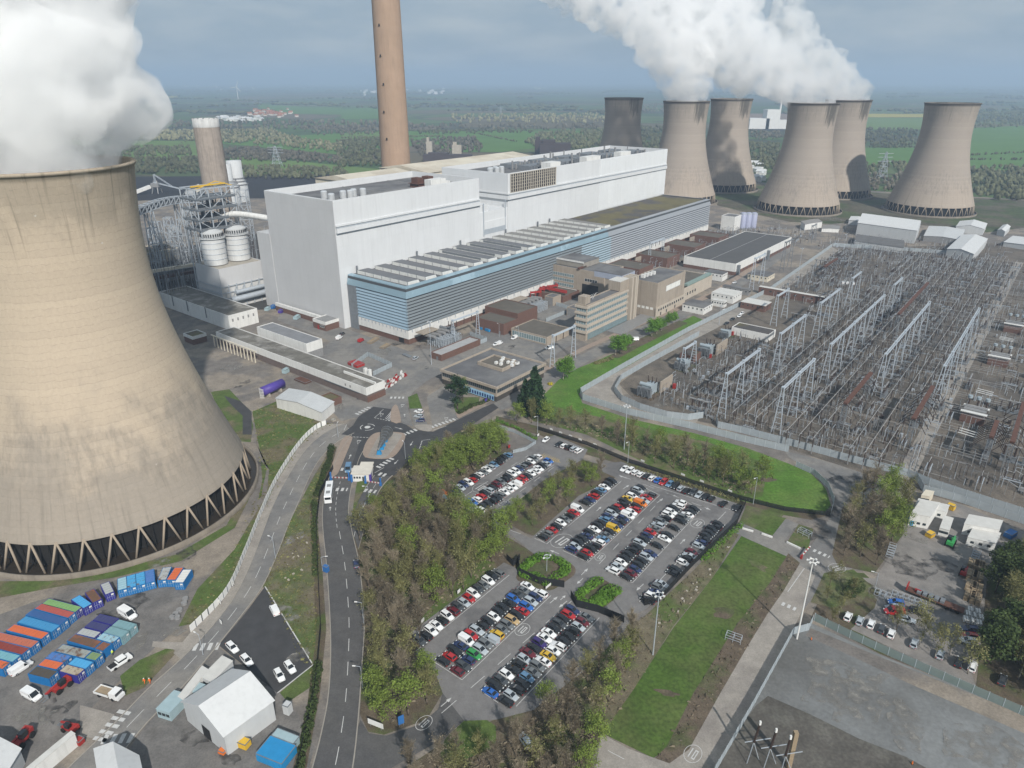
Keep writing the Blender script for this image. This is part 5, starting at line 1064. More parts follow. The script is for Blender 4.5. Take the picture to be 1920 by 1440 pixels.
# ---------------------------------------------------------------- fences
def meshmat(name, col, fac):
 m = mat(name, col, .6, .1, .5); n = m.node_tree.nodes; l = m.node_tree.links.new; t = n.new('ShaderNodeBsdfTransparent'); x = n.new('ShaderNodeMixShader'); x.inputs[0].default_value = fac
 l(t.outputs[0], x.inputs[1]); l(n['Principled BSDF'].outputs[0], x.inputs[2]); l(x.outputs[0], n['Material Output'].inputs[0]); return m
F_grey = meshmat('grey_mesh_panel', (.40, .45, .48), .62); F_green = meshmat('green_grey_mesh_panel', (.22, .28, .27), .6); F_blk = meshmat('black_mesh_panel', (.02, .022, .024), .62)
def fence(label, pts, h, pm, postm, gap=3.0, pw=.12, name='fence', cat='fence', wall=0.0):
 P = [G(*p) for p in pts]; t = thing(name, label, cat, P[0]); o = P[0]; mb = MB()
 for a, b in zip(P, P[1:]):
  a_, b_ = a - o, b - o
  mb.bar(a_ + Vector((0, 0, .08 + (h - .08) / 2)), b_ + Vector((0, 0, .08 + (h - .08) / 2)), .05 + wall, h - .08)
 mb.build('panel', pm, t)
 d = 0; Q = []
 for a, b in zip(P, P[1:]):
  L_ = (b - a).length
  while d < L_: Q.append(a + (b - a) * d / L_ - o); d += gap
  d -= L_
 pmesh = MB(); pmesh.box((0, 0, 0), pw, pw, h + .15); me = pmesh.mesh('post', postm)
 for q in Q[:100]: c = bpy.data.objects.new('post', me); COL.objects.link(c); c.parent = t; c.location = q
 if len(Q) > 100:
  mb = MB()
  for q in Q[100:]: mb.box(q, pw, pw, h + .15)
  tag(mb.build('post', postm, t), kind='stuff')
 return t
fence('outer grey steel fence between the lawn and the substation track', [(1560, 463), (1440, 548), (1290, 622), (1170, 690), (1088, 738), (1092, 750), (1180, 778), (1300, 805), (1390, 828), (1478, 848)], 3.2, F_grey, M_fence, 4)
fence('inner grey fence curving round the substation transformers', [(1310, 630), (1210, 686), (1165, 712), (1152, 735), (1165, 752), (1200, 768), (1250, 783), (1290, 788), (1318, 784)], 3.2, F_grey, M_fence, 4)
fence('grey substation fence along its front from the gate to the right yard', [(1342, 790), (1345, 802), (1390, 812), (1490, 838), (1600, 868), (1700, 893), (1740, 910), (1800, 930), (1940, 975)], 3.2, F_grey, M_fence, 4)
fence('grey fence with a curved end beside the gatehouse track and yard cabins', [(1715, 895), (1730, 922), (1800, 942), (1940, 990)], 3, F_grey, M_fence, 4)
fence('far grey fence along the back of the substation', [(1562, 462), (1620, 466), (1690, 470), (1790, 478)], 3.2, F_grey, M_fence, 5)
fence('curved grey fence between the end of the lawn and the brown road', [(1492, 875), (1525, 890), (1552, 915), (1563, 945), (1556, 968)], 2.4, F_grey, M_fence, 3)
fence('black mesh fence along the lawn side of the car parks', [(1008, 806), (1100, 835), (1180, 868), (1290, 905), (1390, 938), (1470, 958), (1556, 968)], 1.9, F_blk, M_black, 3)
fence('black mesh fence on the right edge of the largest car park', [(1398, 945), (1380, 985), (1300, 1060), (1236, 1128), (1208, 1136), (1203, 1122)], 2.4, F_blk, M_black, 2.6)
fence('black solid fence round the square hedge island by the barrier', [(972, 1052), (974, 1078), (1010, 1095), (1058, 1102)], 2.6, M_black, M_black, 2.5, wall=.03)
fence('black fence from the oblong hedge island to the wood', [(1070, 1120), (1080, 1138), (1120, 1148), (1170, 1168)], 2.6, M_black, M_black, 2.5, wall=.03)
fence('short black fence with notices at the wood end of the near car park', [(950, 1050), (962, 1062), (975, 1050)], 2.4, M_black, M_black, 2.5)
fence('pale green fence on the left side of the gravel compound', [(1345, 1440), (1300, 1520)], 2.6, F_green, M_fence, 3)
fence('long pale green fence between the concrete road and the gravel compound', [(1340, 1450), (1412, 1325), (1486, 1190), (1516, 1182), (1524, 1164)], 2.6, F_grey, M_fence, 3)
fence('grey green fence between the gravel compound and the tree line', [(1526, 1164), (1600, 1200), (1700, 1245), (1800, 1290), (1940, 1352), (2100, 1425)], 2.6, F_green, M_fence, 3.2)
fence('dark mesh fence along the verge left of the access road', [(625, 880), (600, 930), (594, 985), (597, 1080), (602, 1180), (592, 1290), (575, 1370), (560, 1440), (545, 1500)], 2.2, F_blk, M_black, 3)
fence('thin grey fence by the footpath into the middle car park', [(930, 800), (965, 812), (1005, 832), (985, 845), (962, 850)], 1.6, F_grey, M_steeld, 2.2)
fence('grey steel yard fence beside the red and white drums', [(660, 690), (690, 668), (735, 688), (700, 705)], 2.6, F_grey, M_fence, 2.5)
# white hoarding along the old road: every panel a part
P = spline([G(*p) for p in [(357, 1187), (425, 1115), (460, 1040), (490, 965), (520, 900), (560, 838), (592, 806), (618, 795)]], .5)
t = thing('hoarding', 'long white panel hoarding curving between the old road and the cooling tower bank', 'fence', P[0]); mbx = MB(); mbx.box((0, 0, .05), 2.05, .08, 2.35); me = mbx.mesh('panel', M_palis); mbx = MB(); mbx.box((0, 0, 0), .12, .16, 2.1); me2 = mbx.mesh('post', M_steeld)
d = 0; last = P[0]; n_ = 0
for a, b in zip(P, P[1:]):
 d += (b - a).length
 if d >= 2.2 and n_ < 99:
  d = 0; n_ += 1; dv = b - last; c = bpy.data.objects.new('panel', me); COL.objects.link(c); c.parent = t; c.location = (last + b) / 2 - P[0]; c.rotation_euler.z = math.atan2(dv.y, dv.x)
  c = bpy.data.objects.new('post', me2); COL.objects.link(c); c.parent = t; c.location = b - P[0]; c.rotation_euler.z = math.atan2(dv.y, dv.x); last = b
# ---------------------------------------------------------------- substation gantries
def gantry(label, u0, u1, v, h, n, m=M_gantry, spread=1.9, name='gantry', base=None):
 t = thing(name, label, 'gantry', S(u0, v), 0, 'steel portal gantries'); o_ = S(u0, v)
 for k in range(n):
  u = u0 + (u1 - u0) * k / (n - 1); mb = MB()
  for s_ in (-1, 1): mb.bar(S(u, v + s_ * spread, 0) - o_, S(u, v + s_ * .45, h) - o_, .3, .3)
  for j in range(1, 8): z = h * j / 8.5; e = spread + (.45 - spread) * z / h; mb.bar(S(u, v - e, z) - o_, S(u, v + e, z) - o_, .14)
  mb.build('leg', m, t)
 mb = MB(); mb.bar(S(u0 - .6, v - .45, h) - o_, S(u1 + .6, v - .45, h) - o_, .22, .6); mb.bar(S(u0 - .6, v + .45, h) - o_, S(u1 + .6, v + .45, h) - o_, .22, .6)
 for k in range(int((u1 - u0) / 1.2)): u = u0 + k * 1.2; mb.bar(S(u, v - .4, h) - o_, S(u + 1.2, v + .4, h) - o_, .16)
 mb.build('beam', m, t)
 mb = MB()
 for k in range(n): u = u0 + (u1 - u0) * k / (n - 1); mb.box(S(u, v, h + .3) - o_, 1.1, 1.3, .5, U)
 mb.build('cap', m, t)
 mb = MB()
 for k in range(int((u1 - u0) / 6.5)):
  u = u0 + 3 + k * 6.5; mb.tube(S(u, v, h - .5) - o_, S(u, v - .2, h - 4.2) - o_, .2, n=6)
 mb.build('insulator_string', M_ins, t)
 return t
GL = [('pale grey two bay gantry nearest the lawn side fence', 20.8, 59.4, 177.2, 21, 3), ('pale grey two bay gantry nearest the front fence, right of its twin', 21, 62, 201.6, 21, 3),
 ('long pale grey gantry of six legs in the middle of the substation', 88.5, 196.5, 201.6, 20.7, 6), ('long pale grey gantry of six legs, one row right of the middle one', 88.6, 194.6, 225.9, 21.2, 6), ('long pale grey gantry beside the concrete road through the substation', 90, 199.5, 249.8, 20.8, 6),
 ('pale grey gantry of three legs right of the white walled store', 89.5, 128, 177, 20.5, 3), ('pale grey gantry of three legs below the brick relay building end', 156.2, 193.6, 177, 20.8, 3), ('short pale gantry rising before the brick relay building', 162.3, 181.5, 150.4, 18.8, 2),
 ('short pale gantry behind the parked white vans in the substation', 225.6, 245.3, 176.4, 20.8, 2), ('short pale gantry far along the middle busbars', 226, 248, 201, 20.4, 2), ('small pale gantry above the left transformers', 59.6, 72.3, 139.6, 12.5, 2)]
for a in GL: gantry(*a)
for lab, b0, t0, t1, m in (('pale portal gantry between the canteen and the office slab', (1035, 690), (1037, 630), (1077, 612), M_gantry), ('pale portal gantry over the nearest transformer compound of the turbine hall', (852, 647), (849, 602), (895, 585), M_gantry), ('pale portal gantry behind the control building', (1217, 497), (1221, 456), (1243, 447), M_gantry),
  ('grey portal gantry on the grass beside the long warehouse', (1409, 543), (1416, 485), (1435, 476), M_gantry), ('dark lattice gantry farther along the warehouse', (1463, 510), (1473, 455), (1488, 448), M_steeld), ('dark lattice gantry beyond the warehouse end', (1518, 456), (1521, 424), (1533, 421), M_steeld)):
 h = hgt(b0, t0[1]); a = SU(*t0, h); b = SU(*t1, h); gantry(lab, a[0], b[0], (a[1] + b[1]) / 2, h, 2, m, 1.6)
# ---------------------------------------------------------------- busbars, posts and apparatus
def ribbed(mb, p, h, r, n=7, m=0):
 prof = [(r * .55, 0)]
 for k in range(n): z = h * (k + .5) / n; prof += [(r * .6, z - h * .25 / n), (r, z), (r * .6, z + h * .25 / n)]
 mb.lathe(prof + [(r * .55, h)], 7, p, m)
pt = thing('post_insulator', 'steel post topped by a dark ribbed insulator, carrying a busbar in the substation', 'insulator post', S(16, 184), 0, 'busbar posts'); HBUS = 7.6
mb = MB(); mb.tube((0, 0, 0), (0, 0, 3.0), .22, .18, 6); mb.build('stand', M_insg, pt); mb = MB(); ribbed(mb, (0, 0, 3), HBUS - 3.1, .3, 8); mb.build('insulator', M_ins, pt)
mb = MB(); mb.box((0, 0, HBUS - .15), .5, .5, .2); mb.build('clamp', M_alu, pt)
BV = [184.5, 189.5, 194.5, 208.5, 213.8, 219.0, 232.8, 238.2, 243.6]; first = True; tree_pt = [(c, []) for c in pt.children]
SEG = [(10, 142), (148, 284), (290, 425)]; names = ('near', 'middle', 'far')
for k, v in enumerate(BV):
 for j, (u0, u1) in enumerate(SEG):
  if k < 3 and j == 0: u0 = 14
  nn = 10 if k != 0 or j != 2 else 9
  if k < 3 and j == 1: u0, u1 = 150, 262
  for i in range(nn):
   u = u0 + 2 + (u1 - u0 - 4) * i / (nn - 1)
   if first: pt.location = S(u, v); first = False; continue
   dup(pt, S(u, v), TH, tree=tree_pt)
  mb = MB(); mb.tube((0, 0, 0), U * (u1 - u0), .1, n=6); o = mb.build('busbar', M_alu); o.location = S(u0, v, HBUS + .15)
  tag(o, '%s length of the %s busbar in the %s trio of the substation' % (names[j], ('left', 'centre', 'right')[k % 3], ('left', 'middle', 'right')[k // 3]), 'busbar', 'main busbars')
r_ = random.Random(11)
# lighter cross bars between the gantry rows
xb = MB(); xb.tube((0, 0, 0), V * 19, .055, n=5); xbm = xb.mesh('cross_bar', M_alu); n_ = 0
for row, (va, L_) in enumerate(((167, 15), (182, 18), (199, 22), (222, 24), (246, 22))):
 for k in range(34):
  u = 14 + k * 12 + (k % 3) * 1.7
  if row == 0 and u > 150: continue
  z = (5.4, 6.3, 9.6)[k % 3]
  o = bpy.data.objects.new('cross_bar', xbm); COL.objects.link(o); o.location = S(u, va + r_.uniform(-1, 2), z); o.scale = (L_ / 19,) * 2 + (1,)
  tag(o, 'thin bright aluminium bar crossing between two gantry rows of the substation', 'busbar', 'cross bars'); n_ += 1
sw = thing('disconnector', 'small grey disconnector frame with dark leaning insulators under the gantries', 'disconnector', (0, 0, 0), 0, 'disconnectors')
mb = MB()
for x in (-2.2, 2.2):
 for y in (-.7, .7): mb.bar((x, y, 0), (x, y, 2.8), .2)
mb.bar((-2.6, -.7, 2.9), (2.6, -.7, 2.9), .25); mb.bar((-2.6, .7, 2.9), (2.6, .7, 2.9), .25); mb.bar((-2.2, -.7, .4), (2.2, -.7, 2.6), .1); mb.build('stand', M_steel, sw)
for x in (-2.2, 0, 2.2): mb = MB(); ribbed(mb, (x, 0, 3), 2.4, .27, 6); mb.build('insulator', M_ins, sw)
mb = MB(); mb.bar((-2.2, 0, 5.5), (.2, 0, 6.4), .12); mb.bar((0, 0, 5.5), (2.2, 0, 5.5), .12); mb.build('blade', M_alu, sw); tsw = [(c, []) for c in sw.children]
cb = thing('circuit_breaker', 'three phase circuit breaker with dark columns and white tops among the busbars', 'circuit breaker', (0, 0, 0), 0, 'circuit breakers')
mb = MB(); mb.box((0, 0, 0), 7.5, 2.2, .5);
for x in (-3, 0, 3): mb.box((x, 0, .5), 1.4, 1.5, 1.6)
mb.build('base', M_steeld, cb)
for x in (-3, 0, 3): mb = MB(); ribbed(mb, (x, 0, 2.1), 3.2, .42, 8); mb.build('insulator', M_ins, cb); mb = MB(); mb.tube((x - 1.3, 0, 5.6), (x + 1.3, 0, 5.6), .38, n=8); mb.build('head', M_insg, cb)
tcb = [(c, []) for c in cb.children]; f1 = f2 = True
spots = []
for v in (170, 179.5, 199, 204.5, 223, 228.5, 247, 252.5):
 for k in range(17):
  u = 18 + k * 24.5 + r_.uniform(-3, 3)
  if v < 182 and (u > 155 and u < 215 or v < 175 and u > 140): continue
  if u > 34: spots.append((u, v, k))
for u, v, k in spots:
 if (k + int(v)) % 3 == 0:
  if f2: cb.location = S(u, v); cb.rotation_euler.z = TH; f2 = False
  else: dup(cb, S(u, v), TH, tree=tcb)
 else:
  if f1: sw.location = S(u, v); sw.rotation_euler.z = TH + .2; f1 = False
  else: dup(sw, S(u, v), TH + r_.choice((0, math.pi / 2)), tree=tsw, scale=r_.uniform(.9, 1.3))
for v in (174, 191.8, 206, 216.5, 230, 240.9):     # smaller disconnectors in between
 for k in range(15):
  u = 20 + k * 27 + r_.uniform(-5, 5)
  if v < 180 and u > 140: continue
  dup(sw, S(u, v), TH + math.pi / 2, tree=tsw, scale=r_.uniform(.65, .95))
# rusty cable beams carried on lattice legs
for lab, a, b, hh in (('rusty beam on lattice legs at the front of the middle busbars', (1586, 757), (1632, 699), 13), ('rusty beam on lattice legs left of the concrete road', (1712, 785), (1750, 725), 13), ('rusty beam on tall dark legs in the right bays', (1858, 820), (1870, 790), 13), ('rusty beam at the right edge of the photo', (1900, 830), (1918, 755), 13), ('far rusty beam along the middle busbars', (1690, 590), (1735, 530), 13), ('short far rusty beam near the back fence', (1545, 500), (1570, 485), 8)):
 A, B = SU(*a, hh), SU(*b, hh); v = (A[1] + B[1]) / 2; t = thing('cable_beam', lab, 'cable beam', S(A[0], v), 0, 'rusty cable beams'); o_ = S(A[0], v)
 mb = MB(); mb.bar(Vector((0, 0, hh)), S(B[0], v, hh) - o_, 1.6, 1.1); mb.build('beam', M_rust, t)
 mb = MB()
 for u in (A[0] + 1, B[0] - 1): lattice(mb, [S(u + sx, v + sy) - o_ for sx, sy in ((-.9, -.9), (.9, -.9), (.9, .9), (-.9, .9))], 0, hh - .6, 7, .18)
 mb.build('leg', M_steeld, t); mb = MB()
 for k in range(8):
  u = A[0] + (B[0] - A[0]) * k / 7
  for s_ in (-1, 1):
   Q = spline([S(u, v, hh) - o_, S(u, v + s_ * 2.5, hh - 1.5) - o_, S(u, v + s_ * 5.5, hh - 5.5) - o_], 1.5)
   for p, q in zip(Q, Q[1:]): mb.bar(p, q, .22)
 mb.build('cable', M_ins, t)
# transformers
M_tr = mat('transformer_grey_blue', (.28, .33, .36), .55, .12, .4)
def transformer(lab, c, s_=1.0, rz=TH, m=M_tr):
 t = thing('transformer', lab, 'transformer', c, rz, 'transformers'); t.scale = (s_,) * 3; mb = MB(); mb.box((0, 0, .5), 6.5, 4.2, 4.8); mb.build('tank', m, t); mb = MB()
 for k in range(12): mb.box((-5.6, -3.3 + k * .6, .8), 1.8, .22, 4.3)
 for y in (-1.7, 1.7):
  mb.bar((-6.7, y - 1.2, .4), (-6.7, y, 5), .25); mb.bar((-6.7, y + 1.2, .4), (-6.7, y, 5), .25); mb.bar((-6.7, y - .8, 2), (-6.7, y + .8, 2), .2)
 mb.build('radiator', M_steeld, t); mb = MB(); mb.tube((-4.5, -3, 6.3), (-4.5, 3, 6.3), .9, n=12); mb.box((-4.5, 0, 5), 1, 4, .5); mb.build('conservator', m, t)
 for y in (-2, 0, 2): mb = MB(); mb.bar((1.5, y * .7, 5.3), (1.7, y * 1.05, 6.4), .5); ribbed(mb, (1.7, y * 1.1, 6.2), 2.2, .3); mb.build('bushing', M_ins, t)
 mb = MB(); mb.box((0, 0, 0), 14, 9, .3); mb.build('plinth', A_dirt, t); return t
transformer('big grey blue transformer with A shaped braces, nearest the inner fence corner', G(1218, 738)); transformer('grey blue transformer with A shaped braces in the middle of the left row', G(1327, 664)); transformer('grey transformer behind the small gantry on the left row', G(1283, 690), .9)
transformer('transformer beside the brick hut and the white walled store', G(1362, 632), .8)
for k, (x, y) in enumerate(((843, 630), (962, 590))): transformer(('dark transformer with pipe work in the nearest compound of the turbine hall', 'dark transformer in the compound beside the grey kiosks')[k], G(x, y), 1.0, TH, M_steeld)
for u, lab in ((216, 'nearest the offices'), (262, 'second along'), (312, 'third along'), (362, 'nearest the silos')): transformer('transformer with grey coolers between the brown bay walls, ' + lab, S(u + 14, 22), 1.0, TH, M_insg)
for lab, x, y in (('small orange red control cubicle by the nearest transformer', 1264, 728), ('small red control cubicle in front of the middle transformer', 1331, 672), ('small red control cubicle beside the brick hut', 1373, 629)): g = G(x, y); mb = MB(); mb.box((0, 0, 0), 1.4, 1.2, 2.2, U); mb.box((0, 0, 2.21), 1.6, 1.4, .15, U); o = mb.build('control_cubicle', M_red); o.location = g; tag(o, lab, 'cubicle')
for lab, x, y, w_, d_, h in (('tan blast wall beside the nearest transformer', 1248, 730, 12, .8, 6), ('tan blast wall beside the middle transformer', 1352, 660, 14, .8, 6)): o = MB(); o.box((0, 0, 0), w_, d_, h, U); o = o.build('blast_wall', M_stone); o.location = G(x, y); tag(o, lab, 'wall')
b = Bld('brick_hut', 'small brick hut with a dark roof by the white walled store', 74, 83, 131, 139, 4, M_brick, M_roofmoss, .3)
# apparatus of the nearest transformer compounds beside the turbine hall
for k, (u0, u1, v0, v1, lab) in enumerate(((2, 24, 6, 22, 'forest of grey cooler frames in the nearest turbine hall compound'), (84, 104, 8, 28, 'grey cooler frames in the compound below the red scaffold'))):
 t = thing('cooler_frame', lab, 'cooler', S(u0, v0)); o_ = S(u0, v0); mb = MB()
 for i in range(6):
  for j in range(4): u, v = u0 + 6 + i * 2.6, v0 + 3 + j * 3.4; lattice(mb, [S(u + sx, v + sy) - o_ for sx, sy in ((-.8, -1), (.8, -1), (.8, 1), (-.8, 1))], 0, 5.5, 2, .25)
 mb.build('frame', M_steel, t); mb = MB()
 for i in range(5): mb.tube(S(u0 + 4 + i * 4, v0 + 1, 6) - o_, S(u0 + 4 + i * 4, v0 + 9, 6.5) - o_, 1.0, n=8)
 mb.build('pipe', M_insg, t); mb = MB(); q = [S(u0, v0 - 2) - o_, S(u0 + 12, v0 - 2) - o_, S(u0 + 12, v0 + 4) - o_, S(u0, v0 + 4) - o_]; mb.prism([(p.x, p.y) for p in q], 7.6, 8.2); mb.build('roof', M_stone, t)
 fence(('grey mesh fence round the nearest turbine hall compound', 'grey mesh fence round the compound beside the kiosks')[k], [PX(S(*p)) for p in ((u0 - 2, v1 + 9), (u1 + 8, v1 + 9), (u1 + 10, v1 - 6))], 2.6, F_grey, M_fence, 3)
t = thing('scaffold', 'bright red scaffold and pipes on the brick store below the control building', 'scaffold', S(124, 6)); o_ = S(124, 6); mb = MB()
for k in range(9):
 p = S(112 + k * 3.3, 2 + (k % 3) * 2) - o_; mb.bar(p, p + Vector((0, 0, 7)), .35)
 mb.bar(p + Vector((0, 0, 6)), S(115 + k * 3.3, 2 + ((k + 1) % 3) * 2) - o_ + Vector((0, 0, 6)), .9, 1.2)
for a, b in (((126, -2), (126, 22)), ((129, 0), (129, 20))): mb.bar(S(*a, 6.2) - o_, S(*b, 6.2) - o_, 1.4, .8)
mb.build('pipework', M_red, t)
# right hand bays beyond the concrete road: brick cells with white lids and white tube buses
def S2(px, py, z=0): return SU(px, py, z)
rz_ = K(1680, 600, 5.14)
for k, (lab, x, y) in enumerate((('white lidded brick reactor cell at the right, nearest the camera', 760, 880), ('white lidded brick reactor cell at the right, in the middle', 1000, 350), ('white lidded brick reactor cell at the right, farthest', 1140, 40))):
 u, v = SU(*rz_(x, y), 4); t = thing('reactor_cell', lab, 'reactor cell', S(u, v), TH, 'reactor cells'); mb = MB(); mb.box((0, 0, 0), 11, 9, 3.6); mb.build('wall', M_brick, t); mb = MB()
 for j in (-3.5, 0, 3.5): mb.box((j, 0, 3.6), 2.4, 8.6, 1.2)
 mb.build('cooler', M_insg, t); mb = MB(); mb.box((-4.6, 0, 4.9), 2, 10, .3); mb.box((5.2, 0, 4), 2, 10, .3); mb.build('lid', M_white2, t); mb = MB()
 for j in (-3.4, 0, 3.4): ribbed(mb, (7.5, j, 2), 5, .5, 9); mb.tube((7.5, j, 0), (7.5, j, 2), .4, n=7)
 mb.build('bushing', M_ins, t); mb = MB()
 for j in (-3.4, 0, 3.4): mb.tube((7.5, j, 7), (7.5, j, 8.2), .95, n=12)
 mb.build('cap', M_tr, t)
 for j in range(3):
  q = SU(*rz_(*((690, 1080), (850, 690), (1060, 180))[k]), 9); o = MB(); o.tube((0, 0, 0), U * -1 + V * 6.5, .16, n=6); o = o.build('tube_bus', M_white2); o.location = S(q[0] + j * 2.4 - 2.4, q[1] - 3, 9); tag(o, 'white slanting tube bus beside a brick reactor cell', 'busbar', 'white tube buses')
for v in (258, 275, 284, 293, 302, 312, 322):
 for k in range(12):
  u = 28 + k * 26 + r_.uniform(-5, 5)
  if v == 258 and k % 2: continue
  dup(sw if r_.random() < .6 else cb, S(u, v + r_.uniform(-2, 2)), TH + r_.choice((0, math.pi / 2)), tree=None, scale=r_.uniform(.8, 1.3))
for k in range(16):
 for j in range(3):
  o = bpy.data.objects.new('cross_bar', xbm); COL.objects.link(o); o.location = S(34 + k * 21 + j * 2.6, 255, 6.5); o.scale = (1.1, 1.1, 1); tag(o, 'thin bright aluminium bar bridging the concrete road to the right bays', 'busbar', 'road crossing bars')
for u0, v, n_ in ((20, 166, 16), (180, 166, 12), (260, 150, 14), (300, 140, 12), (330, 132, 9)):
 for k in range(n_): dup(sw if k % 3 else cb, S(u0 + k * 7.5, v + r_.uniform(-8, 6)), TH + r_.choice((0, math.pi / 2)), tree=None, scale=r_.uniform(.7, 1.2))
# fine tangle of small apparatus nobody could count
def clutter(name, spots, m, seed, kind='stuff'):
 q = random.Random(seed); mb = MB()
 for u0, u1, v0, v1, n_, zm in spots:
  for _ in range(n_):
   u, v = q.uniform(u0, u1), q.uniform(v0, v1); z = q.uniform(.35, 1) * zm; p = S(u, v)
   k = q.random()
   if k < .5: mb.bar(p, S(u, v, z), q.uniform(.1, .24))
   elif k < .75: mb.bar(S(u, v, z), S(u + q.uniform(2, 6), v, z), q.uniform(.08, .18)); mb.bar(p, S(u, v, z), .14)
   elif k < .93: mb.bar(S(u, v, z), S(u, v + q.uniform(2, 6), z), q.uniform(.07, .16)); mb.bar(p, S(u, v, z), .14)
   else: mb.box(S(u, v, 0), q.uniform(.6, 1.6), q.uniform(.6, 1.4), q.uniform(.8, 1.8), U)
 return tag(mb.build(name, m), kind=kind)
SP = [(14, 430, 178, 205, 620, 6.5), (14, 430, 205, 256, 900, 6.5), (16, 130, 140, 178, 330, 5), (220, 430, 125, 178, 520, 6), (20, 420, 258, 330, 800, 6)]
for k, m in enumerate((M_steel, M_ins, M_steeld, M_insg)): clutter('switchgear_steelwork', [(a, b, c, d, n_ // 2, z) for a, b, c, d, n_, z in SP], m, 40 + k)
for k, m in enumerate((M_steeld, M_steel, M_ins)): clutter('plant_steelwork', [(-115, -30, -240, -172, 130, 26), (-60, -6, -235, -195, 90, 40), (-20, 110, -262, -192, 120, 30), (-120, -20, -330, -265, 120, 12), (200, 262, 8, 36, 60, 8), (262, 300, 8, 36, 50, 8), (300, 420, 8, 36, 130, 8), (395, 470, 20, 90, 80, 5), (400, 520, 100, 240, 160, 5)], m, 50 + k)
# ---------------------------------------------------------------- trees and hedges
L_spring = leafmat('spring_leaves', (.17, .225, .05)); L_bright = leafmat('bright_young_leaves', (.12, .24, .035)); L_olive = leafmat('olive_budding_leaves', (.20, .195, .085))
L_brown = leafmat('bare_twigs', (.235, .20, .145), .3, .2); L_dark = leafmat('dark_needles', (.028, .058, .026), .4, .1); L_hedge = leafmat('clipped_hedge_leaves', (.11, .22, .03), .3, .1); L_dkgreen = leafmat('dark_green_leaves', (.055, .08, .027))
L_far = leafmat('far_wood_leaves', (.125, .132, .075), .35, .2); L_farp = leafmat('far_pale_wood', (.27, .26, .155), .35, .2); L_farb = leafmat('far_brown_wood', (.15, .138, .105), .35, .2)
def trunk_mesh(h, r, m, seed, nb=7, spread=.35, start=.35):
 q = random.Random(seed); mb = MB(); P = [Vector((q.uniform(-.02, .02) * h * i / 5, q.uniform(-.02, .02) * h * i / 5, h * .82 * i / 5)) for i in range(6)]
 for i in range(5): mb.tube(P[i], P[i + 1], r * (1 - .17 * i), r * (1 - .17 * (i + 1)), 6)
 ends = []
 for k in range(nb):
  f = start + (1 - start) * (k + .5) / nb; b = P[min(4, int(f * 5))].lerp(P[min(5, int(f * 5) + 1)], (f * 5) % 1); a = k * 2.4 + q.uniform(-.4, .4)
  e = b + Vector((math.cos(a) * h * spread * (1.15 - f * .7), math.sin(a) * h * spread * (1.15 - f * .7), h * (.14 + .1 * q.random()))); mid = b.lerp(e, .5) + Vector((0, 0, h * .02))
  mb.tube(b, mid, r * .42 * (1.2 - f), r * .28 * (1.2 - f), 5); mb.tube(mid, e, r * .28 * (1.2 - f), r * .08, 4); ends.append((b, mid, e))
 return mb.mesh('trunk', m, True), ends, P
def leafcards(mb, n, c, rad, size, q, shell=.5, up=.3):
 c = Vector(c)
 for _ in range(n):
  d = Vector((q.gauss(0, 1), q.gauss(0, 1), q.gauss(0, 1))).normalized() * (shell + (1 - shell) * q.random()); p = c + Vector((d.x * rad[0], d.y * rad[1], d.z * rad[2]))
  s = size * q.uniform(.6, 1.25); nrm = (d + Vector((q.uniform(-.8, .8), q.uniform(-.8, .8), q.uniform(-.5, .8) + up))).normalized()
  x = nrm.orthogonal().normalized(); y = nrm.cross(x); a = q.random() * 6.28; x, y = x * math.cos(a) + y * math.sin(a), y * math.cos(a) - x * math.sin(a)
  mb.add([p - x * s - y * s * .55, p + x * s * .2 - y * s * .7, p + x * s, p + y * s * .75], [(0, 1, 2, 3)])
def twigs(mb, ends, P, h, n, q, w=.045, ln=.13):
 for _ in range(n):
  b, mid, e = q.choice(ends); t = q.random(); p = (b.lerp(mid, t * 2) if t < .5 else mid.lerp(e, t * 2 - 1)) if q.random() < .75 else P[q.randint(2, 5)] + Vector((q.uniform(-.1, .1), q.uniform(-.1, .1), 0)) * h * .3
  d = Vector((q.gauss(0, .42), q.gauss(0, .42), abs(q.gauss(.95, .4)))).normalized() * h * ln * q.uniform(.5, 1.5); s = d.orthogonal().normalized() * w * q.uniform(.7, 1.6)
  a2 = d.cross(s).normalized() * w; m = p + d * .55 + a2 * q.uniform(-4, 4)
  mb.add([p - s, p + s, m + s * .6, m - s * .6], [(0, 1, 2, 3)]); mb.add([m - s * .6, m + s * .6, p + d + a2 * q.uniform(-6, 6)], [(0, 1, 2)])
  k = m + Vector((q.gauss(0, 1), q.gauss(0, 1), q.gauss(.4, .6))) * h * .04; mb.add([m, m + a2, k], [(0, 1, 2)])
PROTO = {}
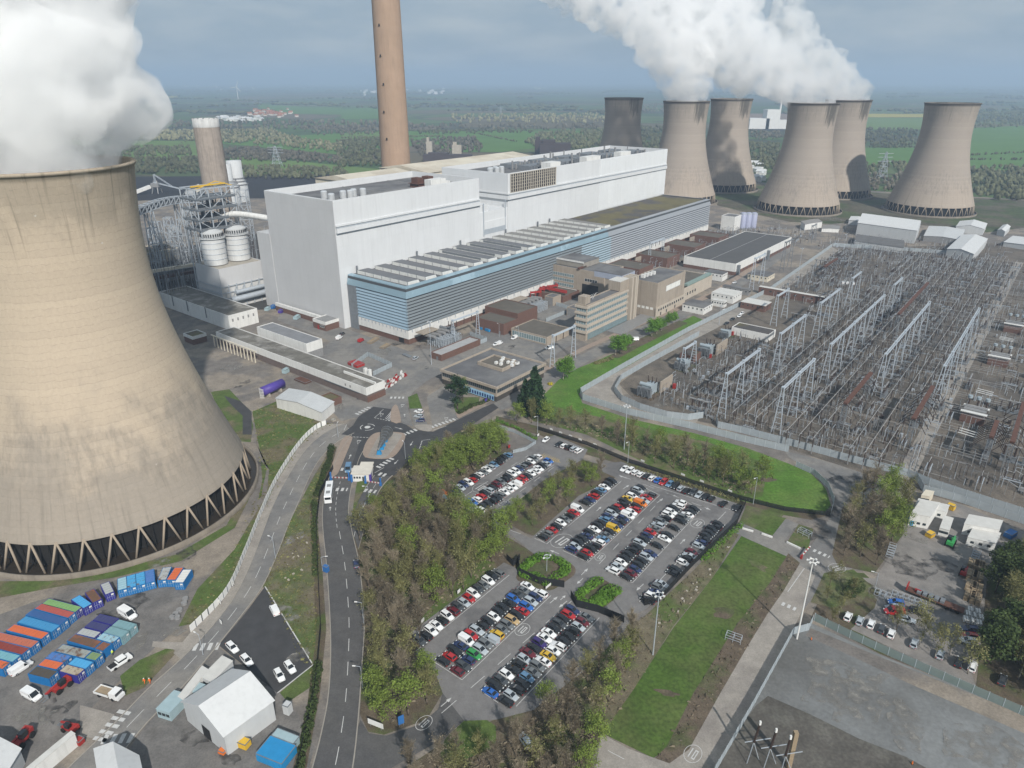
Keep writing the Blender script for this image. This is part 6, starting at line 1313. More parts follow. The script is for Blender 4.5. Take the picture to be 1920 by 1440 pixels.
def proto(kind, seed, h=12.0):
 q = random.Random(seed * 13 + len(kind)); mb = MB()
 if kind == 'bare':
  me, ends, P = trunk_mesh(h, .17, M_bark, seed, 10, .20, .3); twigs(mb, ends, P, h, 760, q, .035);
  for b, mid, e in ends: leafcards(mb, 26, e, (1.3, 1.3, 1.6), .14, q, .1)
  cm = L_brown
 elif kind == 'olive':
  me, ends, P = trunk_mesh(h, .17, M_bark, seed, 9, .22, .3); twigs(mb, ends, P, h, 420, q, .032)
  for b, mid, e in ends: leafcards(mb, 55, e, (1.6, 1.6, 2.0), .17, q, .1); leafcards(mb, 30, mid, (1.4, 1.4, 1.6), .16, q, .1)
  cm = L_olive
 elif kind == 'spring':
  me, ends, P = trunk_mesh(h, .2, M_bark, seed, 10, .26, .25)
  for b, mid, e in ends: s_ = q.uniform(.8, 1.2); leafcards(mb, 120, e, (1.8 * s_, 1.8 * s_, 1.9 * s_), .21, q, .2); leafcards(mb, 45, mid, (1.6, 1.6, 1.5), .2, q, .2)
  leafcards(mb, 110, P[5], (1.5, 1.5, 2.0), .21, q, .2); twigs(mb, ends, P, h, 60, q, .03); cm = L_spring
 elif kind == 'bright':
  me, ends, P = trunk_mesh(h, .16, M_barkp, seed, 9, .2, .3)
  for b, mid, e in ends: leafcards(mb, 120, e, (1.7, 1.7, 2.0), .3, q, .4); leafcards(mb, 50, mid, (1.3, 1.3, 1.5), .28, q, .4)
  leafcards(mb, 130, P[5], (1.4, 1.4, 2.2), .3, q, .4); cm = L_bright
 elif kind == 'green':
  me, ends, P = trunk_mesh(h, .22, M_bark, seed, 10, .27, .2)
  for b, mid, e in ends: leafcards(mb, 130, e, (2.1, 2.1, 1.8), .34, q, .4); leafcards(mb, 60, mid, (2, 2, 1.6), .32, q, .4)
  leafcards(mb, 130, P[5], (2, 2, 1.9), .34, q, .4); cm = L_dkgreen
 elif kind == 'conifer':
  me, ends, P = trunk_mesh(h, .3, M_bark, seed, 3, .1, .5)
  for k in range(46):
   f = k / 46; z = h * (.06 + .92 * f); rr = h * .25 * (1 - f) ** .75 * q.uniform(.75, 1.15) + .3
   for j in range(int(3 + 6 * (1 - f))): a = q.random() * 6.28; leafcards(mb, 16, (math.cos(a) * rr * .7, math.sin(a) * rr * .7, z), (rr * .42, rr * .42, .8), .36, q, .2, .1)
  cm = L_dark
 elif kind == 'pine':
  me, ends, P = trunk_mesh(h, .25, M_bark, seed, 9, .26, .3)
  for b, mid, e in ends: leafcards(mb, 120, e, (2, 2, 1.2), .3, q, .2); leafcards(mb, 50, mid, (1.6, 1.6, 1), .28, q, .2)
  leafcards(mb, 100, P[5], (1.5, 1.5, 1.4), .3, q, .2); cm = L_dark
 elif kind == 'birch':
  me, ends, P = trunk_mesh(h, .13, M_barkp, seed, 9, .19, .3); twigs(mb, ends, P, h, 160, q, .03)
  for b, mid, e in ends: leafcards(mb, 46, e, (1.4, 1.4, 1.9), .2, q, .1); leafcards(mb, 26, mid, (1.2, 1.2, 1.4), .2, q, .1)
  cm = L_olive
 return me, mb.mesh('crown', cm), h
NPRO = {'bare': 5, 'olive': 4, 'spring': 4, 'bright': 3, 'green': 3, 'conifer': 1, 'pine': 1, 'birch': 3}
for k, n_ in NPRO.items(): PROTO[k] = [proto(k, s_ + 1) for s_ in range(n_)]
TN = {'bare': 'bare_tree', 'olive': 'budding_tree', 'spring': 'spring_tree', 'bright': 'young_tree', 'green': 'leafy_tree', 'conifer': 'conifer', 'pine': 'pine_tree', 'birch': 'birch_tree'}
tr_ = random.Random(21); TREES = []
def tree(kind, p, h, label, group=None, fat=1.0):
 tm, cm, h0 = tr_.choice(PROTO[kind]); t = thing(TN[kind], label, 'tree', p, tr_.random() * 6.28, group); s_ = h / h0; t.scale = (s_ * fat, s_ * fat, s_)
 for nm, me in (('trunk', tm), ('crown', cm)): o = bpy.data.objects.new(nm, me); COL.objects.link(o); o.parent = t
 TREES.append(p); return t
def inside(p, poly):
 c = False; n = len(poly)
 for i in range(n):
  a, b = poly[i], poly[i - 1]
  if (a.y > p.y) != (b.y > p.y) and p.x < (b.x - a.x) * (p.y - a.y) / (b.y - a.y) + a.x: c = not c
 return c
def wood(pts, kinds, gap, hr, where, seed=1, avoid=()):
 "kinds: list of (weight, kind) or a function of the photo position"
 P = [G(*p) for p in pts]; q = random.Random(seed); x0, x1 = min(p.x for p in P), max(p.x for p in P); y0, y1 = min(p.y for p in P), max(p.y for p in P); got = []
 AV = [[G(*p) for p in a] for a in avoid]
 for _ in range(int((x1 - x0) * (y1 - y0) / gap ** 2 * 14)):
  p = Vector((q.uniform(x0, x1), q.uniform(y0, y1), 0))
  if not inside(p, P) or any((p - g).length < gap for g in got) or any(inside(p, a) for a in AV): continue
  got.append(p); px = PX(p); ks = kinds(*px) if callable(kinds) else kinds
  k = q.choices([b for a, b in ks], [a for a, b in ks])[0]
  hh = q.uniform(*hr) * (.92 if k in ('spring', 'bright') else 1)
  tree(k, p, hh, ADJ[k] + ' ' + where, 'trees ' + where, q.uniform(.95, 1.2))
 return len(got)
ADJ = {'bare': 'bare brown twiggy tree', 'olive': 'tree with thin olive green buds', 'spring': 'tree in yellow green spring leaf', 'bright': 'bright green young tree', 'green': 'dark green leafy tree', 'birch': 'slender pale barked birch', 'conifer': 'dark conifer', 'pine': 'dark pine'}
def mixA(x, y):
 if y < 905 and x < 1000: return [(6, 'spring'), (1, 'olive'), (.6, 'bare')]
 if y < 960: return [(2.2, 'spring'), (2, 'olive'), (1.2, 'bare')]
 if x > 850 or (y > 1000 and (x - 800) + (y - 1150) * .8 > 30 and y < 1160): return [(2, 'spring'), (3, 'olive'), (1, 'bare')]
 if y > 1320: return [(3, 'spring'), (2, 'olive')]
 return [(.4, 'spring'), (4, 'olive'), (4, 'bare')]
nA = wood([(673, 1008), (705, 962), (748, 938), (772, 910), (806, 876), (872, 846), (920, 830), (948, 843), (868, 900), (836, 920), (812, 945), (868, 972), (930, 1008), (950, 1040), (925, 1062), (840, 1128), (768, 1186), (795, 1206), (780, 1228), (808, 1262), (820, 1300), (792, 1340), (735, 1362), (700, 1355), (690, 1300), (694, 1160), (684, 1060)], mixA, 4.3, (10.5, 14.5), 'in the wood left of the car parks', 3)
nB = wood([(945, 990), (975, 962), (1026, 925), (1088, 890), (1126, 890), (1146, 897), (1083, 930), (1004, 998)], [(2, 'spring'), (2, 'olive'), (1.5, 'bare')], 5.0, (8, 11), 'in the strip between two car parks', 4)
nC = wood([(950, 795), (1035, 792), (1110, 812), (1200, 834), (1330, 870), (1425, 900), (1435, 918), (1400, 934), (1250, 880), (1110, 815), (1010, 796)], lambda x, y: [(3, 'spring'), (2, 'olive')] if x > 1340 or x < 1120 else [(.7, 'spring'), (3, 'olive'), (3, 'bare')], 5.2, (9, 12.5), 'along the black fence below the lawn', 5)
nD = wood([(760, 1440), (838, 1418), (905, 1412), (1000, 1345), (1090, 1275), (1178, 1185), (1205, 1190), (1165, 1290), (1120, 1385), (1110, 1450), (1060, 1500), (760, 1500)], lambda x, y: [(3, 'spring'), (2, 'olive'), (1, 'bare')] if x > 1080 and y > 1250 else [(.5, 'spring'), (3.5, 'olive'), (4, 'bare')], 4.7, (9, 12.5), 'along the bottom edge beside the near car park', 6, [[(880, 1345), (1010, 1340), (1010, 1415), (950, 1420), (850, 1425)]])
nE = wood([(1585, 965), (1625, 930), (1690, 935), (1692, 1000), (1640, 1062), (1580, 1050)], lambda x, y: [(4, 'spring'), (1, 'olive')] if x > 1645 else [(1, 'olive'), (4, 'bare')], 4.4, (10.5, 14), 'in the clump left of the cabin yard', 7)
nF = wood([(1868, 1085), (1960, 1040), (2060, 1060), (2060, 1380), (1900, 1300), (1848, 1245)], [(4, 'green'), (1.5, 'olive'), (1, 'birch')], 5.4, (11, 15), 'in the dark stand at the right edge', 8)
nG = wood([(1655, 1190), (1700, 1175), (1790, 1215), (1840, 1250), (1800, 1275), (1720, 1235)], [(3, 'birch'), (1, 'olive')], 5.0, (9.5, 12.5), 'along the gravel compound fence', 9)
nH = wood([(1530, 1150), (1550, 1085), (1585, 1085), (1612, 1110), (1590, 1140), (1550, 1180)], [(2, 'olive'), (2, 'birch')], 4.4, (5, 8), 'on the rough corner beside the speed roundel', 10)
print('TREES', nA, nB, nC, nD, nE, nF, nG, nH)
q6 = K(1000, 440, 6)
for k, (x, y, top) in enumerate(((1056, 713, 672), (1064, 708, 673), (1154, 668, 632), (1163, 664, 630), (1172, 658, 628), (1181, 652, 632), (1222, 632, 600), (1231, 628, 598), (1240, 622, 600), (1254, 613, 588), (1263, 609, 586))):
 tree('bright', G(x, y), hgt((x, y), top) * 1.0, 'bright green young tree lining the road in front of the offices', 'young trees along the office road', 1.5)
for lab, x, y, top, k, f in (('tallest dark conifer between the canteen and the lawn', 1002, 775, 688, 'conifer', 1.0), ('shorter dark conifer left of the tallest one by the canteen', 985, 770, 712, 'conifer', 1.1), ('dark pine standing in front of the canteen', 858, 768, 705, 'pine', 1.1), ('light green tree right behind the dark pine at the canteen', 868, 757, 708, 'spring', .75)):
 tree(k, G(x, y), hgt((x, y), top), lab, None, f)
# hedges, shrubs
def lumps(name, label, spots, m, cat='hedge', density=60, size=.28, kind=None):
 "clipped or rounded foliage: spots = (world point, rx, ry, rz)"
 q = random.Random(len(spots)); mb = MB()
 for p, rx, ry, rz in spots:
  leafcards(mb, int(density * rx * ry), (p[0], p[1], rz * .9), (rx, ry, rz), size, q, .75, .5)
 o = mb.build(name, m); return tag(o, label, cat, kind=kind)
def hedge(name, label, pts, w, h, m, step=1.4, jit=.25, density=60, size=.28, px=True):
 P = spline([G(*p) for p in pts] if px else pts, step); q = random.Random(3); sp = [((p.x + q.uniform(-jit, jit), p.y + q.uniform(-jit, jit)), w * q.uniform(.8, 1.15), w * q.uniform(.8, 1.15), h / 2 * q.uniform(.85, 1.15)) for p in P]
 return lumps(name, label, sp, m, density=density, size=size)
nk = K(780, 1040, 4.8)
isle('hedge_bed', [nk(900, 210), nk(980, 90), nk(1090, 20), (1018, 1037), nk(1390, 80), nk(1435, 165), nk(1350, 240), nk(1200, 325), nk(1000, 270)], A_dirt, .14)
isle('hedge_bed', [nk(1400, 400), nk(1510, 290), nk(1640, 215), nk(1760, 270), nk(1835, 340), nk(1700, 470), nk(1600, 500), nk(1480, 470)], A_dirt, .14)
for lab, pts in (('clipped round hedge ring on the square island by the car park barrier', [nk(960, 140), nk(1040, 75), nk(1120, 35), nk(1220, 45), nk(1320, 90), nk(1345, 150), nk(1290, 200), nk(1230, 240)]), ('low clipped hedge on the fence side of the square island', [nk(965, 190), nk(1060, 210), nk(1120, 235), nk(1175, 265)]), ('clipped hedge on the left half of the oblong island', [nk(1480, 380), nk(1500, 430), nk(1560, 465), nk(1620, 470)]), ('big clipped hedge block on the right half of the oblong island', [nk(1640, 440), nk(1700, 390), nk(1770, 330)]), ('clipped bushes at the tip of the oblong island', [nk(1500, 350), nk(1560, 300), nk(1640, 245)])):
 hedge('hedge', lab, pts, 2.6 if 'block' in lab else 1.7, 2.0, L_hedge, 1.5, .2)
hedge('hedge', 'long clipped green hedge along the footpath into the middle car park', [(932, 790), (965, 803), (1004, 824)], .9, 1.6, L_hedge)
hedge('hedge', 'dark green hedge left of the access road above the gates', [(622, 840), (616, 870), (604, 900), (594, 930)], 1.3, 2.2, L_dkgreen)
hedge('hedge', 'long dark hedge following the left side of the access road', [(590, 945), (590, 1010), (592, 1080)], 1.1, 2.0, L_dkgreen, density=50)
hedge('hedge', 'ivy green hedge beside the access road near the bottom edge', [(598, 1250), (585, 1330), (572, 1400), (560, 1450), (545, 1500)], 1.2, 2.2, L_dkgreen)
hedge('hedge', 'row of brownish shrubs along the black fence of the largest car park', [(1180, 876), (1260, 900), (1330, 922), (1385, 940)], .9, 1.4, L_olive, density=30)
hedge('hedge', 'scrub growing along the fence at the right of the largest car park', [(1390, 985), (1350, 1020), (1320, 1050)], 1.2, 1.3, L_hedge, density=26)
hedge('shrubbery', 'dark shrubs under the pine in front of the canteen', [(862, 775), (880, 765), (900, 758), (915, 752)], 1.4, 1.8, L_dkgreen)
hedge('shrubbery', 'low shrubs beside the young trees on the office lawn edge', [(1118, 682), (1132, 678), (1146, 674)], 1.6, 1.5, L_olive)
lumps('shrub', 'yellow gorse bush beside the conifers', [(G(1032, 722), 1.5, 1.2, .9)], leafmat('yellow_bloom', (.45, .38, .02)), 'shrub')
lumps('shrub', 'dense dark bush in the rough corner by the speed roundel', [(G(1604, 1108), 2.6, 2.4, 2.2), (G(1592, 1118), 2.2, 2, 1.8)], L_dkgreen, 'shrub')
# rough grass tufts and litter along the banks: stuff
def tufts(label, polys, n, m, size, seed):
 q = random.Random(seed); mb = MB()
 for pts in polys:
  P = [G(*p) for p in pts]; x0, x1 = min(p.x for p in P), max(p.x for p in P); y0, y1 = min(p.y for p in P), max(p.y for p in P); c = 0
  while c < n:
   p = Vector((q.uniform(x0, x1), q.uniform(y0, y1), .08)); c += 1
   if not inside(p, P): continue
   s_ = size * q.uniform(.5, 1.4); a = q.random() * 6.28; d = Vector((math.cos(a), math.sin(a), 0)) * s_; u_ = Vector((q.uniform(-.3, .3), q.uniform(-.3, .3), q.uniform(.5, 1.2))) * s_
   mb.add([p - d, p + d, p + d * .6 + u_, p - d * .5 + u_], [(0, 1, 2, 3)])
 return tag(mb.build('ground_cover', m), kind='stuff')
tufts('', [[(473, 772), (520, 752), (625, 795), (565, 838), (505, 945), (430, 1090), (385, 1165), (335, 1175), (440, 1030), (492, 900)], [(493, 1100), (545, 975), (615, 850), (592, 960), (600, 1040), (588, 1285)]], 3500, L_olive, .35, 4)
tufts('', [[(1390, 995), (1335, 1085), (1262, 1175), (1185, 1300), (1130, 1378), (1085, 1350), (1150, 1200), (1215, 1150), (1300, 1070), (1380, 985)], [(1478, 1038), (1500, 1056), (1468, 1110), (1400, 1215), (1255, 1432), (1228, 1422), (1300, 1300), (1382, 1170)]], 2500, L_brown, .4, 5)
tufts('', [[(672, 972), (765, 868), (872, 806), (950, 838), (812, 945), (950, 1040), (768, 1186), (820, 1300), (735, 1362), (690, 1300), (684, 1060)], [(760, 1440), (905, 1412), (1090, 1275), (1205, 1190), (1120, 1385), (1060, 1500), (760, 1500)], [(950, 785), (1110, 795), (1425, 882), (1400, 934), (1110, 815)]], 4500, L_brown, .45, 6)
# far woods: masses of crowns
ico = bmesh.new(); bmesh.ops.create_icosphere(ico, subdivisions=1, radius=1); IV = [v.co.copy() for v in ico.verts]; IF = [tuple(v.index for v in f.verts) for f in ico.faces]; ico.free()
def farwood(pts, gap, hr, m, seed):
 P = [G(*p) for p in pts]; q = random.Random(seed); x0, x1 = min(p.x for p in P), max(p.x for p in P); y0, y1 = min(p.y for p in P), max(p.y for p in P)
 n_ = min(5200, int((x1 - x0) * (y1 - y0) / gap ** 2)); mb = MB()
 for _ in range(n_):
  p = Vector((q.uniform(x0, x1), q.uniform(y0, y1), 0))
  if not inside(p, P): continue
  h = q.uniform(*hr) * .6; r = h * q.uniform(.3, .48); R_ = q.random() * 6.28; cr_, sr_ = math.cos(R_), math.sin(R_)
  vs = []
  for v in IV: k = q.uniform(.7, 1.25); vs.append((p.x + (v.x * cr_ - v.y * sr_) * r * k, p.y + (v.x * sr_ + v.y * cr_) * r * k, h * .55 + v.z * h * .5 * k))
  mb.add(vs, IF)
 return tag(mb.build('distant_wood', m), kind='stuff')
FW = [([(-300, 246), (368, 246), (372, 264), (-300, 268)], 15, (10, 16), L_farp), ([(404, 246), (505, 243), (545, 258), (640, 272), (640, 288), (520, 274), (408, 268)], 15, (10, 16), L_farp), ([(413, 282), (480, 278), (580, 288), (640, 300), (640, 308), (420, 301)], 11, (9, 14), L_farb), ([(-200, 279), (358, 276), (360, 292), (-200, 300)], 11, (9, 14), L_far),
 ([(-200, 300), (372, 298), (378, 326), (-200, 330)], 10, (9, 15), L_far), ([(440, 312), (640, 317), (660, 338), (450, 336)], 10, (9, 14), L_far), ([(-300, 224), (640, 228), (850, 236), (1135, 235), (1135, 248), (950, 246), (700, 244), (-300, 240)], 36, (14, 22), L_farb), ([(630, 266), (718, 262), (718, 312), (635, 314)], 11, (10, 16), L_far), ([(768, 266), (890, 258), (910, 286), (790, 294)], 13, (10, 16), L_farb),
 ([(985, 268), (1010, 252), (1135, 244), (1135, 276), (1060, 284), (1010, 280)], 14, (12, 18), L_far), ([(845, 216), (1135, 214), (1135, 232), (850, 232)], 34, (14, 20), L_farp), ([(1200, 240), (1250, 238), (1250, 300), (1200, 300)], 16, (12, 18), L_far), ([(1404, 270), (1462, 272), (1462, 318), (1404, 322)], 12, (10, 16), L_far), ([(1404, 246), (1470, 248), (1465, 262), (1404, 262)], 18, (10, 14), L_farb),
 ([(1620, 242), (1720, 244), (1716, 276), (1620, 278)], 19, (10, 16), L_far), ([(1618, 308), (1700, 308), (1692, 324), (1618, 324)], 12, (10, 15), L_far), ([(1612, 328), (1690, 328), (1680, 360), (1612, 360)], 11, (9, 13), L_farb), ([(1818, 318), (2000, 312), (2050, 380), (1900, 380), (1830, 372), (1818, 345)], 11, (10, 16), L_far), ([(1825, 212), (2000, 206), (2000, 236), (1825, 242)], 30, (12, 20), L_far),
 ([(1130, 196), (1250, 196), (1250, 212), (1130, 212)], 44, (14, 20), L_farb), ([(560, 242), (640, 240), (720, 245), (720, 252), (600, 256)], 20, (10, 16), L_farb), ([(780, 246), (1000, 244), (1000, 250), (780, 252)], 20, (10, 15), L_far)]
for k, (p, g_, h_, m) in enumerate(FW): farwood(p, g_, h_, m, k)
# hedgerows between the near fields
def farhedge(p, q_, seed): farwood([(p[0], p[1] - .8), (q_[0], q_[1] - .8), (q_[0], q_[1] + .8), (p[0], p[1] + .8)], 7, (5, 9), L_far, seed)
for k, (p, q_) in enumerate((((640, 259), (832, 256)), ((770, 262), (830, 280)), ((860, 244), (975, 268)), ((1625, 277), (1720, 277)), ((1818, 292), (1990, 284)), ((720, 244), (840, 248)), ((1818, 300), (1990, 300)), ((340, 268), (372, 262)))): farhedge(p, q_, 60 + k)
# hedges, copses and shelter belts out to the horizon
q = random.Random(77); mb = MB()
for k in range(170):
 y = 152.5 + 62 * q.random() ** 1.6; x = q.uniform(-100, 2020); g = G(x, y); d = g.y; L_ = q.uniform(60, 420) * (1 + d / 6000); a = q.gauss(.1, .5); w_ = q.uniform(4, 14) * (1 + d / 3000); n_ = int(L_ / 30 * (1 + w_ / 60))
 for _ in range(min(40, n_)):
  t_ = q.uniform(-.5, .5) * L_; p = (g.x + t_ * math.cos(a), g.y + t_ * math.sin(a) + q.gauss(0, w_ * .4)); h = q.uniform(6, 13) * (1 + d / 16000); r = h * q.uniform(.6, 1.3)
  mb.add([(p[0] + v.x * r * q.uniform(.8, 1.2), p[1] + v.y * r, h * .5 + v.z * h * .5) for v in IV], IF)
tag(mb.build('distant_wood', L_far), kind='stuff')
# ---------------------------------------------------------------- cars
PAINT = {}
for k, c, nm in (('K', (.014, .015, .017), 'black'), ('D', (.05, .055, .06), 'dark grey'), ('G', (.13, .14, .145), 'grey'), ('S', (.36, .40, .43), 'silver'), ('W', (.72, .73, .73), 'white'), ('R', (.36, .018, .02), 'red'), ('M', (.11, .012, .02), 'maroon'), ('N', (.02, .035, .10), 'navy blue'), ('B', (.02, .11, .38), 'bright blue'), ('L', (.10, .2, .32), 'pale blue'), ('Y', (.55, .36, .03), 'yellow'), ('T', (.42, .30, .15), 'tan'), ('E', (.03, .24, .06), 'green'), ('O', (.62, .17, .02), 'orange'), ('P', (.035, .02, .12), 'purple')):
 m = mat('car_paint_' + nm.replace(' ', '_'), c, .28, .04, .6, spec=.5); m.node_tree.nodes['Principled BSDF'].inputs['Coat Weight'].default_value = .5; PAINT[k] = (m, nm)
M_cgl = mat('car_glass', (.012, .015, .018), .08, .1, .5, spec=.7); M_lamp = mat('headlamp_glass', (.6, .62, .62), .15, .1, .5, spec=.6); M_tail = mat('red_lamp', (.35, .012, .012), .25, .1, .5); M_rim = mat('alloy_rim', (.35, .36, .37), .4, .1, .5, metal=.5)
def carmeshes(kind):
 "x forward; body of lofted sections, glass set in"
 Ln, Wd, H_ = {'hatch': (4.15, 1.78, 1.47), 'saloon': (4.6, 1.82, 1.44), 'suv': (4.45, 1.86, 1.66), 'estate': (4.6, 1.82, 1.48), 'van': (4.9, 1.95, 1.92)}[kind]
 h = Ln / 2; w_ = Wd / 2; belt = .93 if kind != 'suv' else 1.05
 if kind == 'van': belt = 1.08
 # lower body stations: x, half width, bottom z, top z
 st = [(-h, .78, .42, belt - .16), (-h + .12, .93, .27, belt - .03), (-h * .62, 1.0, .22, belt), (0, 1, .22, belt), (h * .42, 1, .22, belt - .02), (h * .72, .97, .22, belt - .16), (h - .2, .9, .26, belt - .3), (h, .74, .4, belt - .42)]
 def ring(x, f, zb, zt): a = w_ * f; return [Vector((x, -a * .9, zb)), Vector((x, -a, zb + .16)), Vector((x, -a, zt - .16)), Vector((x, -a * .93, zt - .04)), Vector((x, -a * .8, zt)), Vector((x, a * .8, zt)), Vector((x, a * .93, zt - .04)), Vector((x, a, zt - .16)), Vector((x, a, zb + .16)), Vector((x, a * .9, zb))]
 mb = MB(); R_ = [ring(*s) for s in st]; n = 10; vs = [v for r in R_ for v in r]; fs = []
 for i in range(len(R_) - 1):
  for j in range(n): fs.append((i * n + j, i * n + (j + 1) % n, (i + 1) * n + (j + 1) % n, (i + 1) * n + j))
 fs += [tuple(range(n - 1, -1, -1))[::-1], tuple(range((len(R_) - 1) * n, len(R_) * n))[::-1]]; mb.add(vs, [f[::-1] for f in fs])
 # cabin: base front/back, roof front/back
 cb = {'hatch': (h * .46, -h * .93, h * .06, -h * .72), 'saloon': (h * .42, -h * .72, h * .03, -h * .42), 'suv': (h * .48, -h * .95, h * .1, -h * .8), 'estate': (h * .42, -h * .94, h * .04, -h * .8), 'van': (h * .62, -h * .97, h * .3, -h * .94)}[kind]
 bf, bb, rf, rb = cb; wb, wr = w_ * .90, w_ * .70; z0, z1 = belt - .03, H_ - .05
 if kind == 'van': wr = w_ * .84
 B = [Vector((bf, -wb, z0 - .03)), Vector((bf, wb, z0 - .03)), Vector((bb, wb, z0)), Vector((bb, -wb, z0))]; T = [Vector((rf, -wr, z1)), Vector((rf, wr, z1)), Vector((rb, wr, z1 - .02)), Vector((rb, -wr, z1 - .02))]
 mb.quad(T[0], T[1], T[2], T[3]); c = (T[0] + T[2]) / 2 + Vector((0, 0, .06))
 for i in range(4): mb.add([T[i], T[(i + 1) % 4], c], [(0, 1, 2)])
 # pillars
 for i in range(4): mb.bar(B[i], T[i], .09)
 for i in range(4): mb.bar(T[i], T[(i + 1) % 4], .08)
 parts = []
 def g_(name, a, b, c_, d, s=.9):
  m_ = (a + b + c_ + d) / 4; k = MB(); k.quad(*[m_ + (p - m_) * s for p in (a, b, c_, d)]); parts.append((name, k.mesh(name, M_cgl)))
 g_('windscreen', B[0], B[1], T[1], T[0], .97);
 if kind == 'van':
  mb.quad(B[2], B[3], T[3], T[2]); xm = h * .18; f = (xm - bb) / (bf - bb)
  for s_, i, j in ((-1, 3, 0), (1, 2, 1)):
   a = B[i].lerp(B[j], f); d = T[i].lerp(T[j], (xm - rb) / (rf - rb)); mb.quad(B[i], a, d, T[i]); g_('side_window', a, B[j], T[j], d, .88)
 else:
  g_('rear_window', B[2], B[3], T[3], T[2], .94); g_('side_window', B[3], B[0], T[0], T[3], .94); g_('side_window', B[1], B[2], T[2], T[1], .94)
 if kind in ('suv', 'estate'):
  for s_ in (-1, 1): mb.bar((rf - .1, s_ * wr * .93, z1 + .08), (rb + .1, s_ * wr * .93, z1 + .06), .05)
 for s_ in (-1, 1): mb.box((bf - .35, s_ * (w_ + .06), belt - .02), .16, .16, .14)
 body = mb.mesh('body', PAINT['W'][0])
 for nm, x, m in (('headlight', h - .14, M_lamp), ('tail_light', -h + .05, M_tail)):
  for s_ in (-1, 1): k = MB(); k.box((x, s_ * w_ * .68, belt - (.42 if x > 0 else .30)), .22, .38, .15); parts.append((nm, k.mesh(nm, m)))
 wm = MB(); wm.tube((0, -.11, 0), (0, .11, 0), .33, n=14); wheel = wm.mesh('wheel', M_tyre); rm = MB(); rm.tube((0, -.125, 0), (0, .125, 0), .2, n=10); rim = rm.mesh('rim', M_rim)
 return body, parts, wheel, rim, [(x, s_ * (w_ - .1)) for x in (h * .62, -h * .6) for s_ in (-1, 1)]
CARM = {k: carmeshes(k) for k in ('hatch', 'saloon', 'suv', 'estate', 'van')}
CN = {'hatch': ('hatchback', 'parked_car', 'car'), 'saloon': ('saloon car', 'parked_car', 'car'), 'suv': ('tall car', 'parked_car', 'car'), 'estate': ('estate car', 'parked_car', 'car'), 'van': ('small van', 'parked_van', 'van')}
cq = random.Random(5)
def car(p, rz, colr, kind, label, group=None, sc_=1.0):
 body, parts, wheel, rim, wp = CARM[kind]; nm, on, cat = CN[kind]
 t = thing(on, label.replace('@', PAINT[colr][1] + ' ' + nm), cat, (p[0], p[1], .12), rz, group); t.scale = (sc_,) * 3
 o = bpy.data.objects.new('body', body); COL.objects.link(o); o.parent = t; o.material_slots[0].link = 'OBJECT'; o.material_slots[0].material = PAINT[colr][0]
 for n_, me in parts: c = bpy.data.objects.new(n_, me); COL.objects.link(c); c.parent = t
 for x, y in wp:
  c = bpy.data.objects.new('wheel', wheel); COL.objects.link(c); c.parent = t; c.location = (x, y, .33); d = bpy.data.objects.new('rim', rim); COL.objects.link(d); d.parent = c
 return t
ORD = 'first second third fourth fifth sixth seventh eighth ninth tenth eleventh twelfth thirteenth fourteenth fifteenth sixteenth seventeenth eighteenth nineteenth twentieth twenty-first twenty-second twenty-third twenty-fourth'.split()
def row(f, a, b, s, head, end, where, group, vans=''):
 "cars of one row: crop converter, first and last car centre, colour letters, heading (two points), which end counting starts at"
 A, B = G(*f(*a), .6), G(*f(*b), .6); d = G(*f(*head[1])) - G(*f(*head[0])); rz = math.atan2(d.y, d.x); n = len(s); k = 0
 for i, ch in enumerate(s):
  if ch == '.': continue
  p = A.lerp(B, i / (n - 1)); van = ch.islower(); colr = ch.upper(); kind = 'van' if van else cq.choices(('hatch', 'saloon', 'suv', 'estate'), (5, 3, 3.4, 1.6))[0]
  off = d.normalized() * cq.uniform(-.25, .25); fl = math.pi if cq.random() < .3 else 0
  car((p.x + off.x, p.y + off.y), rz + fl + cq.uniform(-.025, .025), colr, kind, '@, %s from %s of %s' % (ORD[k], end, where), group); k += 1
nk = K(780, 1040, 4.8); mk = K(820, 800, 6.4); rk = K(990, 860, 4.8)
hn = ((160, 965), (415, 1130)); hr = ((315, 830), (540, 935)); hm_ = ((310, 925), (540, 1040)); hN = ((600, 600), (690, 660))
g1, g2, g3 = 'cars in the near car park', 'cars in the middle car park', 'cars in the largest car park'
row(nk, (30, 775), (735, 165), 'DKWWKWMDSRWDGWKG', ((40, 700), (110, 750)), 'bottom', "near car park's single row by the wood", g1)
row(nk, (240, 960), (1005, 285), 'KRKNwRSKKWKKKBDGW', hn, 'bottom', "near car park's middle block, left side", g1)
row(nk, (370, 1050), (1120, 350), 'MDNESGsYGGTKRBSNW', hn, 'bottom', "near car park's middle block, right side", g1)
row(nk, (665, 1240), (1410, 500), 'BKDWKKSMKPWWKDKRN', hn, 'bottom', "near car park's right block, left side", g1)
row(nk, (800, 1320), (1535, 565), 'KSKKLGGWYWWKKKSMG', hn, 'bottom', "near car park's right block, right side", g1)
row(mk, (180, 800), (845, 345), 'KKSNWRKWGWSLKKKL', hm_, 'bottom', "middle car park's single row by the trees", g2)
row(mk, (370, 945), (1200, 360), 'KBWRKSKMGKKWWNGKWGW', hm_, 'bottom', "middle car park's block, left side", g2)
row(mk, (510, 1000), (1340, 415), 'WKKKKGWWWwRRKWWWKSB', hm_, 'bottom', "middle car park's block, right side", g2)
row(mk, (790, 1135), (815, 1070), 'KD', hm_, 'bottom', "pair under the trees in the middle car park", g2)
hb = ((1640, 310), (1690, 255))
row(mk, (1300, 160), (1301, 161), 'W.', ((1260, 190), (1335, 130)), 'left', "the bay at the footpath hedge, standing alone", g2)
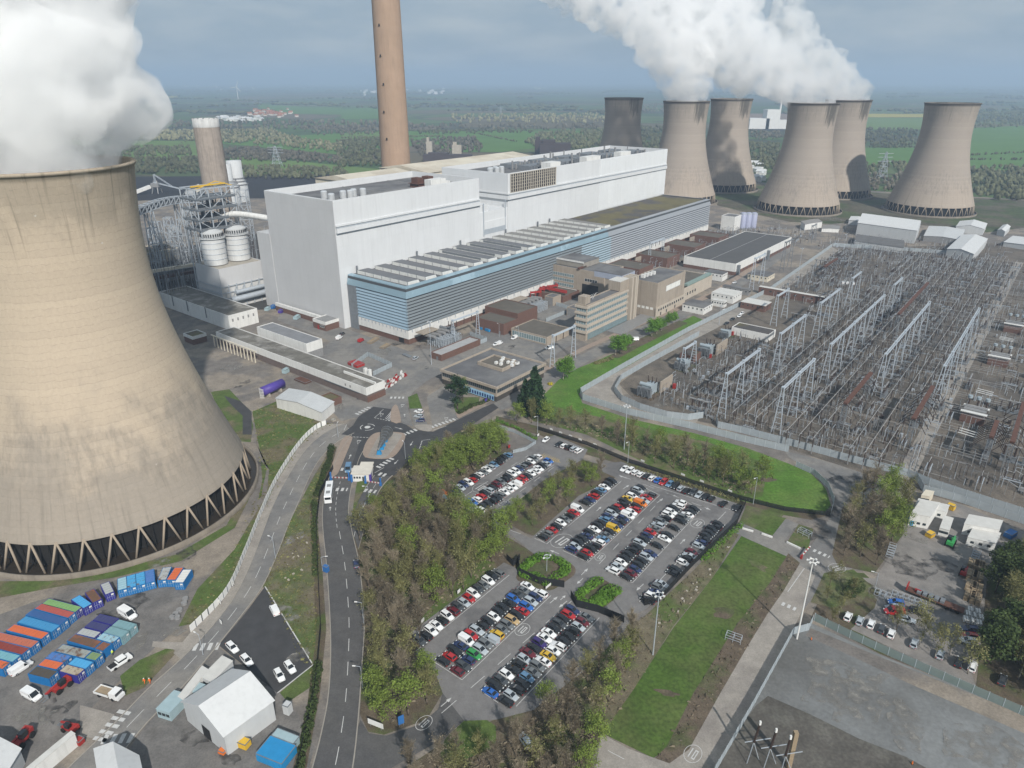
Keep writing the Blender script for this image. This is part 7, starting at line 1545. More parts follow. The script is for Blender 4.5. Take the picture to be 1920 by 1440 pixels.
row(mk, (1460, 215), (1700, 290), 'KWKSW', ((1470, 260), (1570, 200)), 'left', "five cars against the lawn fence, middle car park", g2)
row(rk, (135, 710), (755, 205), 'KGRKWGKRw.KNRKLWKK', hr, 'bottom', "largest car park's single row by the trees", g3)
row(rk, (385, 820), (1020, 265), 'NSKKNKWKKLNSKRKKYWKSK', hr, 'bottom', "largest car park's left block, left side", g3)
row(rk, (500, 885), (1095, 325), 'KRKKWLGKyNKNwWRKoSRD', hr, 'bottom', "largest car park's left block, right side", g3)
row(rk, (765, 1010), (1375, 395), 'WSWKKKKSKNRGSGKWWKWW', hr, 'bottom', "largest car park's right block, left side", g3)
row(rk, (890, 1070), (1490, 450), 'KMNKKSN.K.WK.K.KGWKK', hr, 'bottom', "largest car park's right block, right side", g3)
row(rk, (1080, 1275), (1710, 590), 'KWNGS..KK.WKSM.SNKKKKKK', hr, 'bottom', "largest car park's row along the right fence", g3)
row(rk, (870, 90), (1880, 445), 'WWWWKWBRLKSKDSKK.K.K', ((830, 115), (905, 65)), 'left', "largest car park's row along the lawn fence", g3)
# other parked vehicles
def at1(px, py, head, colr, kind, label, sc_=1.0):
 p = G(px, py, .5); q = G(*head, .5) - p; return car((p.x, p.y), math.atan2(q.y, q.x), colr, kind, label, None, sc_)
def at2(*a):
 t = at1(*a)
 if 'orange tail' in a[5]: mb = MB(); mb.box((-2.3, 0, .5), .12, 1.6, .5); mb.build('rear_panel', PAINT['O'][0], t)
for a in ((515, 1145, (510, 1135), 'W', 'van', 'white small van alone near the tip of the black parking area'), (436, 1215, (446, 1225), 'W', 'estate', 'white estate car with orange tail at the zebra end of the black lot'), (463, 1239, (472, 1249), 'W', 'estate', 'white estate car with orange tail, second from the zebra crossing'), (524, 1267, (530, 1278), 'W', 'estate', 'white estate car near the lower corner of the black lot, left of a pair'), (544, 1252, (551, 1262), 'W', 'estate', 'white estate car near the lower corner of the black lot, right of a pair'),
  (40, 1254, (52, 1246), 'W', 'van', 'white van parked along the end of the long container row', 1.1), (60, 1305, (74, 1312), 'W', 'van', 'white van parked below the end of the stacked containers', 1.1), (240, 1153, (252, 1160), 'W', 'van', 'white minibus beside the navy container tops', 1.25),
  (785, 772, (775, 771), 'W', 'hatch', 'white hatchback in the three bays by the footpath verge'), (785, 781, (775, 780), 'S', 'hatch', 'silver hatchback in the three bays by the footpath verge'), (788, 789, (778, 790), 'N', 'hatch', 'navy blue hatchback in the three bays by the footpath verge'),
  (929, 646, (922, 650), 'W', 'hatch', 'white car on the service road, first above the canteen roof'), (937, 644, (944, 640), 'W', 'van', 'white van on the service road above the canteen roof'), (964, 634, (956, 638), 'W', 'van', 'white van on the service road next to a black car'), (977, 630, (970, 633), 'K', 'hatch', 'black car on the service road between white vans'), (994, 622, (986, 626), 'W', 'van', 'white van on the service road, third uphill'), (1005, 617, (998, 621), 'W', 'van', 'white van on the service road, highest uphill'), (1019, 611, (1011, 615), 'N', 'suv', 'navy blue tall car beside the glazed wing'),
  (1019, 639, (1012, 643), 'R', 'hatch', 'bright red hatchback in the yard behind the pale portal gantry'), (1030, 653, (1022, 654), 'W', 'van', 'white van under the pale portal gantry'), (1190, 637, (1180, 637), 'W', 'van', 'white van beside the young trees at the offices'), (779, 672, (785, 668), 'S', 'suv', 'silver tall car at the corner of the workshop road'), (677, 639, (684, 635), 'R', 'van', 'red van parked by the timber stacks at the louvred hall'), (636, 634, (642, 630), 'W', 'van', 'white van near the brick lodge', 1.1), (642, 626, (648, 622), 'D', 'suv', 'dark grey car near the brick lodge'),
  (1357, 585, (1350, 588), 'W', 'van', 'white van inside the relay room fence'), (1391, 588, (1384, 592), 'W', 'hatch', 'white car by the relay room, upper of two'), (1386, 593, (1379, 597), 'W', 'hatch', 'white car by the relay room, lower of two'), (1373, 599, (1366, 602), 'K', 'hatch', 'black car by the relay room, upper'), (1362, 607, (1355, 610), 'K', 'hatch', 'black car by the relay room, lower'), (1377, 530, (1370, 532), 'W', 'hatch', 'white car by the stacked cabins'),
  (1581, 531, (1583, 524), 'W', 'van', 'white van in the substation, left of three'), (1589, 532, (1591, 525), 'W', 'van', 'white van in the substation, middle of three'), (1600, 533, (1602, 526), 'W', 'van', 'white van in the substation, right of three'),
  (1680, 1131, (1666, 1128), 'B', 'suv', 'bright blue tall car behind the red van in the cabin yard'), (1675, 1141, (1660, 1140), 'S', 'suv', 'silver tall car between the blue car and the red van'), (1676, 1148, (1660, 1147), 'R', 'van', 'bright red van in the cabin yard', 1.1), (1590, 1157, (1594, 1149), 'W', 'hatch', 'white hatchback half under the birches, leftmost by the compound fence'), (1612, 1165, (1615, 1157), 'S', 'hatch', 'silver hatchback, second from left by the compound fence'), (1633, 1171, (1636, 1163), 'W', 'hatch', 'white hatchback with a dark roof by the compound fence'), (1653, 1180, (1656, 1172), 'D', 'hatch', 'dark car by the compound fence next to a white hatchback'), (1671, 1189, (1674, 1181), 'W', 'hatch', 'white car under birch branches by the compound fence'), (1714, 1207, (1717, 1199), 'S', 'hatch', 'silver car hidden by the birch crowns'), (1763, 1228, (1766, 1220), 'S', 'hatch', 'silver car behind the birches toward the right'), (1798, 1243, (1801, 1235), 'K', 'suv', 'black car right of the birches by the compound fence'), (1823, 1250, (1826, 1240), 'W', 'estate', 'white estate car at the right end of the compound fence row'), (1879, 1276, (1882, 1266), 'D', 'suv', 'dark car under trees at the right edge'), (1815, 1203, (1800, 1200), 'W', 'suv', 'white tall car by the dark tree stand'), (1818, 1194, (1805, 1192), 'R', 'suv', 'red tall car by the dark tree stand'), (1818, 1180, (1800, 1178), 'N', 'estate', 'navy blue car below the white drums'), (1700, 1162, (1715, 1166), 'S', 'estate', 'silver estate car beside the red van under a birch'), (1720, 1148, (1733, 1152), 'K', 'suv', 'black car near the red flatbed trailer'),
  (985, 1390, (978, 1380), 'S', 'suv', 'silver tall car standing under the bare trees at the bottom'), (668, 1058, (667, 1050), 'N', 'hatch', 'navy blue car half hidden by the wood on the access road')): at2(*a)
# coach and the delivery van at the gate
def coach():
 p = G(618, 930); d = G(620, 915) - p; t = thing('coach', 'white coach waiting at the entrance gate', 'bus', (p.x, p.y, .15), math.atan2(d.y, d.x)); mb = MB(); Lc, Wc = 11.5, 2.5
 pf = [(-Lc / 2, .45), (Lc / 2 - .1, .4), (Lc / 2, 1.2), (Lc / 2 - .45, 3.1), (Lc / 2 - .8, 3.3), (-Lc / 2 + .3, 3.3), (-Lc / 2, 3.0)]
 mb.add([Vector((x, s_ * Wc / 2, z)) for s_ in (-1, 1) for x, z in pf], [tuple(range(7)), tuple(range(13, 6, -1))] + [(i, 7 + i, 7 + (i + 1) % 7, (i + 1) % 7) for i in range(7)]); mb.build('body', PAINT['W'][0], t)
 for s_ in (-1, 1): k = MB(); k.box((-.2, s_ * Wc / 2, 1.55), Lc - 1.6, .05, 1.1); k.build('side_window', M_cgl, t)
 k = MB(); k.quad(*[Vector(v) for v in ((Lc / 2 + .02, -1.1, 1.35), (Lc / 2 + .02, 1.1, 1.35), (Lc / 2 - .40, 1.05, 2.95), (Lc / 2 - .40, -1.05, 2.95))]); k.build('windscreen', M_cgl, t)
 k = MB(); k.box((-Lc / 2 + .0, 0, 1.9), .06, 2.1, .95); k.build('rear_window', M_cgl, t)
 for x in (-3.6, 3.4):
  for s_ in (-1, 1): k = MB(); k.tube((x, s_ * 1.0, .48), (x, s_ * 1.28, .48), .48, n=16); k.build('wheel', M_tyre, t)
 for x in (-3, 1.5): k = MB(); k.box((x, 0, 3.3), 1.6, 1.4, .18); k.build('roof_hatch', M_insg, t)
coach()
at1(653, 880, (651, 890), 'L', 'van', 'pale blue van stopped beside the gatehouse', 1.15)
# ---------------------------------------------------------------- containers
ck = K(0, 1040, 5.3333)
CC = {}
def cmat(nm, c, rust=0.0):
 k = (nm, rust)
 if k not in CC: CC[k] = mat('container_%s%s' % (nm.replace(' ', '_'), '_worn' if rust else ''), c, .6, .1, .4, col2=(.13, .075, .05) if rust else None, sc2=.35, th=.62 - rust * .2, soft=.06)
 return CC[k]
COLS = {'green': (.18, .33, .13), 'red': (.36, .085, .07), 'deep blue': (.035, .10, .26), 'light blue': (.05, .24, .46), 'orange': (.55, .13, .05), 'coral': (.42, .13, .08), 'dark red': (.22, .045, .035), 'teal': (.16, .36, .42), 'sky blue': (.07, .32, .58), 'rust': (.21, .09, .055), 'grey': (.36, .38, .38), 'pale blue': (.28, .45, .52), 'white': (.62, .62, .60), 'navy': (.045, .05, .14), 'sea grey': (.17, .30, .33), 'striped grey': (.28, .30, .28), 'moss green': (.17, .25, .12), 'tan': (.38, .33, .25), 'dark brown': (.075, .065, .055), 'blue': (.07, .17, .42), 'side': (.012, .14, .36), 'sidep': (.03, .03, .22)}
def container(lab, q, top, side='side', rust=0.0, h=2.6, name='container'):
 P = [G(*ck(*p), h) for p in q]; c = sum(P, Vector()) / 4; ax = (P[1] - P[0] + P[2] - P[3]) / 2; ay = (P[3] - P[0] + P[2] - P[1]) / 2; long_x = ax.length > ay.length
 if not long_x: ax, ay = ay, -ax
 Lx, Wy = ax.length, max(2.25, min(2.6, ay.length)); rz = math.atan2(ax.y, ax.x); t = thing(name, lab, 'container', (c.x, c.y, .13), rz, 'shipping containers'); sm = cmat(side, COLS[side]); tm = cmat(top, COLS[top], rust)
 mb = MB(); n = max(6, int(Lx / .55)); hx, hy = Lx / 2, Wy / 2
 for s_ in (-1, 1):      # corrugated sides
  for i in range(n):
   x0 = -hx + Lx * i / n; x1 = x0 + Lx / n; d = .05 * (i % 2); a = [(x0, s_ * (hy - d), .12), (x1, s_ * (hy - d), .12), (x1, s_ * (hy - d), h - .12), (x0, s_ * (hy - d), h - .12)]; mb.quad(*(a if s_ < 0 else a[::-1]))
   if i: mb.quad((x0, s_ * hy, .12), (x0, s_ * (hy - .05), .12), (x0, s_ * (hy - .05), h - .12), (x0, s_ * hy, h - .12))
 for s_ in (-1, 1):
  mb.quad((s_ * (hx - .02), -hy, .12), (s_ * (hx - .02), hy, .12), (s_ * (hx - .02), hy, h - .1), (s_ * (hx - .02), -hy, h - .1))
  for z in (0, h - .14): mb.bar((-hx, s_ * hy, z + .07), (hx, s_ * hy, z + .07), .12, .14); mb.bar((s_ * hx, -hy, z + .07), (s_ * hx, hy, z + .07), .12, .14)
  for y in (-hy, hy): mb.bar((s_ * hx, y, 0), (s_ * hx, y, h), .15)
 mb.build('body', sm, t); mb = MB()
 for i in range(n): x0 = -hx + .08 + (Lx - .16) * i / n; x1 = x0 + (Lx - .16) / n; d = .03 * (i % 2); mb.quad((x0, -hy + .08, h + d), (x1, -hy + .08, h + d), (x1, hy - .08, h + d), (x0, hy - .08, h + d))
 mb.build('roof', tm, t); mb = MB()
 for y in (-hy * .72, -hy * .28, hy * .28, hy * .72): mb.bar((hx + .03, y, .2), (hx + .03, y, h - .2), .05)
 mb.bar((hx + .03, -hy + .1, h * .5), (hx + .03, hy - .1, h * .5), .05); mb.build('lock_rod', M_steel, t); mb = MB(); mb.quad((hx + .06, hy * .2, 1.7), (hx + .06, hy * .8, 1.7), (hx + .06, hy * .8, 2.2), (hx + .06, hy * .2, 2.2)); mb.build('plate', M_white2, t)
 return t
for lab, q, tp, sd, ru in (
 ('pale green roofed container at the upper end of the long row', ((490, 445), (825, 525), (745, 580), (425, 490)), 'green', 'sidep', .0), ('faded red roofed container between the pale green and deep blue ones', ((415, 495), (745, 582), (685, 635), (350, 540)), 'red', 'side', .0), ('deep blue roofed container, third down the long row', ((340, 550), (680, 650), (600, 705), (255, 605)), 'deep blue', 'side', 0), ('light blue roofed container above the orange one in the long row', ((262, 620), (600, 710), (515, 780), (172, 680)), 'light blue', 'side', 0), ('orange roofed container in the middle of the long row', ((140, 697), (500, 787), (405, 845), (72, 762)), 'orange', 'side', 0), ('coral roofed container cut by the left edge of the photo', ((-5, 780), (400, 870), (300, 935), (-90, 840)), 'coral', 'side', 0), ('dark red roofed container beside the coral one', ((-95, 842), (300, 940), (215, 1005), (-170, 905)), 'dark red', 'side', 0), ('teal roofed container near the white van at the left edge', ((-170, 915), (215, 1015), (115, 1075), (-260, 975)), 'teal', 'side', 0), ('bright orange roofed container at the lower end of the long row', ((-250, 995), (105, 1080), (25, 1150), (-330, 1060)), 'orange', 'side', .4),
 ('short bright blue roofed container after the pale green one', ((795, 405), (915, 490), (840, 545), (715, 455)), 'sky blue', 'sidep', 0), ('short rusty roofed container after the bright blue one', ((935, 340), (1015, 440), (930, 490), (855, 385)), 'rust', 'sidep', .9), ('short grey roofed container tilted beside the rusty one', ((1085, 275), (1145, 370), (1050, 405), (1010, 300)), 'grey', 'sidep', 0), ('washed out pale blue container, first of a set of four', ((1175, 245), (1265, 222), (1270, 340), (1180, 362)), 'pale blue', 'side', 0), ('scuffed blue container, second of a set of four', ((1267, 218), (1355, 197), (1363, 317), (1272, 339)), 'sky blue', 'side', .25), ('scuffed blue container, third of a set of four', ((1357, 194), (1445, 172), (1455, 292), (1365, 314)), 'sky blue', 'side', .2), ('plain blue container, last of a set of four', ((1450, 168), (1540, 150), (1550, 265), (1457, 290)), 'blue', 'side', 0), ('grey roofed container with a rust mark, left of the orange one by the grass', ((1635, 130), (1712, 130), (1660, 260), (1577, 255)), 'grey', 'side', .3), ('orange roofed container between a grey and a white one', ((1750, 130), (1835, 135), (1755, 255), (1667, 255)), 'orange', 'side', 0), ('white roofed container at the grass end of the curved row', ((1832, 150), (1917, 155), (1830, 285), (1747, 280)), 'white', 'side', 0),
 ('navy roofed container nearest the minibus', ((1000, 600), (1190, 640), (1115, 705), (935, 655)), 'navy', 'sidep', 0), ('navy roofed container, second from the minibus', ((920, 665), (1105, 710), (1030, 770), (850, 725)), 'navy', 'sidep', 0), ('grey white roofed container beside the navy pair', ((830, 740), (1015, 780), (940, 835), (765, 790)), 'grey', 'sidep', 0), ('sea grey container at the right end of the double stack, upper', ((1195, 655), (1370, 700), (1290, 755), (1120, 710)), 'sea grey', 'sea grey', 0), ('sea grey container, middle of three on the right', ((1110, 720), (1290, 770), (1215, 830), (1045, 780)), 'sea grey', 'sea grey', 0), ('worn teal roofed container with blue sides, lowest of three on the right', ((1035, 785), (1200, 830), (1120, 890), (965, 845)), 'pale blue', 'side', .3), ('long rust brown roofed container across the double block', ((770, 790), (1025, 868), (940, 940), (655, 870)), 'rust', 'side', .9), ('short rusty red roofed container at the end of the rust brown one', ((1037, 872), (1112, 895), (1030, 970), (947, 943)), 'rust', 'side', .4), ('long striped grey roofed container below the rust brown one', ((630, 895), (920, 967), (840, 1040), (550, 975)), 'striped grey', 'side', .5), ('moss green roofed container with its doors open', ((927, 972), (1030, 1000), (950, 1060), (848, 1040)), 'moss green', 'side', 0), ('blue roofed container with dirty streaks above the orange one', ((520, 980), (720, 1020), (640, 1080), (460, 1035)), 'blue', 'side', .35), ('orange roofed container in the double block', ((450, 1045), (640, 1082), (565, 1155), (385, 1110)), 'orange', 'side', 0), ('vivid light blue roofed container at the lower right of the block', ((760, 1030), (930, 1075), (860, 1150), (680, 1100)), 'sky blue', 'side', 0), ('tan and white roofed container at the lowest corner of the block', ((675, 1105), (855, 1150), (760, 1215), (590, 1165)), 'tan', 'sidep', .3), ('dark brown roofed container with bright blue sides at the bottom left of the block', ((385, 1117), (590, 1167), (480, 1250), (265, 1195)), 'dark brown', 'side', 0)):
 container(lab, q, tp, sd, ru)
# ---------------------------------------------------------------- generic small builders
def assembly(name, lab, cat, px, parts, head=None, group=None, sc_=1.0, z=.1):
 "parts: (name, material, [ (x, y, z, dx, dy, dz) boxes or ('t', a, b, r) tubes ])"
 p = G(*px); rz = 0.0
 if head: d = G(*head) - p; rz = math.atan2(d.y, d.x)
 t = thing(name, lab, cat, (p.x, p.y, z), rz, group); t.scale = (sc_,) * 3
 for nm, m, gs in parts:
  mb = MB()
  for g in gs:
   if g[0] == 't': mb.tube(g[1], g[2], g[3], n=12)
   elif g[0] == 'b': mb.bar(g[1], g[2], g[3])
   else: mb.box(g[:3], *g[3:])
  mb.build(nm, m, t)
 return t
W4 = lambda x, y, r, w_=.3: [('t', (sx * x, sy * y - w_ / 2, r), (sx * x, sy * y + w_ / 2, r), r) for sx in (-1, 1) for sy in (-1, 1)]
def wheels(x, y, r): return [('wheel', M_tyre, [g]) for g in W4(x, y, r)]
def cabin_(lab, A, B, C, h, m=M_white2, roof=None, px_top=False):
 a, b, c = G(*A), G(*B), G(*C); t = thing('site_cabin', lab, 'cabin', a); b = b - a; d = c - a - b; q = [Vector(), b, b + d, d]; mb = MB(); mb.prism([(p.x, p.y) for p in q], 0, h); mb.build('wall', m, t); mb = MB(); k = [p + (p - (b + d) / 2).normalized() * .12 for p in q]; mb.prism([(p.x, p.y) for p in k], h + .003, h + .16); mb.build('roof', roof or MATS['white_flat_roof'], t)
 n_ = Vector((b.y, -b.x, 0)).normalized(); n_ = n_ if n_.dot(d) < 0 else -n_
 for f in (.2, .5, .8): p = b * f + n_ * .04; w_ = b.normalized() * .5; mb = MB(); mb.quad(p - w_ + Vector((0, 0, 1.1)), p + w_ + Vector((0, 0, 1.1)), p + w_ + Vector((0, 0, 2)), p - w_ + Vector((0, 0, 2))); mb.build('window', M_glass, t)
 return t
M_teal = mat('teal_grey_panel', (.30, .40, .43), .6, .1, .5); M_skyb = mat('strong_blue_paint', (.02, .22, .46), .5, .12, .5); M_orange = mat('orange_paint', (.62, .16, .03), .5, .1, .5); M_timber = mat('weathered_timber', (.27, .21, .14), .9, .2, 1)
cabin_('white cabin with a pale roof behind the big marquee', (382, 1287), (402, 1298), (440, 1258), 3.2, M_tent2); cabin_('long white site cabin behind the big marquee', (338, 1322), (350, 1330), (394, 1272), 2.8, M_white2); cabin_('teal grey cabin pair at the road side of the marquee', (297, 1345), (322, 1353), (355, 1318), 2.7, M_teal, M_teal); cabin_('small grey unit between the teal cabins and the marquee', (355, 1308), (372, 1314), (388, 1298), 2.4, M_teal, M_teal)
cabin_('long white screen wall trailer at the bottom left corner', (58, 1462), (66, 1468), (148, 1398), 3.6, M_white2)
cabin_('white stacked cabin block in the right yard beside the wood', (1702, 985), (1738, 992), (1756, 965), 4.8); cabin_('single white cabin in the middle of the right yard', (1758, 1003), (1776, 1008), (1784, 985), 2.8); cabin_('big white cabin row in the right yard, front unit', (1810, 1022), (1862, 1034), (1872, 1014), 3); cabin_('big white cabin row in the right yard, rear two storey unit', (1802, 1002), (1866, 1014), (1874, 996), 4.2); cabin_('white cabin row under the gatehouse track fence', (1712, 962), (1770, 975), (1776, 962), 3.2); cabin_('tan cabin beside the gatehouse track fence', (1724, 942), (1740, 945), (1748, 935), 3, M_cream, M_cream)
# gate house and barriers
p = G(678, 903); d = (G(702, 903) - p).normalized(); rz = math.atan2(d.y, d.x); t = thing('gatehouse', 'white flat roofed gatehouse with blue corners and a row of square windows', 'gatehouse', (p.x, p.y, .1), rz)
mb = MB(); mb.box((0, 2.6, 0), 6.6, 5.4, 3.1); mb.box((.6, 6.8, 0), 4.6, 3.2, 2.9); mb.build('wall', M_white2, t); mb = MB(); mb.box((0, 2.6, 3.11), 7.4, 6.2, .45); mb.box((.8, 7.2, 3.0), 5, 3.4, .35); mb.build('roof', mat('cream_felt_roof', (.55, .52, .46), .9, .1, .4), t)
for x in (-2.5, -1.5, -.5): mb = MB(); mb.box((x, -.13, 1.3), .7, .06, .8); mb.build('window', M_glass, t)
for x in (.7, 1.5): mb = MB(); mb.box((x, -.13, .1), .6, .06, 2); mb.build('door', M_glass, t)
for x in (-3.5, 3.5): mb = MB(); mb.box((x, 0, 0), .7, 1.6, 3.3); mb.build('corner_post', MATS['purple_paint'] if x > 0 else M_blue, t)
for lab, a, b in (('red and white barrier across the inbound lanes', (621, 900), (655, 901)), ('red and white barrier across the outbound lanes', (686, 907), (714, 911))):
 A, B = G(*a), G(*b); t = thing('barrier', lab, 'barrier', A); D = B - A
 for k, q in ((0, Vector()), (1, D)): mb = MB(); mb.box(q, .8, .8, 1.3); mb.box(q, .5, .5, 3.4); mb.build('post', M_blue, t)
 for z in (1.0, 1.35):
  for k in range(10):
   mb = MB(); mb.bar(D * (k / 10) + Vector((0, 0, z)), D * ((k + 1) / 10) + Vector((0, 0, z)), .13); mb.build('boom_stripe', M_red if k % 2 else M_white2, t)
 mb = MB()
 for k in range(20): mb.bar(D * (k / 20) + Vector((0, 0, .25)), D * (k / 20) + Vector((0, 0, 1.0)), .05)
 mb.build('skirt', M_insg, t)
# turbine rotor on display
p = G(*rb(665, 800)); e = G(*rb(765, 590)); d = e - p; rz = math.atan2(d.y, d.x); Lr = d.length; t = thing('turbine_rotor', 'old steel turbine rotor displayed on four blue stands on the roundabout island', 'sculpture', (p.x, p.y, .33), rz)
M_rotor = mat('dull_turbine_steel', (.23, .24, .245), .35, .2, .8, metal=.7); mb = MB(); mb.tube((-.5, 0, 2.4), (Lr + .5, 0, 2.4), .35, n=14); mb.build('shaft', M_rotor, t, True)
for f, r_, w_ in ((.2, .8, .5), (.34, 1.0, .5), (.5, 1.25, .5), (.62, 1.5, .5), (.74, 1.9, .45), (.86, 2.3, .4), (.95, 2.55, .4)): mb = MB(); mb.tube((Lr * f - w_ / 2, 0, 2.4), (Lr * f + w_ / 2, 0, 2.4), r_, n=28); mb.build('disc', M_rotor, t)
for f in (.02, .27, .44, .68): mb = MB(); mb.prism([(Lr * f - .7, -1), (Lr * f + .7, -1), (Lr * f + .7, 1), (Lr * f - .7, 1)], 0, 2.1, top=[(Lr * f - .4, -.4), (Lr * f + .4, -.4), (Lr * f + .4, .4), (Lr * f - .4, .4)]); mb.build('stand', M_skyb, t)
# lamp posts and masts
def mast(lab, base, top, r=.2, heads=6, m=M_steel):
 h = hgt(base, top); g = G(*base); t = thing('floodlight_mast', lab, 'lamp post', g, .6); mb = MB(); mb.tube((0, 0, 0), (0, 0, h), r, r * .55, 8); mb.build('pole', m, t); mb = MB(); mb.lathe([(.9, h - .4), (1.0, h - .3), (1.0, h - .15), (.9, h - .1)], 16); mb.build('collar', m, t)
 for k in range(heads): a = 6.28 * k / heads; mb = MB(); mb.box((math.cos(a) * 1.25, math.sin(a) * 1.25, h - .5), .55, .4, .3, (math.cos(a), math.sin(a), 0)); mb.build('lamp', M_white2, t)
for a in (('tall white floodlight mast at the gravel compound corner', (1494, 1198), 1050, .26, 6, M_white2), ('tall grey floodlight mast between the grass strip and the largest car park', (1224, 1228), 1113), ('tall grey floodlight mast on the lawn near the inner fence corner', (1170, 843), 760), ('tall floodlight mast at the workshop road corner', (809, 684), 602, .2, 4), ('pale mast beside the white walled store', (1348, 609), 573, .16, 3), ('pale mast by the substation far fence', (1497, 513), 465, .16, 3), ('short mast in the square hedge island', (1025, 1071), 1042, .12, 2)): mast(*a)
def street_lamp(lab, base, top, arm=None):
 h = hgt(base, top); g = G(*base); t = thing('street_lamp', lab, 'lamp post', g); d = Vector((1, 0, 0))
 if arm: d = (G(*arm) - g).normalized()
 mb = MB(); mb.tube((0, 0, 0), (0, 0, h), .1, .06, 6); mb.bar((0, 0, h), d * 1.4 + Vector((0, 0, h + .15)), .09); mb.build('pole', M_steel, t); mb = MB(); mb.box(d * 1.6 + Vector((0, 0, h + .05)), .8, .3, .15, d); mb.build('lamp', M_white2, t)
for lab, b, tp, ar in (('street lamp on the right edge of the old road above the black lot', (517, 1047), 1008, (500, 1040)), ('street lamp by the zebra crossing of the black lot', (381, 1228), 1190, (370, 1222)), ('street lamp by the fence where the old road meets the junction', rb(205, 600), 795, (640, 810)), ('street lamp on the right of the roundabout', rb(962, 845), 830, (745, 845)), ('street lamp by the outbound lanes below the gates', rb(555, 1350), 912, (680, 945)), ('street lamp beside the wood on the access road, upper', (682, 1170), 1130, (660, 1168)), ('street lamp beside the wood on the access road, lower', (680, 1290), 1250, (655, 1288)), ('lamp post in front of the wide canteen', (936, 633), 608, (930, 630)), ('lamp post on the service road beside the parked vans', (972, 635), 612, (960, 640)), ('street lamp on the access road verge by the blue cabinet', (605, 1070), 1045, (620, 1068)), ('lamp post on the footpath hedge corner', (1008, 812), 780, (1000, 815)), ('lamp post on the black fence by the lawn corner', (1412, 946), 895, (1405, 950)), ('lamp post at the lawn fence behind the largest car park', (1177, 868), 828, (1170, 872)), ('slim lamp post at the yard entrance', (1640, 1105), 1075, (1632, 1103))): street_lamp(lab, b, tp, ar)
# signs
for lab, px, head, w_, h_, m in (('long white sign board at the tip of the wood', (705, 1366), (720, 1372), 4.2, 1.5, M_white2), ('blue and white site sign beside the car park entrance', (753, 1362), (762, 1358), 1.4, 2.6, M_blue), ('white notice on the grass bank, upper', nk(387, 362), nk(400, 350), 1.3, 1.1, M_white2), ('white notice on the grass bank, lower', nk(62, 625), nk(75, 612), 1.3, 1.1, M_white2), ('white notice on the end of the black fence by the barrier', nk(1190, 310), nk(1215, 290), 2.4, .8, M_white2), ('purple and white sign at the foot of the canteen', rb(1868, 215), rb(1900, 200), 1.6, 1.6, M_purple), ('white board at the hedge end of the footpath', mk(1210, 130), mk(1230, 118), 1.2, 1.0, M_white2), ('red sign board at the edge of the wood by the middle car park', mk(862, 275), mk(880, 268), 1.0, 1.4, M_red)):
 assembly('sign', lab, 'sign', px, [('panel', m, [(0, 0, .7, w_, .1, h_)]), ('post', M_steeld, [(-w_ * .35, 0, 0, .1, .08, .72), (w_ * .35, 0, 0, .1, .08, .72)])], head)
# white rectangular notices along the black fence
for k, (x, y) in enumerate(((1366, 78), (1478, 118), (1598, 160), (1712, 202), (1888, 262))): q = mk(x, y); assembly('notice', 'white rectangular notice fixed on the black fence below the lawn', 'sign', q, [('panel', M_white2, [(0, 0, 0, 1.6, .09, .7)])], (q[0] + 10, q[1] + 4), 'fence notices', z=1.6)
for k, (x, y) in enumerate(((1028, 58), (1390, 183), (1560, 242), (1812, 330))): q = rk(x, y); assembly('notice', 'white rectangular notice on the black fence of the largest car park', 'sign', q, [('panel', M_white2, [(0, 0, 0, 1.6, .09, .7)])], (q[0] + 10, q[1] + 4), 'car park fence notices', z=1.6)
# vehicles and machines of the yards
assembly('pickup_truck', 'white pickup truck with a twin cab and an open loaded bed', 'pickup', (226, 1246), [('body', PAINT['W'][0], [(0, 0, .4, 5.2, 1.85, .55), (1.9, 0, .9, 1.3, 1.8, .25)]), ('cab', PAINT['W'][0], [(.35, 0, .95, 1.9, 1.7, .85)]), ('window', M_cgl, [(.35, 0, 1.2, 1.94, 1.74, .42)]), ('bed', M_dark, [(-1.7, 0, .96, 1.6, 1.6, .08)])] + wheels(1.6, .85, .38), (240, 1237), None, 1.1)
assembly('flatbed_truck', 'white flatbed van with a brown open tray', 'truck', (206, 1305), [('cab', PAINT['W'][0], [(1.9, 0, .5, 1.7, 2, 1.6), (2.95, 0, .5, .8, 1.9, .8)]), ('windscreen', M_cgl, [(2.6, 0, 1.35, .5, 1.7, .65)]), ('tray', PAINT['W'][0], [(-1.2, 1.02, .8, 3.8, .08, .45), (-1.2, -1.02, .8, 3.8, .08, .45), (-3.1, 0, .8, .08, 2.1, .45), (-1.2, 0, .7, 3.8, 2.1, .1)]), ('load', M_timber, [(-1.2, 0, .81, 3.6, 1.9, .15)])] + wheels(1.8, .9, .4), (222, 1310), None, 1.15)
def telehandler(lab, px, head, m, s_=1.0):
 return assembly('telehandler', lab, 'machine', px, [('body', m, [(0, 0, .7, 3.6, 1.7, .8), (-1.5, 0, 1.0, 1.0, 1.6, .9)]), ('cab', M_cgl, [(0, .5, 1.5, 1.3, .9, 1.2)]), ('boom', m, [('b', (-1.6, -.4, 1.9), (3.2, -.4, 1.2), .4)]), ('fork', M_steeld, [('b', (3.2, -1, .3), (3.2, .2, .3), .15), ('b', (3.2, -.8, .3), (4.3, -.8, .2), .14), ('b', (3.2, 0, .3), (4.3, 0, .2), .14), (3.15, -.4, .3, .15, 1.4, 1)])] + wheels(1.2, 1.0, .62), head, None, s_)
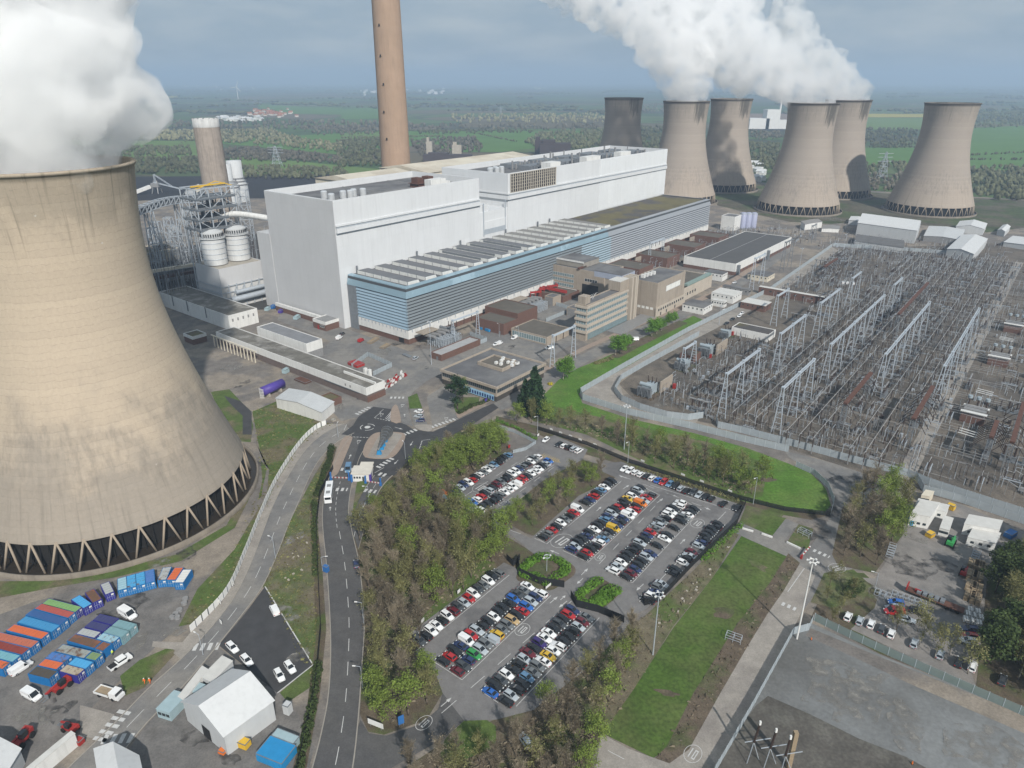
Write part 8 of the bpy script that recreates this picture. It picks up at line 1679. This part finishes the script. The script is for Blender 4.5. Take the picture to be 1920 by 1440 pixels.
telehandler('red telehandler parked at the corner of the container block', (117, 1292), (104, 1302), M_red, 1.15); telehandler('red telehandler at the left of the bottom left machines', (44, 1392), (35, 1402), M_red, 1.25); telehandler('dark red telehandler behind the white screen wall', (134, 1370), (122, 1366), M_red); telehandler('bright green telehandler in the right yard', (1781, 1022), (1787, 1010), M_green, 1.2); telehandler('dark red forklift in the right yard', (1806, 1078), (1810, 1068), M_red, 1.0)
assembly('flatbed_trailer', 'long red brown flatbed trailer loaded with grey steel frames', 'trailer', (1750, 1130), [('deck', M_rust, [(0, 0, 1.1, 15, 2.5, .3)]), ('headboard', M_red, [(-7.2, 0, 1.4, .3, 2.4, 1.6), (-4.4, 0, 1.4, 1.6, .3, .9)]), ('load', M_steeld, [(-4 + k * 1.5, 0, 1.42, 1.1, 2, .7) for k in range(5)])] + [('wheel', M_tyre, [('t', (x, s_ * 1.1, .5), (x, s_ * .7, .5), .5)]) for x in (3.4, 4.8, 6.2) for s_ in (-1, 1)], (1800, 1150))
for k, (x, y, hx, hy, n_) in enumerate(((1667, 1046, 1672, 1030, 5), (1672, 1116, 1690, 1122, 6), (1640, 1112, 1650, 1116, 3), (1826, 1052, 1830, 1040, 4))):
 assembly('stillage_stack', ('row of grey steel stillages by the clump of trees', 'row of grey steel stillages above the red van', 'two grey stillages by the yard entrance', 'grey stillages beside the timber stacks')[k], 'stillage', (x, y), [('frame', M_steel, [('b', (a, b, z), (a2, b2, z), .1) for i in range(n_) for z in (.1, 1.2) for a, b, a2, b2 in ((i * 1.5, -1, i * 1.5, 1), (i * 1.5 + 1.2, -1, i * 1.5 + 1.2, 1), (i * 1.5, -1, i * 1.5 + 1.2, -1), (i * 1.5, 1, i * 1.5 + 1.2, 1))] + [('b', (i * 1.5 + e, s_, 0), (i * 1.5 + e, s_, 1.3), .1) for i in range(n_) for e in (0, 1.2) for s_ in (-1, 1)])], (hx, hy))
for k, (x, y) in enumerate(((1822, 1064), (1834, 1066), (1820, 1084), (1832, 1088), (1818, 1104), (1830, 1110), (1816, 1122), (1828, 1128), (1838, 1070))): assembly('timber_stack', 'stack of weathered timber crates by the dark tree stand', 'timber stack', (x, y), [('crate', M_timber, [(a * 1.35, b * 1.35, z * 1.1, 1.2, 1.2, .95) for a in (-1, 0, 1) for b in (-.5, .5) for z in (0, 1)])], (x + 2, y - 8), 'timber crate stacks')
for k, (x, y) in enumerate(((1812, 1165), (1822, 1168), (1832, 1171), (1816, 1155), (1826, 1158), (1836, 1161), (1820, 1147), (1830, 1150))): assembly('drum_pallet', 'pallet of white plastic drums at the lower end of the cabin yard', 'drums', (x, y), [('drum', M_white2, [('t', (a * .65, b * .65, .1), (a * .65, b * .65, 1.1), .3) for a in (-1, 0, 1) for b in (-1, 0, 1)]), ('pallet', M_timber, [(0, 0, 0, 2, 2, .1)])], (x + 4, y + 1), 'white drum pallets')
for lab, px, sz, m in (('yellow skip box in the right yard', (1743, 1006), (2.6, 2, 1.6), M_yellow), ('round blue water tank by the stacked cabins', (1707, 983), (2.4, 2.4, 2), M_skyb), ('blue skip at the right edge beside the cabin row', (1893, 1006), (4, 2.4, 1.8), M_blue), ('yellow machine box near the cabin row', (1782, 955), (2.4, 2, 2), M_yellow), ('tall white electrical cabinet beside the marquee compound', (541, 1337), (1.6, 1.6, 3), M_tent2), ('blue cabinet on the verge of the access road', (612, 1072), (1.6, 1.2, 2.2), M_blue), ('teal skip box by the long white shed', (538, 698), (5, 2.4, 2.2), M_teal), ('deep blue tank at the bottom edge right of the marquee', (520, 1420), (7, 5, 2.4), M_skyb), ('grey tank top behind the deep blue tank', (535, 1396), (6, 3, 2.2), M_teal), ('yellow compressor beside the marquee wall', (455, 1398), (3.6, 1.8, 1.8), M_yellow), ('orange box by the marquee door', (418, 1412), (1.6, 1.2, 1), M_orange), ('small red generator behind the white screen wall', (150, 1394), (1.8, 1.4, 1.4), M_red), ('blue skip near the lodge, left', (502, 582), (4, 2.4, 2), M_teal), ('dark blue skip near the lodge, middle', (512, 578), (4, 2.4, 2), M_blue), ('long purple blue skip at the boiler house foot', (531, 584), (9, 2.4, 2), M_purple), ('long teal skip beside the brick lodge', (560, 596), (9, 2.6, 2), M_teal), ('red steel skid in the drum yard', (668, 685), (8, 5, 1.6), M_red), ('blue scissor lift by the brick block, left', (903, 617), (3, 2, 1.6), M_skyb), ('blue scissor lift by the brick block, right', (915, 621), (4, 2, 1.6), M_skyb), ('timber stack at the foot of the louvred hall', (700, 640), (9, 3, 1), M_timber), ('second timber stack by the louvred hall', (722, 650), (7, 3, .8), M_timber), ('dark steel pallet near the silver car', (763, 668), (6, 2, .7), M_steeld), ('rusty steel frame by the long shed', (568, 715), (9, 4, .9), M_rust), ('concrete bollard block at the fresh asphalt corner', (625, 790), (1.5, 1.5, 1), M_conc)):
 dx, dy, dz = sz; rd = 'round' in lab
 assembly('tank' if 'tank' in lab else 'skip' if 'skip' in lab else 'site_box', lab, 'tank' if 'tank' in lab else 'skip' if 'skip' in lab else 'site equipment', px, [('body', m, [('t', (0, 0, .1), (0, 0, dz), dx / 2)] if rd else [(0, 0, .12, dx, dy, dz - .12)] + [(-dx / 2 + dx * (i + .5) / 5, s_ * (dy / 2 + .03), .2, .12, .1, dz - .3) for i in range(5) for s_ in (-1, 1)]), ('rim', M_steeld, [(0, 0, 0, dx * .9, dy * .9, .12)] if rd else [(s_ * (dx / 2), 0, dz - .12, .14, dy + .1, .16) for s_ in (-1, 1)] + [(0, s_ * dy / 2, dz - .12, dx, .14, .16) for s_ in (-1, 1)])], (px[0] + 10, px[1] - 6 if 'skip' in lab or 'timber' in lab else px[1] + 4))
# red and white barriers stored by the junction
q = random.Random(2)
for k in range(46):
 a, b = q.random(), q.random(); px = (718 + a * 40 + b * 8 - 4, 735 - a * 32 + b * 9 - 6 - (1 - a) * 5);
 assembly('plastic_barrier', 'red or white plastic road barrier stored in rows beside the junction', 'barrier', px, [('body', M_red if q.random() < .6 else M_white2, [(0, 0, 0, 1.6, .5, .35), (0, 0, .35, 1.5, .25, .6)])], (px[0] + 8, px[1] - 5), 'stored plastic barriers')
for x, y in ((348, 1125), (346, 1133), (337, 1146), (330, 1153), (324, 1159), (333, 1160)): assembly('concrete_ring', 'pale concrete manhole ring on the edge of the container yard', 'concrete ring', (x, y), [('ring', M_insg, [('t', (0, 0, 0), (0, 0, .7), .85)])], None, 'concrete rings')
for x, y in ((415, 1172), (413, 1134), (438, 1098), (436, 1101)): assembly('road_sign', 'white and pink wrapped sign leaning on the white hoarding', 'sign', (x, y), [('panel', M_white2, [(0, 0, .5, 1, .15, 1.1)]), ('post', M_steeld, [(0, 0, 0, .1, .1, .5)])], (x + 6, y + 6), 'wrapped signs')
assembly('lift_barrier', 'red and white striped lift barrier at the end of the side road', 'barrier', (1502, 1048), [('boom', M_white2, [('b', (0, 0, 1), (6, 0, 1.6), .3)]), ('stripe', M_red, [('b', (k * 1.5 + .2, 0, 1.03 + k * .15), (k * 1.5 + .9, 0, 1.1 + k * .15), .34) for k in range(4)]), ('post', M_red, [(0, 0, 0, .6, .6, 1.3)])], (1514, 1036))
for k, (a, b) in enumerate((((1392, 992), (1412, 998)), ((1428, 1002), (1448, 1009)), ((1475, 1018), (1500, 1030)))): A, B = G(*a), G(*b); mb = MB(); mb.bar(Vector((0, 0, .3)), B - A + Vector((0, 0, .3)), .5, .6); mb.bar(Vector((0, 0, .62)), B - A + Vector((0, 0, .62)), .3, .1); o = mb.build('jersey_barrier', M_white2); o.location = A; tag(o, ('white concrete barrier on the side road verge, nearest the car park', 'white concrete barrier on the side road verge, middle', 'white concrete barrier on the side road verge, by the striped boom')[k], 'barrier')
for lab, px, hd in (('grey tubular frame standing on the earth strip', (1375, 1200), (1392, 1206)), ('grey tubular frame by the concrete pad', (1508, 1003), (1522, 1010))): assembly('steel_trestle', lab, 'frame', px, [('leg', M_steel, [('b', (x, y, 0), (x, y, 1.6), .12) for x in (-2, 0, 2) for y in (-1, 1)]), ('rail', M_steel, [('b', (-2, y, z), (2, y, z), .1) for y in (-1, 1) for z in (.8, 1.6)] + [('b', (x, -1, 1.6), (x, 1, 1.6), .1) for x in (-2, 0, 2)])], hd)
assembly('bus_shelter', 'small grey shelter at the wood edge of the middle car park', 'shelter', mk(60, 895), [('roof', M_teal, [(0, 0, 2.2, 7, 2, .15)]), ('post', M_steeld, [(x, y, 0, .12, .12, 2.2) for x in (-3.3, 0, 3.3) for y in (-.9, .9)]), ('panel', M_insg, [(0, .95, .2, 6.8, .05, 1.9)])], mk(120, 920))
assembly('car_wash_frame', 'orange red wheel stands beside the grey shelter', 'frame', mk(85, 815), [('frame', M_orange, [(k * .9 - 2, 0, 0, .3, 2, 1) for k in range(5)])], mk(140, 850))
# tensioner frames of the compound at the bottom right
for k, (b0, tp) in enumerate((((1400, 1432), (1425, 1358)), ((1432, 1440), (1455, 1372)), ((1462, 1455), (1482, 1385)))):
 h = 9; t = thing('line_insulator', ('leftmost', 'middle', 'rightmost')[k] + ' slanting insulator strut of the small compound at the bottom edge', 'insulator', G(*b0)); A = G(*b0); B = G(*tp, 11) - A; mb = MB(); mb.bar((0, 0, 0), B * .55, .14); mb.bar((3, 1, 0), B * .55, .14); mb.bar(B * .55 - Vector((2, 0, 0)), B * .55 + Vector((4, 1, 0)), .14); mb.build('frame', M_steel, t); mb = MB(); n_ = 14
 for i in range(n_): p0 = B * (.55 + .45 * i / n_); mb.tube(p0, p0 + B * .018, .26, n=8)
 mb.tube(B * .55, B, .09, n=6); mb.build('insulator', M_ins, t); mb = MB(); mb.box(B - Vector((0, 0, .1)), .4, .4, 1); mb.build('cap', M_white2, t)
mb = MB(); A = G(1478, 1440); mb.box((0, 0, 0), .9, .9, 11); o = mb.build('timber_pole', M_timber); o.location = A; tag(o, 'square timber pole beside the slanting insulators at the bottom edge', 'pole')
for k, (x, y) in enumerate(((1521, 1200), (1594, 1195), (1710, 1433))): assembly('traffic_cone', 'orange traffic cone on the gravel compound edge', 'cone', (x, y), [('cone', M_orange, [('t', (0, 0, .05), (0, 0, .45), .17), ('t', (0, 0, .45), (0, 0, .8), .1)]), ('base', M_tyre, [(0, 0, 0, .45, .45, .05)])], None, 'orange cones')
# white litter boulders on the rough ground
mb = MB(); q = random.Random(12)
for poly, n_ in (([(1385, 1000), (1330, 1085), (1240, 1190), (1200, 1180), (1330, 1050)], 60), ([(540, 1000), (580, 980), (575, 1100), (530, 1100)], 14)):
 P = [G(*p) for p in poly]
 for _ in range(n_ * 4):
  p = Vector((q.uniform(min(a.x for a in P), max(a.x for a in P)), q.uniform(min(a.y for a in P), max(a.y for a in P)), .1))
  if inside(p, P) and q.random() < .5: mb.box(p, q.uniform(.2, .9), q.uniform(.2, .7), q.uniform(.1, .4), (q.uniform(-1, 1), q.uniform(-1, 1), 0))
tag(mb.build('rubble', M_conc), kind='stuff')
# worn patches, stains and wheel marks
q = random.Random(8); A_pk = mat('wet_dark_patch', (.07, .068, .066), .7, .2, .3, world=True, fine=.15); A_pl = mat('pale_worn_patch', (.235, .225, .205), .95, .2, .3, world=True, fine=.15)
for m in (A_pk, A_pl):   # ragged, half worn away
 n = m.node_tree.nodes; l = m.node_tree.links.new; t = n.new('ShaderNodeTexNoise'); t.inputs['Scale'].default_value = .35; t.inputs['Detail'].default_value = 6; l(n.new('ShaderNodeNewGeometry').outputs['Position'], t.inputs['Vector']); k = n.new('ShaderNodeMapRange'); k.inputs['From Min'].default_value = .42; k.inputs['From Max'].default_value = .64; k.inputs['To Max'].default_value = .75; l(t.outputs[0], k.inputs['Value'])
 x = n.new('ShaderNodeMixShader'); l(k.outputs[0], x.inputs[0]); l(n.new('ShaderNodeBsdfTransparent').outputs[0], x.inputs[1]); l(n['Principled BSDF'].outputs[0], x.inputs[2]); l(x.outputs[0], n['Material Output'].inputs[0])
def patch(x, y, r, m, lv):
 c = G(x, y); a0 = q.random() * 6.28; e = q.uniform(.35, .8); P = []
 for k in range(14): t_ = 6.28 * k / 14; rr = r * q.uniform(.55, 1.15); vx, vy = math.cos(t_) * rr, math.sin(t_) * rr * e; P.append((c.x + vx * math.cos(a0) - vy * math.sin(a0), c.y + vx * math.sin(a0) + vy * math.cos(a0)))
 sheet('ground_patch', P, m, lv, px=False, smooth=1.2)
for x, y, r, m in ((250, 1128, 6, A_pk), (205, 1150, 4, A_pk), (95, 1335, 5, A_pk), (120, 1330, 3, A_pk), (330, 1185, 4, A_pl), (260, 1205, 5, A_pl), (60, 1345, 6, A_pl), (360, 1385, 4, A_pk), (430, 1425, 3, A_pk), (480, 1290, 3, A_pk), (660, 700, 6, A_pk), (600, 650, 7, A_pl), (745, 645, 5, A_pk), (720, 660, 8, A_pl), (960, 650, 5, A_pk), (1000, 600, 8, A_pk), (640, 765, 5, A_pl), (690, 745, 5, A_pk), (1700, 1060, 8, A_pk), (1760, 1060, 7, A_pk), (1640, 1110, 5, A_pl), (1720, 1010, 5, A_pl), (1590, 900, 8, A_pk), (1560, 960, 5, A_pk), (1530, 1000, 6, A_pk), (1600, 1300, 13, A_pl), (1560, 1260, 8, A_pl), (1700, 1360, 9, A_pl), (1830, 1400, 10, A_pl), (350, 1040, 5, A_pk), (300, 1060, 4, A_pl), (480, 870, 4, A_pk), (575, 700, 6, A_pl), (430, 690, 7, A_pl), (455, 720, 6, A_pk), (1330, 860, 3, A_dirt), (1440, 900, 4, A_dirt), (1360, 1150, 4, A_dirt), (1250, 1300, 3, A_dirt), (1420, 1060, 4, A_rough), (880, 650, 5, A_pl), (800, 690, 3, A_pk), (540, 1150, 5, A_pl), (560, 1230, 4, A_pl), (550, 1010, 5, A_pl), (1560, 410, 20, A_pl), (1450, 415, 14, A_pl), (1700, 415, 18, A_pk), (1500, 560, 10, A_pl), (1300, 740, 6, A_pl), (1240, 760, 5, A_pl), (1350, 760, 6, A_dirt)): patch(x, y, r, m, 15)
# ---------------------------------------------------------------- people
def person(lab, px, face, top, low, hat, walk=.22):
 p = G(*px); d = G(*face) - p; t = thing('person', lab, 'person', (p.x, p.y, .11), math.atan2(d.y, d.x)); bm = bmesh.new()
 J = {'pel': ((0, 0, .95), .15), 'ch': ((.02, 0, 1.25), .17), 'sh': ((.02, 0, 1.45), .13), 'nk': ((.03, 0, 1.53), .06), 'hd': ((.05, 0, 1.66), .105), 'cr': ((.04, 0, 1.76), .09)}
 for s_, n_ in ((-1, 'r'), (1, 'l')): J['hip' + n_] = ((0, s_ * .1, .9), .11); J['kn' + n_] = ((s_ * walk * .6 + .04, s_ * .11, .49), .075); J['an' + n_] = ((s_ * walk - .03, s_ * .11, .08), .05); J['to' + n_] = ((s_ * walk + .14, s_ * .12, .04), .045); J['so' + n_] = ((.02, s_ * .2, 1.43), .075); J['el' + n_] = ((-s_ * .1, s_ * .26, 1.15), .05); J['wr' + n_] = ((-s_ * .12 + .14, s_ * .25, .93), .038); J['ha' + n_] = ((-s_ * .12 + .2, s_ * .24, .86), .04)
 E_ = [('pel', 'ch'), ('ch', 'sh'), ('sh', 'nk'), ('nk', 'hd'), ('hd', 'cr')] + [(a + n_, b + n_) for n_ in 'lr' for a, b in (('hip', 'kn'), ('kn', 'an'), ('an', 'to'), ('so', 'el'), ('el', 'wr'), ('wr', 'ha'))] + [('pel', 'hip' + n_) for n_ in 'lr'] + [('sh', 'so' + n_) for n_ in 'lr']
 ks = list(J); me = bpy.data.meshes.new('body'); me.from_pydata([J[k][0] for k in ks], [(ks.index(a), ks.index(b)) for a, b in E_], []); o = bpy.data.objects.new('body', me); COL.objects.link(o); o.parent = t
 o.modifiers.new('skin', 'SKIN'); me.skin_vertices.new() if not me.skin_vertices else None
 for i, k in enumerate(ks): me.skin_vertices[0].data[i].radius = (J[k][1],) * 2; me.skin_vertices[0].data[i].use_root = k == 'pel'
 sb = o.modifiers.new('sub', 'SUBSURF'); sb.levels = sb.render_levels = 1
 m = mat('clothing_' + lab[:12].replace(' ', '_'), top, .8, .1, 2); n = m.node_tree.nodes; l = m.node_tree.links.new; b = n['Principled BSDF']; s = n.new('ShaderNodeSeparateXYZ'); l(n.new('ShaderNodeTexCoord').outputs['Object'], s.inputs[0]); cr = n.new('ShaderNodeValToRGB'); cr.color_ramp.interpolation = 'CONSTANT'
 for i, (ps, c) in enumerate(((0, (.03, .025, .02)), (.06, low), (.5, top), (.85, (.45, .28, .2)))):
  if i > 1: cr.color_ramp.elements.new(ps)
  cr.color_ramp.elements[i].position = ps; cr.color_ramp.elements[i].color = (*c, 1)
 mr = n.new('ShaderNodeMapRange'); mr.inputs['From Max'].default_value = 1.8; l(s.outputs[2], mr.inputs['Value']); l(mr.outputs[0], cr.inputs[0]); l(cr.outputs[0], b.inputs['Base Color']); me.materials.append(m)
 mb = MB(); mb.lathe([(.145, 1.70), (.14, 1.72), (.115, 1.80), (.05, 1.845), (.002, 1.85)], 12, (.045, 0, 0)); mb.build('helmet', hat, t, True)
OR = (.75, .16, .03)
person('person in an orange suit walking on the pavement, left of two', (272, 1282), (262, 1292), OR, OR, M_white2); person('person in an orange suit walking on the pavement, right of two', (282, 1282), (272, 1294), OR, OR, M_white2); person('person in a yellow hi-vis jacket beside the open green container', (212, 1229), (222, 1236), (.6, .75, .08), (.03, .04, .08), M_white2, .1)
# ---------------------------------------------------------------- pylons, turbine and villages far off
def pylon(lab, px, py, top, wide=9):
 g = G(px, py); h = hgt((px, py), top); t = thing('pylon', lab, 'pylon', g); mb = MB(); lattice(mb, [(sx * wide / 2, sy * wide / 2, 0) for sx, sy in ((-1, -1), (1, -1), (1, 1), (-1, 1))], 0, h, 6, .45, .12); mb.build('tower', M_steel, t); mb = MB()
 for z in (.68, .82, .95): mb.bar((-wide * .9, 0, h * z), (wide * .9, 0, h * z), .5)
 mb.build('arm', M_steel, t)
for a in (('lattice pylon standing in the field behind the white boiler house', 520, 312, 274, 15), ('lattice pylon in the green field between the rear tower and rightmost tower', 1652, 338, 285, 12), ('faint lattice pylon on the far plain left of the tall chimney', 939, 218, 200, 12)): pylon(*a)
g = G(447, 187); t = thing('wind_turbine', 'white wind turbine on the far plain at the left', 'wind turbine', g); h = hgt((447, 187), 163); mb = MB(); mb.tube((0, 0, 0), (0, 0, h), h * .03, h * .02, 8); mb.build('mast', M_white2, t)
for k in range(3): a = 1.2 + k * 2.094; mb = MB(); mb.bar((0, -3, h), (math.cos(a) * h * .5, -3, h + math.sin(a) * h * .5), h * .03); mb.build('blade', M_white2, t)
q = random.Random(31)
M_tile = mat('red_tiled_roof', (.30, .12, .07), .9, .2, .2); M_rend = mat('pale_render', (.5, .46, .4), .9, .1, .2)
def house(p, s_, lab, grp, big=False):
 t = thing('far_shed' if big else 'far_house', lab, 'building', p, q.random() * 3, grp); mb = MB(); mb.box((0, 0, 0), 12 * s_, 8 * s_, 5 * s_); mb.build('wall', M_white2 if big else M_rend, t); mb = MB(); a, b, z = 6.4 * s_, 4.4 * s_, 5 * s_; r = 8 * s_
 mb.add([(-a, -b, z), (a, -b, z), (a, b, z), (-a, b, z), (-a, 0, r), (a, 0, r)], [(0, 1, 5, 4), (2, 3, 4, 5), (0, 4, 3), (1, 2, 5)]); mb.build('roof', M_tent if big else M_tile, t)
for k in range(46): px, py = q.gauss(505, 22), q.gauss(214, 3.2); house(G(px, py), q.uniform(1.1, 1.8), 'house of the red roofed village on the plain behind the short chimney', 'red roofed village')
for k in range(22): px, py = q.gauss(455, 20), q.gauss(226, 2); house(G(px, py), q.uniform(1.2, 2), 'pale shed of the farm group in front of the red roofed village', 'pale farm sheds', True)
for cx, cy_, n_, w_ in ((420, 164, 14, 40), (695, 175, 12, 20), (780, 174, 16, 40), (590, 162, 10, 50), (1000, 165, 8, 60)):
 for k in range(n_): px, py = q.gauss(cx, w_), q.gauss(cy_, 2.2); house(G(px, max(py, 156)), q.uniform(1.8, 4), 'white works building of the distant town below the horizon', 'distant town buildings', True)
for k in range(14): px, py = q.uniform(1405, 1432), q.uniform(306, 345); house(G(px, py), q.uniform(.8, 1.3), 'white shed in the works area between two towers', 'sheds between the towers', True)
# ---------------------------------------------------------------- steam and haze
def steammat(name, dens, an=.25):
 m = bpy.data.materials.new(name); m.use_nodes = True; n = m.node_tree.nodes; l = m.node_tree.links.new
 n.remove(n['Principled BSDF']); v = n.new('ShaderNodeVolumePrincipled'); v.inputs['Color'].default_value = (1, 1, 1, 1); v.inputs['Density'].default_value = dens; v.inputs['Anisotropy'].default_value = an
 tc_ = n.new('ShaderNodeNewGeometry').outputs['Position']; t1 = n.new('ShaderNodeTexNoise'); t1.inputs['Scale'].default_value = .055; t1.inputs['Detail'].default_value = 6; t1.inputs['Roughness'].default_value = .66; l(tc_, t1.inputs['Vector'])
 mr = n.new('ShaderNodeMapRange'); mr.interpolation_type = 'SMOOTHSTEP'; mr.inputs['From Min'].default_value = .41; mr.inputs['From Max'].default_value = .56; mr.inputs['To Min'].default_value = dens * .04; mr.inputs['To Max'].default_value = dens * 2.1
 l(t1.outputs[0], mr.inputs['Value']); l(mr.outputs[0], v.inputs['Density']); l(v.outputs[0], n['Material Output'].inputs['Volume']); return m
def plume(name, label, path, seed, vox, m, amp=(6, 3.6, 2.2), jit=.55, nb=7, n=300):
 "path: (x, y, z, radius) nodes of the column; its outline is broken up by many puffs"
 r_ = random.Random(seed); mb = MB()
 P = [np.array(p, float) for p in path]
 def at(t):
  k = min(int(t), len(P) - 2); return P[k] + (P[k + 1] - P[k]) * (t - k)
 ico = bmesh.new(); bmesh.ops.create_icosphere(ico, subdivisions=2, radius=1); iv = [v.co.copy() for v in ico.verts]; fi = [tuple(v.index for v in f.verts) for f in ico.faces]; ico.free()
 def ball(c, r, sq=1): mb.add([(c[0] + v.x * r, c[1] + v.y * r, c[2] + v.z * r * sq) for v in iv], fi)
 N = 26
 for i in range(N + 1):
  q = at((len(P) - 1) * i / N); ball(q[:3], q[3] * .86, .5 if i == 0 else 1)
 for i in range(n):
  q = at((len(P) - 1) * r_.random()); d = Vector((r_.gauss(0, 1), r_.gauss(0, 1), r_.gauss(0, 1))).normalized(); s = r_.uniform(.13, .42) * q[3]
  c = Vector(q[:3]) + d * q[3] * r_.uniform(.7, 1.02)
  if c.z - s < path[0][2] - 2 or c.z < path[0][2] + 10 and (c - Vector(path[0][:3])).to_2d().length + s > 29: continue
  ball(c, s)
 o = mb.build(name, m); tag(o, label, 'steam plume')
 md = o.modifiers.new('remesh', 'REMESH'); md.mode = 'VOXEL'; md.voxel_size = vox
 for k, (a, s) in enumerate(zip(amp, (34, 14, 6))):
  tx = bpy.data.textures.new('puff', 'CLOUDS'); tx.noise_scale = s; tx.noise_depth = 2
  dm = o.modifiers.new('puff', 'DISPLACE'); dm.texture = tx; dm.strength = a * 2; dm.mid_level = .5; dm.texture_coords = 'GLOBAL'
 md = o.modifiers.new('remesh', 'REMESH'); md.mode = 'VOXEL'; md.voxel_size = vox
 return o
x, y = TOW[0][0]
S_near = steammat('steam', .11); S_far = steammat('steam_far', .033)
plume('steam_plume', 'dense white steam rising from the huge cooling tower at the left edge',
 [(x, y, 116, 29), (x + 1, y - 1, 124, 30), (x + 3, y - 1, 131, 30), (x + 1, y, 145, 31), (x, y + 2, 165, 36), (x - 6, y + 4, 185, 38), (x - 24, y + 6, 205, 38), (x - 44, y + 8, 228, 40)], 1, 1.8, S_near, n=330)
for k, lab, pts, sd in ((2, 'white steam rising from the tower behind the boiler house end', [(0, 0, 116, 28), (-4, -3, 128, 28), (-8, -6, 146, 33), (-14, -6, 168, 36), (-34, -4, 190, 34), (-70, 0, 208, 33), (-118, 6, 226, 30), (-168, 10, 240, 22)], 3),
(4, 'thick white steam from the front steaming tower, trailing left across the far cluster', [(0, 0, 116, 28), (-8, 4, 128, 28), (-30, 18, 144, 33), (-56, 45, 158, 38), (-82, 80, 178, 45), (-96, 100, 200, 49), (-108, 115, 222, 52), (-135, 130, 246, 54)], 5),
(5, 'puffy white steam from the rear steaming tower leaning left', [(0, 0, 116, 28), (-6, 4, 128, 25), (-20, 12, 142, 25), (-40, 25, 158, 27), (-62, 40, 180, 30), (-76, 48, 206, 26), (-82, 50, 224, 18)], 8)):
 cx, cy_ = TOW[k][0]
 plume('steam_plume', lab, [(cx + p[0], cy_ + p[1], p[2], p[3]) for p in pts], sd, 2.6, S_far)
hz = MB(); hz.prism([(-25000, -3000), (25000, -3000), (25000, 30000), (-25000, 30000)], -1.5, 330)
hm = bpy.data.materials.new('haze'); hm.use_nodes = True; n = hm.node_tree.nodes; n.remove(n['Principled BSDF'])
hv = n.new('ShaderNodeVolumePrincipled'); hv.inputs['Color'].default_value = (.55, .70, .91, 1); hv.inputs['Density'].default_value = 1.7e-4; hv.inputs['Anisotropy'].default_value = .1
hm.node_tree.links.new(hv.outputs[0], n['Material Output'].inputs['Volume'])
tag(hz.build('haze', hm), kind='stuff')
